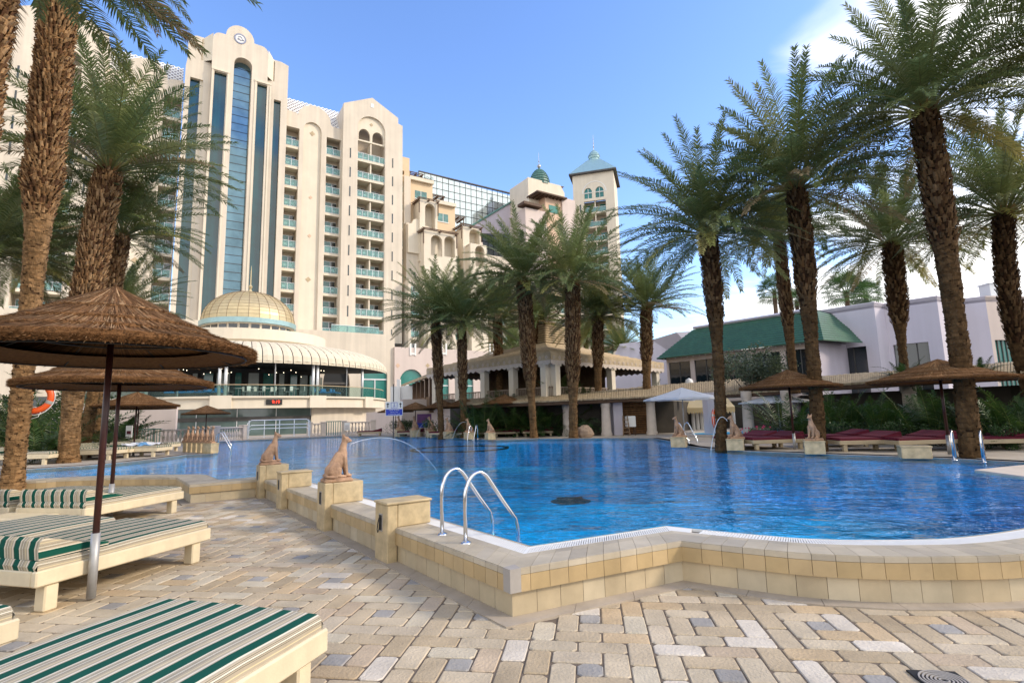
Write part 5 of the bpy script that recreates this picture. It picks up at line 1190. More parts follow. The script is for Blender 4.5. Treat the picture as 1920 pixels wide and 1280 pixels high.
# cornice blocks (parapets)
for (a,c,y,o_) in ((770,811,340,-1.6),(820,853,384,-1.1)):
    t0,t1,z=tzb(a,c,y,o_); part(th,'parapet','cream_light',lambda b:b.fbox(F,t0-.2,t1+.2,z-.1,z+.55,o_+.2,o_-.3))
def pergola_roof(px0,px1,y0,off,ln=3):
    t0,t1,z=tzb(px0,px1,y0,off)
    def fn(b):
        for q in (0,.5,1): tt=lerp(t0,t1,q); b.fbox(F,tt-.12,tt+.12,z-.25,z,off,off-ln)
        for k in range(6): o_=off-ln*k/5; b.fbox(F,t0-.3,t1+.3,z+.01,z+.16,o_+.06,o_-.06)
        for q in (t0,t1): b.fbox(F,q-.07,q+.07,z-2.6,z-.26,off-.1,off-.25)
    part(th,'roof_pergola','dark_wood',fn)
for a in ((769,792,325,-3),(811,832,367,-2.5),(851,870,406,-2.5),(787,822,374,1.3),(795,857,433,2.8),(866,903,424,1.6)): pergola_roof(*a)
def rounded_par(px0,px1,py,off):
    t0,t1,z=tzb(px0,px1,py,off); c=(t0+t1)/2; part(th,'rounded_parapet','cream_light',lambda b:b.plate(F,[(t0,z-5),(t1,z-5),(t1,z),(c+(t1-t0)*.28,z+.2)]+[(c+(t1-t0)*.26*math.cos(a),z+.2+.9*math.sin(a)) for a in [PI*k/8 for k in range(9)]]+[(t0,z)],(),off+.3,off-.3))
rounded_par(764,795,423,.1)
for (x,w_) in ((765,14),(800,14),(845,16),(885,16),(925,16),(965,16),(1000,16),(1040,16)):
    t0,t1,_=tzb(x,x+w_,500,2.4)
    part(th,'pier','cream_wall' if x%2 else 'cream_light',lambda b:b.fbox(F,t0,t0+(t1-t0)*.35,8,24,2.6+ (x%3)*.15,-3))
    for k in (7,8,9,10,11): balcony(th,t0+(t1-t0)*.35,t0+(t1-t0)*1.5,ZR[k]+.1,2.3,1.4)
p=dp(804,343,93); o=plant(BU[0],p.x,p.y,p.z-.5,(1.0,1.0,1.0),'round dark bush on the terrace parapet high on the peach hotel wing','leafy_bush','bush')
# mirror curtain wall
th=thing('glass_curtain_wall','big pale mirror glass grid wall rising behind the stepped hotel terraces','glass wall',org_of(30,0,-14))
OG=-14
pg=[F.tz(x,y,OG) for x,y in ((785,322),(970,371),(985,384),(985,430),(785,430))]
part(th,'glass',['mirror_glass'],lambda b:b.plate(F,[(pg[0][0],10),(pg[2][0],10),pg[2],pg[1],pg[0]],(),OG,OG-.3))
def grid(b):
    t=pg[0][0]; zt_=pg[0][1]
    while t<pg[2][0]: b.fbox(F,t-.04,t+.04,10,zt_-.02,OG+.06,OG+.001); t+=1.35
    z=20
    while z<zt_: b.fbox(F,pg[0][0],pg[2][0],z-.04,z+.04,OG+.07,OG+.002); z+=1.6
part(th,'mullions','black',grid)
part(th,'top_rail','mid_int',lambda b:b.fbox(F,pg[0][0],pg[2][0],pg[0][1]-.02,pg[0][1]+.25,OG+.1,OG-.3))
# sloping glass roof in front of the curtain wall
part(th,'sloping_roof','lilac_shade',lambda b:b.plate(F,[F.tz(x,y,-9) for x,y in ((866,436),(972,372),(1000,376),(1000,440))],(),-9,-9.4))
part(th,'sloping_roof_edge','green_dome',lambda b:b.tube([F.P(*F.tz(866,434,-8.9),-8.9),F.P(*F.tz(973,370,-8.9),-8.9)],.22,6))
# ---- right tower
F2=Frame(1114,112,-2570)
def t2(px,py,o=0): return F2.tz(px,py,o)
th=thing('hotel_corner_tower','pale square corner tower with twin green arched windows, hipped roof and slim green cupola','tower',tuple(F2.P(0,0,0)))
a0,a1=t2(1076,400)[0],t2(1154,400)[0]; a0,a1=min(a0,a1),max(a0,a1); ze=t2(1114,322)[1]; S2=a1-a0; oo=tuple(th.location)
def p2(name,mt,fn,smooth=False): return part(th,name,mt,fn,smooth)
def tp(px,py): return t2(px,py)
cA=(t2(1095,380)[0],t2(1136,380)[0]); bx0,bx1=min(cA),max(cA)
zAr=t2(1114,336)[1]; zSil=t2(1114,372)[1]; zOpen=t2(1114,376)[1]; zrl=t2(1114,388)[1]
sp=lambda x,y:t2(x,y)
wv0=sorted((t2(1095.5,365)[0],t2(1110,365)[0])); wv1=sorted((t2(1116.5,365)[0],t2(1132,365)[0])); zw0=t2(1114,371)[1]; zw1=t2(1114,351)[1]
p2('wall','cream_light',lambda b:(b.plate(F2,[(a0,5),(a1,5),(a1,ze),(a0,ze)],[[(bx0,6),(bx1,6),(bx1,zOpen),(bx0,zOpen)],arch(wv0[0],wv0[1],zw0,zw1-1,1.0),arch(wv1[0],wv1[1],zw0,zw1-1,1.0)],0,-.6),b.fbox(F2,a0,a0+.4,5,ze,-.61,-S2),b.fbox(F2,a1-.4,a1,5,ze,-.61,-S2)))
p2('recess_wall','recess_wall',lambda b:(b.fbox(F2,bx0-.5,bx1+.5,5,zOpen+.5,-2.0,-2.4)))
p2('arch_band','white_paint',lambda b:b.plate(F2,[((bx0+bx1)/2+ (bx1-bx0)/2*1.12*math.cos(a),zw1-1.2+(bx1-bx0)/2*1.1*math.sin(a)) for a in [PI*k/16 for k in range(17)]],[[((bx0+bx1)/2+ (bx1-bx0)/2*1.03*math.cos(a),zw1-1.1+(bx1-bx0)/2*1.0*math.sin(a)) for a in [PI*k/16 for k in range(17)]]],.05,.001))
for wv in (wv0,wv1): p2('arched_window','green_glass',lambda b:b.plate(F2,arch(wv[0]-.05,wv[1]+.05,zw0,zw1-1,1.05),(),-.25,-.3)); p2('window_bar','white_paint',lambda b:(b.fbox(F2,sum(wv)/2-.05,sum(wv)/2+.05,zw0,zw1,-.2,-.249),b.fbox(F2,wv[0],wv[1],(zw0+zw1)/2,(zw0+zw1)/2+.1,-.2,-.249)))
Fs=F; 
k=0; z=zrl
while z>8:
    def fn(b,z=z): b.fbox(F2,bx0,bx1,z-1.45,z-1.1,-.1,-1.95,0); b.fbox(F2,bx0,bx1,z-1.0,z-.1,-.15,-.18,1); b.fbox(F2,bx0,bx1,z-.06,z,-.1,-.2,2); b.fbox(F2,(bx0+bx1)/2-.12,(bx0+bx1)/2+.12,z-1.1,z+2.0,-.3,-1.9,0); b.fbox(F2,bx0+.3,bx0+1.5,z-1.1,z+1.1,-1.9,-1.99,3); b.fbox(F2,bx1-1.6,bx1-.3,z-1.1,z+1.1,-1.9,-1.99,3)
    p2('balcony',['cream_light','rail_glass','white_metal','green_glass'],fn); z-=3.2475; k+=1
for k in range(9): p2('slit_window','dark_glass',lambda b:b.fbox(F2,a1-1.7,a1-1.4,zrl-.9-3.25*k,zrl+.9-3.25*k,.02,-.1))
def hip(b):
    e=.7; zc0=ze; P_=[F2.P(a0-e,zc0,e),F2.P(a1+e,zc0,e),F2.P(a1+e,zc0,-S2-e),F2.P(a0-e,zc0,-S2-e)]; m_=(a0+a1)/2; q=S2*.16; zt_=ze+4.4; T_=[F2.P(m_-q,zt_,-S2/2+q),F2.P(m_+q,zt_,-S2/2+q),F2.P(m_+q,zt_,-S2/2-q),F2.P(m_-q,zt_,-S2/2-q)]
    B_=[v-Vector((0,0,.35)) for v in P_]; b.add(P_+T_+B_,[(0,1,5,4),(1,2,6,5),(2,3,7,6),(3,0,4,7),(4,5,6,7)],0); b.add(P_+B_,[(0,1,5,4),(1,2,6,5),(2,3,7,6),(3,0,4,7),(4,5,6,7)],1)
p2('hipped_roof',['teal_band','mid_int'],hip)
cc=F2.P((a0+a1)/2,0,-S2/2)
def cup(b,r,z0,onion,col=None):
    b.lathe([(r*.95,z0),(r*.95,z0+.9*r),(r*1.08,z0+.95*r),(r*1.15,z0+1.2*r),(r*1.12,z0+1.6*r),(r*.98,z0+2.0*r),(r*.7,z0+2.45*r),(r*.35,z0+2.75*r),(.08,z0+2.95*r)],(cc.x,cc.y,0),20)
p2('cupola','teal_band',lambda b:(cup(b,1.15,ze+4.0,1),[b.lathe([(1.36-.12*abs(k-1)-.1*max(0,k-2),ze+5.2+.38*k),(1.42-.12*abs(k-1)-.1*max(0,k-2),ze+5.25+.38*k),(1.30-.12*abs(k-1)-.14*max(0,k-2),ze+5.4+.38*k)],(cc.x,cc.y,0),20) for k in range(5)]))
p2('spire','galv',lambda b:(b.tube([(cc.x,cc.y,ze+7.2),(cc.x,cc.y,ze+11)],[.07,.03],6),b.sphere((cc.x,cc.y,ze+8.1),.2,(1,1,1),8),b.sphere((cc.x,cc.y,ze+9.0),.15,(1,1,1),8),b.sphere((cc.x,cc.y,ze+10),.12,(1,1,1),8)))
# ---- domed block left of it
th=thing('hotel_dome_block','pale flat topped hotel block with a squat green dome and a dark wooden roof pergola','hotel block',tuple(dp(1012,640,104).xy)+(0,))
F3=Frame(1001,104,2518)
def q3(px,py,o=0): return F3.tz(px,py,o)
l0=q3(1001,335); l1=q3(1058,350)
part(th,'wall','cream_light',lambda b:(b.plate(F3,[(0,5),(l1[0],5),(l1[0],l1[1]-1.5),(l1[0]-1.0,l1[1]),(0,l0[1])],(),0,-.5),b.fbox(F3,-.0,.4,5,l0[1]-.05,-.51,-7),b.fbox(F3,l1[0]-.5,l1[0],5,l1[1]-2,-.51,-8)))
e3=dp(968,349,111)
def lwall(b):
    A=F3.P(0,0,0); B_=Vector((e3.x,e3.y,0)); b.add([(A.x,A.y,5),(B_.x,B_.y,5),(B_.x,B_.y,e3.z),(A.x,A.y,l0[1])],[(0,1,2,3)]); C_=B_+F3.d*l1[0]*1.0; D_=F3.P(l1[0],0,0); b.add([(A.x,A.y,l0[1]-.02),(B_.x,B_.y,e3.z-.02),(C_.x,C_.y,e3.z-1),(D_.x,D_.y,l1[1]-.02)],[(0,1,2,3)])
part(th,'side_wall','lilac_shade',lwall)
dc=dp(1011,325,108); l0=(l0[0],l0[1]+1.0)
part(th,'dome','green_dome',lambda b:(b.lathe([(2.15*math.cos(a),l0[1]-1.3+3.7*math.sin(a)) for a in [PI/2*k/10 for k in range(10)]]+[(.15,l0[1]+2.5),(.2,l0[1]+2.9)],(dc.x,dc.y,0),16),[b.lathe([(2.25*math.cos(a),l0[1]-1.3+3.75*math.sin(a)-.1),(2.32*math.cos(a),l0[1]-1.3+3.75*math.sin(a)-.02),(2.2*math.cos(a)*.97,l0[1]-1.3+3.75*math.sin(a)+.12)],(dc.x,dc.y,0),16) for a in [.15+.17*k for k in range(7)]]),False)
part(th,'spire','galv',lambda b:(b.sphere((dc.x,dc.y,l0[1]+3.2),.42,(1,1,1.1),10),b.tube([(dc.x,dc.y,l0[1]+3.2),(dc.x,dc.y,l0[1]+6.3)],[.06,.03],6),b.sphere((dc.x,dc.y,l0[1]+4.3),.16,(1,1,1),8)))
pz=q3(1030,366,3)
part(th,'roof_pergola','dark_wood',lambda b:([b.fbox(F3,q3(1008,366,3)[0]+k*.9,q3(1008,366,3)[0]+k*.9+.25,pz[1]-.2,pz[1],3,-1) for k in range(8)],b.fbox(F3,q3(1006,366,3)[0],q3(1062,366,3)[0],pz[1]+.01,pz[1]+.3,3.3,-.5)))
part(th,'peach_block','peach_wall',lambda b:b.fbox(F3,q3(1022,370,2)[0],q3(1056,370,2)[0],5,q3(1040,372,2)[1],2,-3))
part(th,'lower_block','pink_wall',lambda b:(b.fbox(F3,q3(985,395,2.6)[0],q3(1024,395,2.6)[0],5,q3(1000,392,2.6)[1],2.6,-3),b.fbox(F3,q3(1056,395,2.5)[0],q3(1080,395,2.5)[0],5,q3(1066,372,2.5)[1],2.3,-3)))
part(th,'window','green_glass',lambda b:b.fbox(F3,q3(1029,390,2)[0],q3(1046,390,2)[0],q3(1038,400,2)[1],q3(1038,386,2)[1],2.05,1.9))
part(th,'small_pergola','dark_wood',lambda b:b.fbox(F3,q3(982,385,3.2)[0],q3(1016,385,3.2)[0],q3(1000,386,3.2)[1],q3(1000,381,3.2)[1],3.4,1))
# ================================================================ PODIUM WALLS
OP=9
FP=Frame(600,80,2518,off=OP)
th=thing('podium_wall','plain cream podium wall right of the domed restaurant with one tall green arched window','wall',tuple(FP.P(8,0,0)))
pa0=FP.tz(592,618)[0]-6; pb0=FP.tz(740,628)[0]; zp=FP.tz(740,628)[1]; zg=ZD
wa=(FP.tz(681,720)[0],FP.tz(726,720)[0]); wz0=FP.tz(704,752)[1]; wz1=FP.tz(704,678)[1]; wr_=(wa[1]-wa[0])/2
part(th,'wall','cream_wall',lambda b:b.plate(FP,[(pa0,zg-.3),(pb0,zg-.3),(pb0,zp),(pa0,zp)],[arch(wa[0],wa[1],wz0,wz1-wr_*1.15,wr_*1.15,16),arch(FP.tz(606,700)[0],FP.tz(656,700)[0],4.1,wz1-3.2,3.0,16)],0,-.6))
part(th,'dark_doorway',['dark_int','mid_int'],lambda b:(b.fbox(FP,FP.tz(600,700)[0],FP.tz(662,700)[0],4,wz1+.5,-.61,-.7,0),b.fbox(FP,FP.tz(606,700)[0],FP.tz(656,700)[0],6.4,6.7,-.45,-.55,1)))
part(th,'arched_window',['green_glass','mid_int','white_metal'],lambda b:(b.plate(FP,arch(wa[0]-.1,wa[1]+.1,wz0,wz1-wr_*1.15,wr_*1.18,16),(),-.3,-.35,0),b.fbox(FP,wa[0],wa[1],wz0+3.0,wz0+3.18,-.2,-.29,2),b.fbox(FP,(wa[0]+wa[1])/2-.07,(wa[0]+wa[1])/2+.07,wz0,wz0+3,-.2,-.29,2)))
part(th,'terrace_floor','pale_stone',lambda b:b.fbox(FP,pa0,pb0,zp-.6,zp-.05,-.61,-OP))
part(th,'terrace_railing',['rail_glass','white_metal'],lambda b:(b.fbox(FP,FP.tz(622,620)[0],FP.tz(712,624)[0],zp,zp+.95,-.3,-.34,0),b.fbox(FP,FP.tz(622,620)[0],FP.tz(712,624)[0],zp+.95,zp+1.02,-.28,-.36,1)))
p=FP.P(FP.tz(690,620)[0],0,-1.2); plant(BU[1],p.x,p.y,zp-.05,(1.2,.8,.9),'leafy planting on the podium terrace under the gable balconies','leafy_bush','bush')
p=FP.P(FP.tz(728,560)[0],0,-3.5); 
OQ=9.4; FQ=Frame(600,80,2518,off=OQ)
th=thing('arcade_wall','pinkish white wall with pointed green arches and small diamond tiles, behind the mid palms','wall',tuple(FQ.P(20,0,0)))
q0=FQ.tz(740,650)[0]; q1=FQ.tz(1010,665)[0]; zq=FQ.tz(742,650)[1]; zl=FQ.tz(770,750)[1]
ar=[(749,794,692),(810,842,692),(858,888,693),(905,935,694)]
hol=[]
for (x0,x1,yt) in ar:
    h0,h1=FQ.tz(x0,740)[0],FQ.tz(x1,740)[0]; ztp=FQ.tz((x0+x1)/2,yt)[1]; c_=(h0+h1)/2; hw=(h1-h0)/2; rs=hw*1.15
    hol.append([(h0,zl),(h1,zl)]+[(c_+hw*math.cos(a),ztp-rs+rs*math.sin(a)**.9) for a in [PI*k/14 for k in range(15)]])
part(th,'wall','pink_wall',lambda b:b.plate(FQ,[(q0,zg-.3),(q1,zg-.3),(q1,zq),(q0,zq)],hol,0,-.5))
for h in hol: part(th,'arched_window',['green_glass','white_metal'],lambda b:(b.plate(FQ,h,(),-.28,-.34,0),b.fbox(FQ,h[0][0],h[1][0],h[0][1]+2.1,h[0][1]+2.25,-.2,-.27,1)))
for i,x in enumerate((746,802,851,897)):
    t_,z_=FQ.tz(x,685); part(th,'diamond_tile','peach_wall' if i%2==0 else 'tan_slats',lambda b:b.plate(FQ,[(t_-.35,z_),(t_,z_-.35),(t_+.35,z_),(t_,z_+.35)],(),.04,.001))
for x in (774,832,922):
    t_,z_=FQ.tz(x,650); part(th,'rooftop_post','white_paint',lambda b:(b.fbox(FQ,t_-.5,t_-.25,z_-1.3,z_+.5,.12,.001),b.fbox(FQ,t_+.25,t_+.5,z_-1.3,z_+.5,.12,.001),b.fbox(FQ,t_-.25,t_+.25,z_-1.2,z_-.9,.1,.001)))
t_,z_=FQ.tz(790,640)
p=FQ.P(FQ.tz(845,640)[0],0,-2); plant(AR[1],p.x,p.y,zq-.4,1.0,'dark leafy potted tree on the roof edge of the arcade wall','leafy_tree','tree')
# ground-floor things under the arcade
for (x0,x1,y0,y1,mt,nm,lb,ct) in ((712,731,771,792,'mid_int','wall_shutter','dark metal shutter in the cream wall left of the blue pool sign','shutter'),(768,776,700,701,'','','','')):
    if not mt: continue
    a,b_=FP.tz(x0,780)[0],FP.tz(x1,780)[0]; za,zb_=FP.tz(x0,y1)[1],FP.tz(x0,y0)[1]; th=thing(nm,lb,ct,tuple(FP.P(a,za,0))); part(th,'panel',mt,lambda b:b.fbox(FP,a,b_,za,zb_,.1,.001)); part(th,'slats','black',lambda b:[b.fbox(FP,a+.05,b_-.05,lerp(za,zb_,k/8)+.03,lerp(za,zb_,k/8)+.08,.13,.101) for k in range(8)])
# wall painting (plain coloured stand-in)
FM=Frame(805,41.5,2518); a,b_=FM.tz(782,780)[0],FM.tz(826,780)[0]; zm0,zm1=FM.tz(805,792)[1],FM.tz(805,770)[1]
th=thing('painted_wall_panel','grey wall panel with a plain purple and blue painted band, behind the small far cats','panel',tuple(FM.P(a,ZD,0)))
part(th,'panel','pink_wall',lambda b:b.fbox(FM,a-1.2,b_+4,ZD,zm1+.9,-.01,-.3)); part(th,'painted_band','sign_purple',lambda b:b.fbox(FM,a,b_,zm0,lerp(zm0,zm1,.75),.03,0)); part(th,'lower_band','sign_blue',lambda b:b.fbox(FM,a-.2,b_+.1,zm0-.35,zm0-.002,.03,0))
# ================================================================ DOMED RESTAURANT
RC=Vector((-31,62)); RR=15.6
th=thing('domed_restaurant','curved glass fronted restaurant with scalloped cream awning and a gold tiled dome','restaurant',(RC.x,RC.y,ZD))
def pr(name,mt,fn,smooth=False): return part(th,name,mt,fn,smooth)
A0,A1=R(-175),R(12)
def band(b,r,z0,z1,th_,n=64,m=0,a0=A0,a1=A1): b.lathe([(r-th_,z0),(r,z0),(r,z1),(r-th_,z1),(r-th_,z0)],(RC.x,RC.y,0),n,m,None,a0=a0,a1=a1)
zs0,zs1=2.85,3.95; zaw=7.15
pr('terrace_slab','cream_light',lambda b:(band(b,RR,zs0,zs1-.18,15),band(b,RR+.22,zs1-.18,zs1,15.2)))
for a in (-95,-70.6,-40,-14): 
    aa=R(a); c_=Vector((RC.x+RR*math.cos(aa),RC.y+RR*math.sin(aa),0)); pr('pilaster','cream_light',lambda b:b.box((c_.x,c_.y,(zs0+zs1)/2+.02),(.5,1.7,zs1-zs0+.06),aa))
RI=RR-2.0
pr('lower_glass',['shop_glass','white_metal'],lambda b:(band(b,RI+.8,ZD-.4,zs0,.06),[b.box((RC.x+(RI+.84)*math.cos(R(a)),RC.y+(RI+.84)*math.sin(R(a)),ZD+1.2),(.05,.06,2.6),R(a),1) for a in range(-170,10,13)]))
pr('lower_counter','mid_int',lambda b:band(b,RI+.9,1.75,2.1,.05))
for a in (-8,-2): aa=R(a-30)
pr('lower_wall','cream_wall',lambda b:band(b,RI+1.0,ZD-.4,zs0-.01,.3,20,0,R(-40),R(12)))
# interior
pr('inner_wall','mid_int',lambda b:band(b,RI-5.5,zs1,zaw,.3,48))
pr('ceiling','dark_int',lambda b:b.lathe([(0.1,zaw-.05),(RR-.1,zaw-.05)],(RC.x,RC.y,0),48,a0=A0,a1=A1))
pr('inner_floor','mid_int',lambda b:b.lathe([(0.1,zs1+.01),(RR-.1,zs1+.01)],(RC.x,RC.y,0),48,a0=A0,a1=A1))
random.seed(9)
def inter(b):
    for k in range(16):
        a=R(-135+k*9.5); r=RI-5.2; w_=random.uniform(.5,1.3); b.box((RC.x+r*math.cos(a),RC.y+r*math.sin(a),zs1+1.4),(.1,w_,2.5),a,k%2)
pr('inner_doors',['curtain','green_glass'],inter)
pr('ceiling_lamps','lamp',lambda b:[b.sphere((RC.x+(RI-random.uniform(.3,4.5))*math.cos(a),RC.y+(RI-1.5)*math.sin(a),random.uniform(6.2,6.8)),.045,(1,1,1),6) for a in [R(random.uniform(-115,-20)) for _ in range(26)]])
for a in (-96,-94.4,-71.6,-69.7,-41,-39.3,-16):
    aa=R(a); pr('post','white_metal',lambda b:b.tube([(RC.x+(RR-.35)*math.cos(aa),RC.y+(RR-.35)*math.sin(aa),zs1),(RC.x+(RR-.35)*math.cos(aa),RC.y+(RR-.35)*math.sin(aa),zaw)],.14,10),True)
for a in (-84,-54.5,-26): aa=R(a); pr('mullion','galv',lambda b:b.tube([(RC.x+(RR-.3)*math.cos(aa),RC.y+(RR-.3)*math.sin(aa),zs1),(RC.x+(RR-.3)*math.cos(aa),RC.y+(RR-.3)*math.sin(aa),zaw)],.06,6))
pr('glass_balustrade',['clear_glass','tan_slats'],lambda b:(band(b,RR-.12,zs1,zs1+1.0,.02,64,0),band(b,RR-.08,zs1+1.0,zs1+1.06,.08,64,1)))
# awning: scalloped panels from ring to eave
RA=RR+.25; rR=8.6; zR=10.0; NPAN=58
def aw(k,f):  # radius,z along the curve f 0..1 from ring to eave
    an=PI/2*f; return rR-.3+(RA-rR+.3)*math.sin(an)**.95,zaw+(zR-zaw-.35)*math.cos(an)**.9
def awn(b):
    for i in range(NPAN):
        a_=A0+(A1-A0)*i/NPAN; b_=A0+(A1-A0)*(i+1)/NPAN; g_=(b_-a_)*.045; a_+=g_; b_-=g_
        for j in range(9):
            P_=[]
            for f in (j/9,(j+1)/9):
                r,z=aw(i,f)
                for an in (a_,(a_+b_)/2,b_): bulge=.06 if abs(an-(a_+b_)/2)<1e-9 else 0; P_.append((RC.x+(r+bulge)*math.cos(an),RC.y+(r+bulge)*math.sin(an),z+bulge*.5))
            b.add(P_,[(0,3,4,1),(1,4,5,2)])
        P_=[(RC.x+RA*math.cos(an),RC.y+RA*math.sin(an),z) for z in (zaw,zaw-.18) for an in (a_,b_)]; b.add(P_,[(0,1,3,2)])
pr('awning','awning_cream',awn)
def ribs(b):
    for i in range(NPAN+1):
        a_=A0+(A1-A0)*i/NPAN; b.tube([(RC.x+(aw(0,f)[0]-.06)*math.cos(a_),RC.y+(aw(0,f)[0]-.06)*math.sin(a_),aw(0,f)[1]-.05) for f in [j/9 for j in range(10)]],.05,4)
pr('awning_ribs','mid_int',ribs)
pr('awning_underside','dark_int',lambda b:b.lathe([(rR,zR-.6),(RR-.5,zaw+.25),(RR-.1,zaw-.02),(RR-.6,zaw-.06)],(RC.x,RC.y,0),48,a0=A0,a1=A1))
pr('roof_ring','cream_light',lambda b:b.lathe([(.1,zR+1.25),(rR,zR+1.25),(rR,zR+.1),(rR-.5,zR-.3),(rR-.5,zR-1)],(RC.x,RC.y,0),64))
DR=4.95; dz=zR+1.25; 
pr('drum','cream_light',lambda b:b.lathe([(DR-.15,dz),(DR-.15,dz+.1),(DR-.3,dz+.12),(DR-.3,dz+1.1),(DR,dz+1.12),(DR,dz+1.2)],(RC.x,RC.y,0),64))
for k in range(26):
    a=2*PI*k/26; 
    if math.sin(a)>.35: continue
    pr('drum_window','dark_glass',lambda b:b.box((RC.x+(DR-.29)*math.cos(a),RC.y+(DR-.29)*math.sin(a),dz+.6),(.06,.86,.92),a))
pr('blue_band','teal_band',lambda b:b.lathe([(DR+.02,dz+1.2),(DR+.22,dz+1.22),(DR+.25,dz+1.75),(DR+.05,dz+1.8)],(RC.x,RC.y,0),72))
def dome(b):
    prof=[((DR+.05)*math.cos(a)**.92,dz+1.8+3.75*math.sin(a)) for a in [PI/2*k/14 for k in range(14)]]+[(.05,dz+1.8+3.75)]
    b.lathe(prof,(RC.x,RC.y,0),28)
    b.lathe([(.35,dz+5.5),(.2,dz+5.8),(.1,dz+6.0),(.22,dz+6.3),(.06,dz+6.6),(.05,dz+8.2),(.01,dz+8.9)],(RC.x,RC.y,0),10)
pr('gold_dome','gold_tile',dome)
def seams(b):
    for i in range(28):
        a_=2*PI*i/28; b.tube([(RC.x+((DR+.06)*math.cos(a)**.92)*math.cos(a_),RC.y+((DR+.06)*math.cos(a)**.92)*math.sin(a_),dz+1.81+3.76*math.sin(a)) for a in [PI/2*k/14 for k in range(14)]],.022,4)
    for k in range(1,14): a=PI/2*k/14; r=(DR+.07)*math.cos(a)**.92; b.tube([(RC.x+r*math.cos(q),RC.y+r*math.sin(q),dz+1.81+3.76*math.sin(a)) for q in [2*PI*j/56 for j in range(57)]],.010,3)
pr('dome_seams','wood_beam',seams)
# digital clock
a_=R(-54.8); rx=RC.x+(RR+.07)*math.cos(a_); ry=RC.y+(RR+.07)*math.sin(a_)
th2=thing('digital_clock','black digital wall clock showing 9:19 in red on the terrace edge','clock',(rx,ry,3.38),a_+PI/2)
mb=MB(); mb.box((0,.02,0),(1.38,.12,.46),bev=.01); mb.build('case','black',th2)
def text_mesh(s,size,ext=.004,bold=True):
    cu=bpy.data.curves.new('t','FONT'); cu.body=s; cu.size=size; cu.extrude=ext; cu.align_x='CENTER'; cu.align_y='CENTER'
    if bold: cu.offset=size*.02
    o=bpy.data.objects.new('t',cu); C.objects.link(o); dg=bpy.context.evaluated_depsgraph_get(); me=bpy.data.meshes.new_from_object(o.evaluated_get(dg)); bpy.data.objects.remove(o); return me
me=text_mesh('9:19',.40,.004,False); me.materials.append(M['red_led']); o=bpy.data.objects.new('digits',me); C.objects.link(o); o.parent=th2; o.rotation_euler=(PI/2,0,0); o.location=(.14,-.05,0)
# terrace furniture
def sofa(b):
    b.box((0,0,.2),(1.7,.8,.4),bev=.06)
def seat(label,i,a,r,kind):
    pass
tk=thing('terrace_sofa','blue cushioned dark sofa on the restaurant terrace, leftmost in view','sofa',(0,0,0),0,'blue sofas on the restaurant terrace')
mb=MB(); mb.box((0,0,.18),(1.8,.85,.3),bev=.04); mb.box((0,.38,.42),(1.8,.12,.4),bev=.03); mb.build('base','mid_int',tk)
for s in(-.45,.45):
    mb=MB(); mb.box((s,-.02,.40),(.82,.7,.16),bev=.05); mb.build('cushion','blue_cushion',tk); mb=MB(); mb.box((s,.27,.60),(.7,.18,.42),.15,bev=.06); mb.build('back_cushion','blue_cushion',tk)
KIDS.clear()
lbl=['blue cushioned dark sofa on the restaurant terrace, leftmost in view','blue sofa on the restaurant terrace, second from the left','blue sofa on the terrace just left of the twin posts','blue sofa on the terrace just right of the left twin posts','blue sofa on the terrace right of the right twin posts','blue sofa nearest the right end of the terrace']
for i,a in enumerate((-93,-87,-80,-74,-35,-28)):
    aa=R(a); L_=(RC.x+(RR-1.4)*math.cos(aa),RC.y+(RR-1.4)*math.sin(aa),zs1+.02)
    if i==0: tk.location=L_; tk.rotation_euler=(0,0,aa-PI/2+.0)
    else: copy_tree(tk,L_,aa+PI/2+.5*(i%2),lbl[i],'blue sofas on the restaurant terrace')
tb=thing('cafe_table','x','table',(0,0,0),0,'white cafe tables on the restaurant terrace'); mb=MB(); mb.lathe([(.01,.73),(.42,.73),(.42,.76),(.01,.76)],(0,0,0),16); mb.build('tabletop','white_paint',tb)
mb=MB(); mb.tube([(0,0,.02),(0,0,.73)],.035,6); mb.lathe([(.01,.03),(.25,0)],(0,0,0),12); mb.build('pedestal','galv',tb)
ch=thing('cafe_chair','x','chair',(0,0,0),0,'pale cafe chairs on the restaurant terrace')
mb=MB(); mb.box((0,0,.45),(.45,.45,.04),bev=.01); mb.build('seat','white_paint',ch); mb=MB(); mb.box((0,.21,.72),(.45,.03,.42),bev=.01); mb.build('backrest','white_paint',ch)
for sx in(-.2,.2):
    for sy in (-.2,.2): mb=MB(); mb.box((sx,sy,.215),(.03,.03,.43)); mb.build('leg','galv',ch)
KIDS.clear(); fi=True
for i,a in enumerate((-66,-61,-57,-51,-46)):
    aa=R(a); L_=Vector((RC.x+(RR-1.6)*math.cos(aa),RC.y+(RR-1.6)*math.sin(aa),zs1+.02))
    lt='small round white table behind the terrace railing, %s from the left'%ordw(i+1)
    if fi: tb.location=L_; tb['label']=lt
    else: copy_tree(tb,L_,0,lt)
    for s in (-1,1):
        l2_=L_+Vector((.75*s,.1,0)); lc='pale chair %s of the %s white table on the restaurant terrace'%('left' if s<0 else 'right',ordw(i+1))
        if fi and s<0: ch.location=l2_; ch.rotation_euler=(0,0,-PI/2*s+.3); ch['label']=lc
        else: copy_tree(ch,l2_,-PI/2*s+random.uniform(-.4,.4)+(PI if 0 else 0),lc)
    fi=False
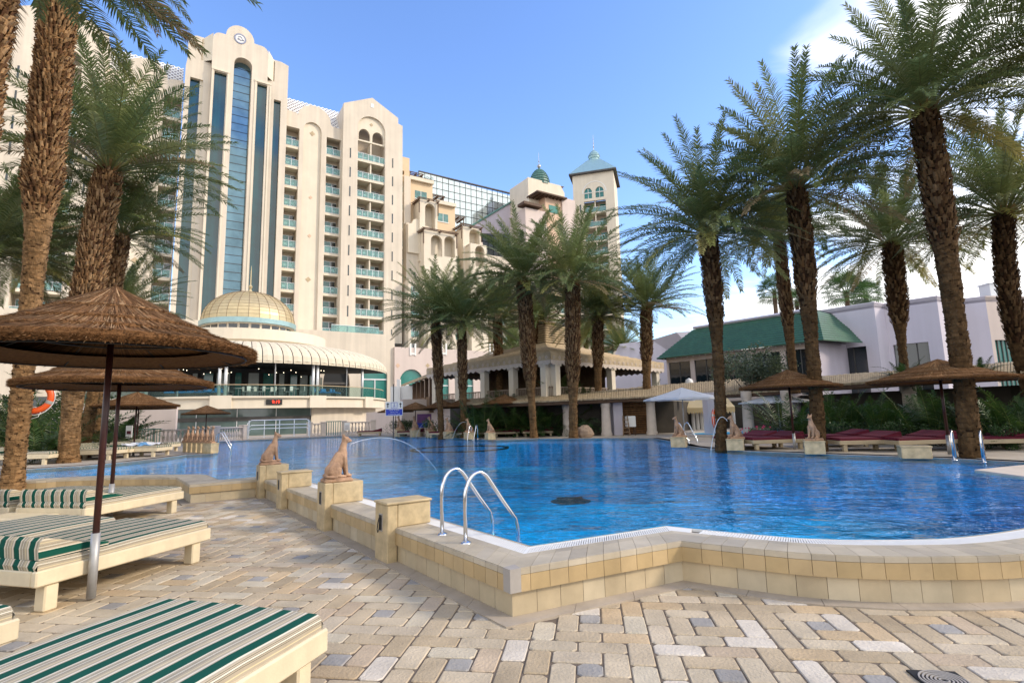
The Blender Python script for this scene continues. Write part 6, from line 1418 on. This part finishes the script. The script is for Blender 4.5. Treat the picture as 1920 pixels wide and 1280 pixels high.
# ---- balustrade at the pool
def baluster_prof(): return [(.07,0),(.07,.06),(.045,.08),(.05,.14),(.085,.26),(.09,.34),(.06,.46),(.035,.54),(.035,.60),(.06,.63),(.06,.70)]
def balustrade(p0,p1,label,h=.92,name='stone_balustrade'):
    p0,p1=Vector(p0),Vector(p1); L_=(p1-p0).length; ro=math.atan2(p1.y-p0.y,p1.x-p0.x); t=thing(name,label,'balustrade',(p0.x,p0.y,ZD),ro,'stone balustrades on the far pool side')
    mb=MB(); mb.box((L_/2,0,h-.05),(L_,.24,.10),bev=.015); mb.build('top_rail','pale_stone',t); mb=MB(); mb.box((L_/2,0,.05),(L_,.22,.10)); mb.build('plinth','pale_stone',t)
    n=max(2,round(L_/.24)); b=MB(); b.lathe(baluster_prof(),(0,0,0),8); o=b.build('baluster','pale_stone',t,smooth=True,loc=(L_*.5/n,0,.1))
    o.scale=(1,1,(h-.2)/.70)
    for k in range(1,min(n,99)): c_=o.copy(); C.objects.link(c_); c_.parent=t; c_.location=(L_*(k+.5)/n,0,.1)
    for x in (0,L_): mb=MB(); mb.box((x,0,h/2+.02),(.36,.34,h+.04),bev=.01); mb.box((x,0,h+.07),(.44,.42,.08),bev=.01); mb.build('end_post','pale_stone',t)
    return t
d1=dp(293,838,32).xy; d2=dp(404,828,36.5).xy; d3=dp(458,824,39.5).xy
balustrade(d1,dp(400,826,35).xy,'stone balustrade left of the six crowded cats'); balustrade(dp(403,826,35.2).xy,dp(455,822,37.8).xy,'stone balustrade right of the six crowded cats',h=.95)
balustrade(dp(580,817,42).xy,dp(606,817,42.5).xy,'short stone balustrade left of the green gate',h=1.0); balustrade(dp(645,817,43).xy,dp(700,816,43.5).xy,'stone balustrade with a small white notice, left of the blue sign',h=1.05)
g=dp(612,817,42.6); t=thing('pool_gate','small green metal gate in the balustrade behind the pool','gate',(g.x,g.y,ZD)); 
mb=MB(); [mb.box((.18*k,0,.6),(.05,.04,1.1)) for k in range(7)]; mb.box((.54,0,1.12),(1.2,.05,.06)); mb.build('bars','green_dome',t)
g=dp(236,845,29); t=thing('pool_gate','green barred gate at the left end of the balustrade, behind the striped loungers','gate',(g.x,g.y,ZD)); mb=MB(); [mb.box((.16*k,0,.5),(.03,.03,1.0)) for k in range(12)]; mb.box((.9,0,1.0),(1.85,.05,.05)); mb.build('bars','green_dome',t)
# white metal hand rail bridge
p0,p1=dp(466,818,38).xy,dp(578,817,40).xy; t=thing('metal_handrail','white tubular handrail along the far edge before the restaurant','handrail',(p0.x,p0.y,ZD)); e=p1-p0
for z in (1.35,.75,1.0):
    mb=MB(); mb.tube([(-.1,0,0) if z>1 else (0,0,z),(-.1,0,z-.2),(.15,0.02,z),(e.x-.15,e.y,z),(e.x+.1,e.y,z-.2),(e.x+.1,e.y,0) if z>1 else (e.x,e.y,z-.25)],.035,6); mb.build('rail','white_metal',t)
for k in range(5): mb=MB(); mb.tube([(e.x*k/4,e.y*k/4,0),(e.x*k/4,e.y*k/4,1.34)],.03,6); mb.build('post','white_metal',t)
mb=MB(); mb.box((e.x/2,e.y/2,.05),(e.length,.4,.10),math.atan2(e.y,e.x)); mb.build('kerb','pale_stone',t)
# signs
s0=dp(737.5,812,34.0); t=thing('pool_sign','blue and white pool sign with arrows on a tall thin pole by the far edge','sign',(s0.x,s0.y,ZD)); sz=dp(740,766,34); 
mb=MB(); mb.tube([(0,0,0),(0,0,(dp(737,720,34).z-ZD))],.035,8); mb.build('pole','mid_int',t)
zc0=sz.z-ZD; W_=1.10; Hh=.88
mb=MB(); mb.box((.06,-.06,zc0),(W_,.03,Hh),bev=.006); mb.build('board','white_paint',t)
mb=MB(); mb.box((.06,-.082,zc0-Hh*.24),(W_*.94,.012,Hh*.42)); mb.build('blue_panel','sign_blue',t)
def glyph(me,loc,matn,name): me.materials.clear(); me.materials.append(M[matn]); o=bpy.data.objects.new(name,me); C.objects.link(o); o.parent=t; o.rotation_euler=(PI/2,0,0); o.location=loc
for s in (-.34,.46):
    mb=MB(); mb.box((s,-.08,zc0+.20),(.05,.01,.26)); mb.add([(s-.09,-.085,zc0+.27),(s+.09,-.085,zc0+.27),(s,-.085,zc0+.38)],[(0,1,2)]); mb.build('arrow','black',t)
mb=MB(); 
for q in ((-.13,.23,.02,.36),(.25,.23,.02,.36),(.06,.40,.36,.02),(.06,.06,.36,.02)): mb.box((q[0],-.08,zc0+q[1]-.01),(q[2],.01,q[3]))
mb.box((.06,-.08,zc0+.25),(.03,.01,.2)); mb.box((.06,-.08,zc0+.14),(.16,.01,.03)); mb.build('pictogram','sign_blue',t)
random.seed(12)
for zl_,wl,hl in ((-.09,.66,.085),(-.22,.46,.06),(-.335,.72,.06)):   # three lines too small to read in the photo: plain strokes
    mb=MB(); x=.06-wl/2
    while x<.06+wl/2:
        w_=random.uniform(.02,.05); h_=hl*random.uniform(.6,1); mb.box((x+w_/2,-.092,zc0+zl_+(hl-h_)/2),(w_,.006,hl*.25)); mb.box((x+w_*random.choice((.1,.9)),-.092,zc0+zl_),(.012,.006,h_)); x+=w_+.022+(.03 if random.random()<.2 else 0)
    mb.build('text_line','white_paint',t)
s0=dp(240,838,24); t=thing('sign_board','white notice board with red print behind the striped loungers on the left bank','sign',(s0.x,s0.y,ZD+.4)); mb=MB(); mb.box((0,0,.55),(.28,.03,.55)); mb.build('board','white_paint',t); mb=MB(); mb.box((0,-.02,.52),(.18,.01,.14)); mb.build('red_print','maroon',t); mb=MB(); mb.box((0,0,.14),(.04,.03,.3)); mb.build('stand','galv',t)
s0=dp(652,812,42.9); t=thing('sign_board','small white notice on the balustrade left of the blue sign','sign',(s0.x,s0.y-.2,ZD+.2)); mb=MB(); mb.box((0,0,.5),(.42,.03,.6)); mb.build('board','white_paint',t); mb=MB(); [mb.box((0,-.02,.3+.09*k),(.3,.01,.02)) for k in range(4)]; mb.build('print','maroon',t)
# low wall behind left bank
p0,p1=dp(150,800,33),dp(300,800,34); t=thing('low_building','plain grey white wall under the restaurant terrace, behind the left bank parasols','wall',(p0.x,p0.y,ZD)); 
mb=MB(); e=p1-p0; mb.box((e.x/2-4,e.y/2,1.2),(e.length+9,.3,2.6),math.atan2(e.y,e.x)); mb.build('wall','pink_wall',t)
# ================================================================ THATCHED PAVILION ON THE TERRACE
# upper terrace (structure)
pf=[(872,758,34.5),(885,757,34),(1005,752,32),(1100,748,31.5),(1225,742,31.7),(1262,740,32),(1300,738,38),(1460,730,36),(1500,726,26),(1542,722,25.5),(1663,713,22.5),(1890,698,19),(2060,688,16)]
edge=[Vector(dp(x,y,Y).xy) for x,y,Y in pf]
back=[Vector((55,edge[-1].y)),Vector((55,120)),Vector((edge[0].x-4,120)),Vector((edge[0].x-4,47))]
mb=MB(); mb.prism(edge+back,ZD,2.25); struct(mb.build('upper_terrace','shadowed_terrace_wall'))
def ptz(px,py,Y): return dp(px,py,Y)
ez=4.75
cor=Vector(gp(1032,676,ez)); lft=Vector(gp(800,704,ez)); rgt=Vector(gp(1245,693,ez))
d_l=(lft-cor); d_r=(rgt-cor); Ls=(d_l.length+d_r.length)/2; ul=d_l.normalized(); ur=d_r.normalized(); 
ctr=cor+ul*d_l.length/2+ur*d_r.length/2
th=thing('thatched_pavilion','big open pavilion with tan slatted hipped roof, scalloped white trim and wooden cupola','pavilion',(ctr.x,ctr.y,2.25))
four=[cor,cor+ul*d_l.length,cor+ul*d_l.length+ur*d_r.length,cor+ur*d_r.length]
def roofp(b):
    tz_=dp(1045,646,ctr.y).z; k_=.20
    top=[ctr+(f-ctr)*k_ for f in four]; 
    # two-pitch roof with slat courses
    n=11
    for i in range(4):
        a,b_=four[i],four[(i+1)%4]; ta,tb_=top[i],top[(i+1)%4]
        for j in range(n):
            f0,f1=j/n,(j+1)/n; g=lambda f:(f**1.0); z0=ez+.55+(tz_-ez-.55)*(f0**1.12); z1=ez+.55+(tz_-ez-.55)*(f1**1.12)
            A_,B_=a.lerp(ta,f0),b_.lerp(tb_,f0); C_,D_=b_.lerp(tb_,f1),a.lerp(ta,f1)
            b.add([(A_.x,A_.y,z0),(B_.x,B_.y,z0),(C_.x,C_.y,z1-.05),(D_.x,D_.y,z1-.05),(A_.x,A_.y,z0-.09),(B_.x,B_.y,z0-.09)],[(0,1,2,3),(4,5,1,0)])
    return top,tz_
part(th,'roof','tan_slats',lambda b:roofp(b))
mbt=MB(); top4,tz4=roofp(mbt)
def fas(b):
    for i in range(4):
        a,b_=four[i],four[(i+1)%4]; L_=(b_-a).length; n=int(L_/.5); dd=(b_-a)/n
        o_=(a+b_)/2-ctr; o_.z=0; o_=o_.normalized()*.02
        for k in range(n):
            p,q=a+dd*k+o_,a+dd*(k+1)+o_; m_=(p+q)/2
            b.add([(p.x,p.y,ez+.06),(q.x,q.y,ez+.06),(q.x,q.y,ez-.12),(m_.x,m_.y,ez-.24),(p.x,p.y,ez-.12)],[(0,1,2,3,4)],1)
            b.add([(p.x,p.y,ez+.46),(q.x,q.y,ez+.46),(q.x,q.y,ez+.061),(p.x,p.y,ez+.061)],[(0,1,2,3)],0)
            r=.10; c_=Vector((m_.x,m_.y,ez+.22))+o_*2; dn_=dd.normalized()
            b.add([c_+dn_*r*math.cos(2*PI*j/10)+Vector((0,0,r*math.sin(2*PI*j/10))) for j in range(10)]+[c_+dn_*r*.55*math.cos(2*PI*j/10)+Vector((0,0,r*.55*math.sin(2*PI*j/10))) for j in range(10)],[(j,(j+1)%10,10+(j+1)%10,10+j) for j in range(10)],1)
part(th,'scalloped_trim',['tan_slats','pale_stone'],fas)
part(th,'ceiling','wood_beam',lambda b:b.add([(f.x,f.y,ez+.3) for f in four],[(0,1,2,3)]))
def posts():
    for i,(a,b_) in enumerate(((four[0],four[1]),(four[3],four[0]))):
        n=5 if i==0 else 3
        for k in range(n):
            p=a.lerp(b_,.035+.93*k/(n-1)); p=p+(ctr-p)*.05
            mt='cream_light'
            part(th,'post',mt,lambda b:(b.box((p.x,p.y,(2.25+ez)/2+.1),(.42,.42,ez-2.05),math.atan2(ur.y,ur.x)),b.box((p.x,p.y,ez-.15),(.55,.55,.25),math.atan2(ur.y,ur.x))))
posts()
def fence(b):
    for i,(a,b_) in enumerate(((four[0],four[1]),(four[3],four[0]))):
        a=a+(ctr-a)*.06; b_=b_+(ctr-b_)*.06; L_=(b_-a).length; n=int(L_/.16); ro=math.atan2((b_-a).y,(b_-a).x)
        for k in range(n+1): p=a.lerp(b_,k/n); b.box((p.x,p.y,2.75),(.05,.04,.95),ro)
        m_=(a+b_)/2; b.box((m_.x,m_.y,3.25),(L_,.08,.07),ro); b.box((m_.x,m_.y,2.36),(L_,.08,.07),ro)
part(th,'railing','grey_wood',fence)
part(th,'back_wall','wood_beam',lambda b:b.add([(f.x,f.y,z) for z in (2.25,ez+.3) for f in (ctr+(four[1]-ctr)*.5,ctr+(four[2]-ctr)*.6,ctr+(four[3]-ctr)*.5)],[(0,1,4,3),(1,2,5,4)]))
part(th,'bar_counter','dark_wood',lambda b:b.box((ctr.x,ctr.y-1,2.8),(5,4,1.1),.7))
def cupo(b):
    s=(four[0]-ctr).length*.21
    for j in range(8):
        z=tz4+.05+.17*j; k_=1-.012*j; q=[ctr+ (f-ctr).normalized()*s*k_ for f in four]
        for i in range(4):
            p,r=q[i],q[(i+1)%4]; m_=(p+r)/2; b.box((m_.x,m_.y,z),((r-p).length,.10,.12),math.atan2((r-p).y,(r-p).x),0)
part(th,'cupola_slats','tan_slats',cupo)
part(th,'cupola_core','dark_wood',lambda b:b.prism([((ctr+(f-ctr).normalized()*(four[0]-ctr).length*.19).x,(ctr+(f-ctr).normalized()*(four[0]-ctr).length*.19).y) for f in four],tz4-.3,tz4+1.4))
def cup2(b):
    s=(four[0]-ctr).length*.205; zc2=tz4+1.45
    q=[ctr+(f-ctr).normalized()*s for f in four]
    for i in range(4):
        p,r=q[i],q[(i+1)%4]; b.tube([(p.x,p.y,zc2-.2),(p.x,p.y,zc2+2.2)],.10,6,0)
        for z0,z1 in ((zc2+.2,zc2+1.7),(zc2+1.7,zc2+.2)): b.tube([(p.x,p.y,z0),(r.x,r.y,z1)],.04,4,0)
        b.tube([(p.x,p.y,zc2+2.1),(r.x,r.y,zc2+2.1)],.08,4,0); b.tube([(p.x,p.y,zc2+.3),(r.x,r.y,zc2+.3)],.05,4,0)
    e=[ctr+(f-ctr).normalized()*s*1.35 for f in four]; ap=(ctr.x,ctr.y,zc2+3.9)
    for i in range(4): p,r=e[i],e[(i+1)%4]; b.add([(p.x,p.y,zc2+2.15),(r.x,r.y,zc2+2.15),ap],[(0,1,2)],1); b.add([(p.x,p.y,zc2+2.15),(r.x,r.y,zc2+2.15),(r.x,r.y,zc2+2.0),(p.x,p.y,zc2+2.0)],[(0,1,2,3)],1)
part(th,'cupola_lantern',['dark_wood','tan_slats'],cup2)
# lean-to walkway at left
wk=thing('covered_walkway','low dark roofed wooden walkway sloping away left of the pavilion, before the arcade wall','walkway',tuple(dp(800,740,44).xy)+(ZD,))
W0=dp(745,724,52); W1=dp(800,703,four[1].y+.5); W2=dp(960,703,four[1].y-4)
def wkr(b):
    a,c=Vector((W0.x,W0.y,W0.z)),Vector((W1.x,W1.y,W1.z)); off=Vector((3.0,2.5,.9)); up=Vector((0,0,.22))
    e=Vector(four[1])+Vector((0,0,.1)); b.add([a,e,e+off,a+off,a-up,e-up],[(0,1,2,3),(4,5,1,0)],0); 
    for k in range(9):
        p=a.lerp(e,k/8); b.box((p.x+.3,p.y+.3,(p.z+2.0)/2-.1),(.28,.28,p.z-2.2),.4,1)
    n=60
    for k in range(n): p=a.lerp(e,k/n); b.box((p.x+.25,p.y+.25,2.7),(.12,.05,1.0),-.7,2)
part(wk,'frame',['tan_slats','dark_wood','wood_beam'],wkr)
part(wk,'base_wall','pink_wall',lambda b:b.add([(W0.x-3,W0.y,ZD),(four[1].x+2,four[1].y-1,ZD),(four[1].x+2,four[1].y-1,2.25),(W0.x-3,W0.y,2.25)],[(0,1,2,3)]))
part(wk,'white_gate','white_paint',lambda b:(b.box((dp(762,740,47).x,46.6,dp(762,740,47).z),(2.6,.1,1.5)),b.box((dp(750,740,47).x,46.5,dp(750,733,47).z),(.3,.3,2.0)),b.box((dp(784,740,47).x,46.5,dp(784,733,47).z),(.3,.3,2.0))))
# ================================================================ PERGOLA
pg_=[(870,757.5,33),(885,757,32.5),(1005,752,30.3),(1100,748,29.8),(1225,742,29.6),(1310,738.5,29.2),(1390,735,28),(1470,729,25.7),(1540,722,23.5),(1600,717.5,22),(1663,713,20.5),(1780,705,18.7),(1890,698,17),(2010,689,15.3),(2150,680,13.8)]
pbk=[(870,750),(885,748.5),(1005,741.5),(1100,736.5),(1225,724.5),(1310,718),(1390,711.5),(1470,706.5),(1540,706.5),(1600,702),(1663,698),(1780,690),(1890,681),(2010,672),(2150,663)]
fr_=[dp(x,y,Y) for x,y,Y in pg_]; bk_=[dp(x,y,Y+2.4) for (x,y),(_,_,Y) in zip(pbk,pg_)]
def spl(P):
    xs=cat_rom([Vector(p) for p in P],5); return xs
frs,bks=spl(fr_),spl(bk_)
th=thing('slatted_pergola','long curving pergola roof of tan poles on round columns along the right bank','pergola',(fr_[6].x,fr_[6].y,ZD))
def plen(P): return sum((P[i+1]-P[i]).length for i in range(len(P)-1))
def roofpoles(b):
    random.seed(5); acc=0; nx=0
    for i in range(len(frs)-1):
        L_=(frs[i+1]-frs[i]).length; s=0
        while acc+ (L_-s)>.095:
            s+= .095-acc; acc=0; f=s/L_; p=frs[i].lerp(frs[i+1],f); q=bks[i].lerp(bks[i+1],f); d=(q-p).normalized(); c=None
            b.tube([p-d*random.uniform(.15,.28),q+d*random.uniform(.05,.2)],.052,6,0,vj((.44,.35,.23),.07))
        acc+=L_-s
part(th,'roof_poles','bark',roofpoles)
def beams(b):
    dn_=Vector((0,0,.16)); b.tube([p-dn_ for p in frs],.11,8); b.tube([p-dn_ for p in bks],.10,8); b.tube([p.lerp(q,.45)-dn_ for p,q in zip(frs,bks)],.09,8)
part(th,'beams','dark_wood',beams)
part(th,'underside','dark_wood',lambda b:[b.add([frs[i]-Vector((0,0,.06)),frs[i+1]-Vector((0,0,.06)),bks[i+1]-Vector((0,0,.06)),bks[i]-Vector((0,0,.06))],[(0,1,2,3)]) for i in range(len(frs)-1)])
def column(px,Y,round_=True,mt='pale_stone',r=.27):
    p=dp(px,800,Y); # roof height there
    j=min(range(len(frs)),key=lambda i:(frs[i].lerp(bks[i],.4).xy-p.xy).length); zt_=frs[j].lerp(bks[j],.4).z-.25
    if round_: part(th,'column',mt,lambda b:b.lathe([(r*1.15,ZD),(r*1.15,ZD+.15),(r*1.0,ZD+.2),(r*.86,zt_-.45),(r*.86,zt_-.42),(r*.98,zt_-.38),(r*.98,zt_-.02),(r*.9,zt_)],(p.x,p.y,0),20),True)
    else: part(th,'column',mt,lambda b:b.box((p.x,p.y,(ZD+zt_)/2),(.55,.5,zt_-ZD),.2))
for a in ((1137,30.0),(1222,30.2),(1404,27.5),(1712,21.3),(1064,31),(1480,25.5)): column(*a)
column(1157,30.6,False,'shade_tinted_white'); column(1334,28.6,False,'shade_tinted_white'); column(1494,26.5,False,'shade_tinted_white')
# boulder, second pool, gazebo
random.seed(8); mb=MB(); p=dp(1097,812,28.6); mb.sphere((0,0,.25),.42,(1.1,.8,.85),14); mb.v=[(x*(1+random.uniform(-.12,.12)),y*(1+random.uniform(-.12,.12)),z*(1+random.uniform(-.12,.12))) for x,y,z in mb.v]; o=mb.build('boulder','rock',loc=(p.x,p.y,ZD)); tag(o,'brown boulder at the foot of the tall thick palm by the far edge','boulder')
mb=MB(); P_=[gp(x,y,ZD+.02) for x,y in ((1283,816.5),(1300,812),(1480,805),(1498,812),(1500,817),(1400,815.5),(1345,818.5))]; mb.prism([(q.x,q.y) for q in P_],ZD+.005,ZD+.03); struct(mb.build('second_pool','basin_tile'))
mb=MB(); 
for i in range(len(P_)): a,b_=P_[i],P_[(i+1)%len(P_)]; mb.tube([(a.x,a.y,ZD+.03),(b_.x,b_.y,ZD+.03)],.09,6)
struct(mb.build('second_pool_rim','pale_stone'))
Yg=36; th=thing('striped_awning_stall','pool bar with a cream scalloped canvas roof on white posts, behind the white parasol','stall',tuple(dp(1305,800,Yg).xy)+(ZD,))
ga,gb=dp(1233,766,Yg),dp(1378,766,Yg-1)
def gaz(b):
    a=Vector((ga.x,ga.y,ga.z)); c=Vector((gb.x,gb.y,ga.z)); up=Vector((0,1.8,1.0)); b.add([a,c,c+up,a+up],[(0,1,2,3)]); n=28
    for k in range(n): p,q=a.lerp(c,k/n),a.lerp(c,(k+1)/n); m_=(p+q)/2; b.add([p,q,q-Vector((0,0,.28)),m_-Vector((0,0,.42)),p-Vector((0,0,.28))],[(0,1,2,3,4)])
part(th,'canvas_roof','awning_yellow',gaz)
for x in (1236,1308,1316,1376,1300): q=dp(x,790,Yg+.1); part(th,'post','white_paint',lambda b:b.tube([(q.x,q.y,ZD),(q.x,q.y,ga.z+.1)],.12,8))
q0_,q1_=dp(1225,800,Yg+4.5),dp(1480,800,Yg+4.5)
part(th,'back_wall','dark_int',lambda b:b.box(((q0_.x+q1_.x)/2,q0_.y,1.5),(q1_.x-q0_.x+2,.3,3.0)))
part(th,'bar_counter','wood_beam',lambda b:b.box((dp(1262,800,Yg+2).x,Yg+2,ZD+.5),(2.5,.6,1.0)))
p=dp(1192,800,31.5); t=thing('bamboo_screen','orange brown bamboo screen between the pergola columns','screen',(p.x,p.y,ZD)); mb=MB(); [mb.tube([(-1.1,0,.08+.13*k),(1.2,0,.08+.13*k)],.06,6,0,vj((.28,.15,.07),.25)) for k in range(14)]; mb.build('canes','bark',t)
p=dp(1183,808,30); t=thing('white_cooler','white box on a stand beside the bamboo screen','cooler',(p.x,p.y,ZD)); mb=MB(); mb.box((0,0,.75),(.5,.5,.6),bev=.03); mb.build('body','white_paint',t); mb=MB(); [mb.box((sx,sy,.22),(.04,.04,.45)) for sx in (-.2,.2) for sy in (-.2,.2)]; mb.build('stand','dark_wood',t)
p=dp(1174,812,29.6); t=thing('folding_ladder','small brown wooden step stand left of the white cooler','step stand',(p.x,p.y,ZD)); mb=MB(); [mb.tube([(s*.18,-.15,0),(s*.12,.05,1.1)],.03,5) for s in (-1,1)]; [mb.box((0,-.12+.04*k,.2+.22*k),(.34,.1,.04)) for k in range(4)]; mb.build('frame','wood_beam',t)
p=dp(1292,716,33); t=thing('chimney_cap','small round topped white vent above the pergola roof','vent',(p.x,p.y,2.25)); mb=MB(); mb.lathe([(.26,0),(.26,p.z-2.25-.05),(.2,p.z-2.25+.15),(.01,p.z-2.25+.25)],(0,0,0),12); mb.build('pipe','white_paint',t,smooth=True)
# ================================================================ WHITE BUILDING WITH GREEN ROOF
eL,eR=dp(1231,671,43.6),dp(1544,635,33.9)
th=thing('green_roof_building','long low building with dark green tiled mansard roof over wide dark windows','building',(eR.x,eR.y,2.25))
zeb=(eL.z+eR.z)/2; eL.z=eR.z=zeb
dv=(eR-eL); dvn=Vector((dv.x,dv.y,0)).normalized(); inn=Vector((-dvn.y,dvn.x,0)); 
if inn.y<0: inn=-inn
rz=dp(1400,603,38+2.4).z
def mans(b):
    n=13; rL,rR_=eL+inn*2.2+dvn*2.2,eR+inn*2.2-dvn*1.0; rL.z=rR_.z=rz
    e2=eR+inn*4.2+dvn*.9; r2=rR_+inn*3.5; r2.z=rz
    eb=eL+inn*7; rb=rL+inn*5; rb.z=rz; eb.z=zeb
    for (a,c,c2,a2) in ((eL,eR,rR_,rL),(eR,e2,r2,rR_),(eb,eL,rL,rb)):
        for j in range(n):
            f0,f1=j/n,(j+1)/n; A_,B_,C_,D_=a.lerp(a2,f0),c.lerp(c2,f0),c.lerp(c2,f1),a.lerp(a2,f1); o_=Vector((0,0,-.06)); b.add([A_,B_,C_+o_,D_+o_,A_+o_*1.6,B_+o_*1.6],[(0,1,2,3),(4,5,1,0)])
    b.add([rL,rR_,r2,rb],[(0,1,2,3)])
part(th,'green_roof','green_tile',mans)
part(th,'roof_edge','shade_tinted_white',lambda b:b.tube([eL+inn*2.2+dvn*2.2+Vector((0,0,rz-zeb+.08)),eR+inn*2.2-dvn*1.0+Vector((0,0,rz-zeb+.08))],.12,4))
wi=.55
def bwall(b):
    a,c=eL+inn*wi+dvn*wi,eR+inn*wi-dvn*wi; L_=(c-a).length; zb0,zb1=2.25,zeb-.05; zh=zeb-.45
    FB=Frame.__new__(Frame); FB.d=dvn; FB.n=-inn; FB.o=Vector((a.x,a.y,0)); n=5; hs=[]
    for k in range(n): t0=L_*k/n+.18; t1=L_*(k+1)/n-.18; hs.append([(t0,zb0+.25),(t1,zb0+.25),(t1,zh),(t0,zh)])
    b.plate(FB,[(0,zb0),(L_,zb0),(L_,zb1),(0,zb1)],hs,0,-.3)
    return FB,hs
part(th,'wall','pink_wall',lambda b:bwall(b))
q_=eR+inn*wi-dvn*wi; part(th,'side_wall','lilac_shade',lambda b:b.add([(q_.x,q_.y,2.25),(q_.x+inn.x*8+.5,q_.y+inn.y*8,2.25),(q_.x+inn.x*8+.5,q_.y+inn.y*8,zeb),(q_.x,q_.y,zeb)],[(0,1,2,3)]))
_m=MB(); FB,hs=bwall(_m)
for h in hs: part(th,'window',['dark_glass','mid_int'],lambda b:(b.fbox(FB,h[0][0]-.05,h[1][0]+.05,h[0][1]-.05,h[2][1]+.05,-.12,-.16,0),b.fbox(FB,(h[0][0]+h[1][0])/2-.03,(h[0][0]+h[1][0])/2+.03,h[0][1],h[2][1],-.08,-.119,1)))
for k in range(23): part(th,'eave_light','white_paint',lambda b:b.sphere(tuple(eL.lerp(eR,.04+.92*k/22)+inn*.3-Vector((0,0,.15))),.06,(1,1,1),6))
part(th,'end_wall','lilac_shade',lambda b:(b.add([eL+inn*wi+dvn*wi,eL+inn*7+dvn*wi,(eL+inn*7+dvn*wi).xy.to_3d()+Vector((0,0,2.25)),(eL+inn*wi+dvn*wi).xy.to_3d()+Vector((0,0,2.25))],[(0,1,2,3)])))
a,c=dp(1222,637,52),dp(1268,623,50); part(th,'rear_wall','shade_tinted_white',lambda b:(b.add([(a.x,a.y,2.25),(c.x+6,c.y,2.25),(c.x+6,c.y,c.z+.3),(c.x,c.y,c.z),(a.x,a.y,a.z)],[(0,1,2,3,4)]),b.add([(a.x-6,a.y+1,2.25),(a.x,a.y,2.25),(a.x,a.y,a.z),(a.x-3,a.y+1,a.z-.2)],[(0,1,2,3)])))
# white sawtooth walls, coloured lilac for skylit shade
th=thing('stepped_white_building','lilac shade tinted white building of stepped flat walls over dark windows, behind the right palms','building',tuple(dp(1700,640,33).xy)+(2.25,))
ZT=8.6
def gz(x,y,z=ZT): return Vector(gp(x,y,z))
saw=[gz(1538,584),gz(1638,568.5),gz(1657,571.5),gz(1756,557),gz(1800,563),gz(1847,557.5),gz(1925,558),gz(2100,548)]
for i in range(len(saw)-1):
    a,c=saw[i],saw[i+1]; L_=(c-a).xy.length; d=Vector(((c-a).x,(c-a).y,0)).normalized(); n_=Vector((d.y,-d.x,0)); 
    if n_.dot(-a)<0: n_=-n_
    FB=Frame.__new__(Frame); FB.d=d; FB.n=n_; FB.o=Vector((a.x,a.y,0)); main=i in(0,2,4,5,6); zw_=5.75; bt=.0
    hs=[[(.25,2.5),(L_-.75,2.5),(L_-.75,zw_),(.25,zw_)]] if main and L_>1.4 else []
    mt='pink_wall' if i>=5 else 'shade_tinted_white'
    part(th,'wall',mt,lambda b:(b.plate(FB,[(0,2.25),(L_,2.25),(L_,ZT),(0,ZT)],hs,0,-.35),b.fbox(FB,-.05,L_+.05,ZT+.001,ZT+.10,.05,-.4)))
    for h in hs:
        part(th,'window',['green_glass' if i>=5 else 'dark_glass','mid_int'],lambda b:(b.fbox(FB,h[0][0]-.05,h[1][0]+.05,2.4,zw_+.05,-.18,-.22,0),[b.fbox(FB,lerp(h[0][0],h[1][0],q)-.03,lerp(h[0][0],h[1][0],q)+.03,2.5,zw_,-.13,-.179,1) for q in ((.33,.66) if i<5 else (.15,.3,.45,.6,.75,.9))],[b.fbox(FB,h[0][0],h[1][0],3.6,3.66,-.13,-.178,1) for _ in (0,) if i>=5]))
part(th,'roof','lilac_shade',lambda b:b.prism([(p.x,p.y) for p in saw]+[(saw[-1].x,saw[-1].y+20),(saw[0].x,saw[0].y+20)],ZT-.3,ZT-.1))
p=dp(1858,547,36); part(th,'roof_vent','white_metal',lambda b:(b.box((p.x,p.y,ZT+.4),(.85,.85,1.4)),b.box((p.x,p.y,ZT+1.13),(1.0,1.0,.07))))
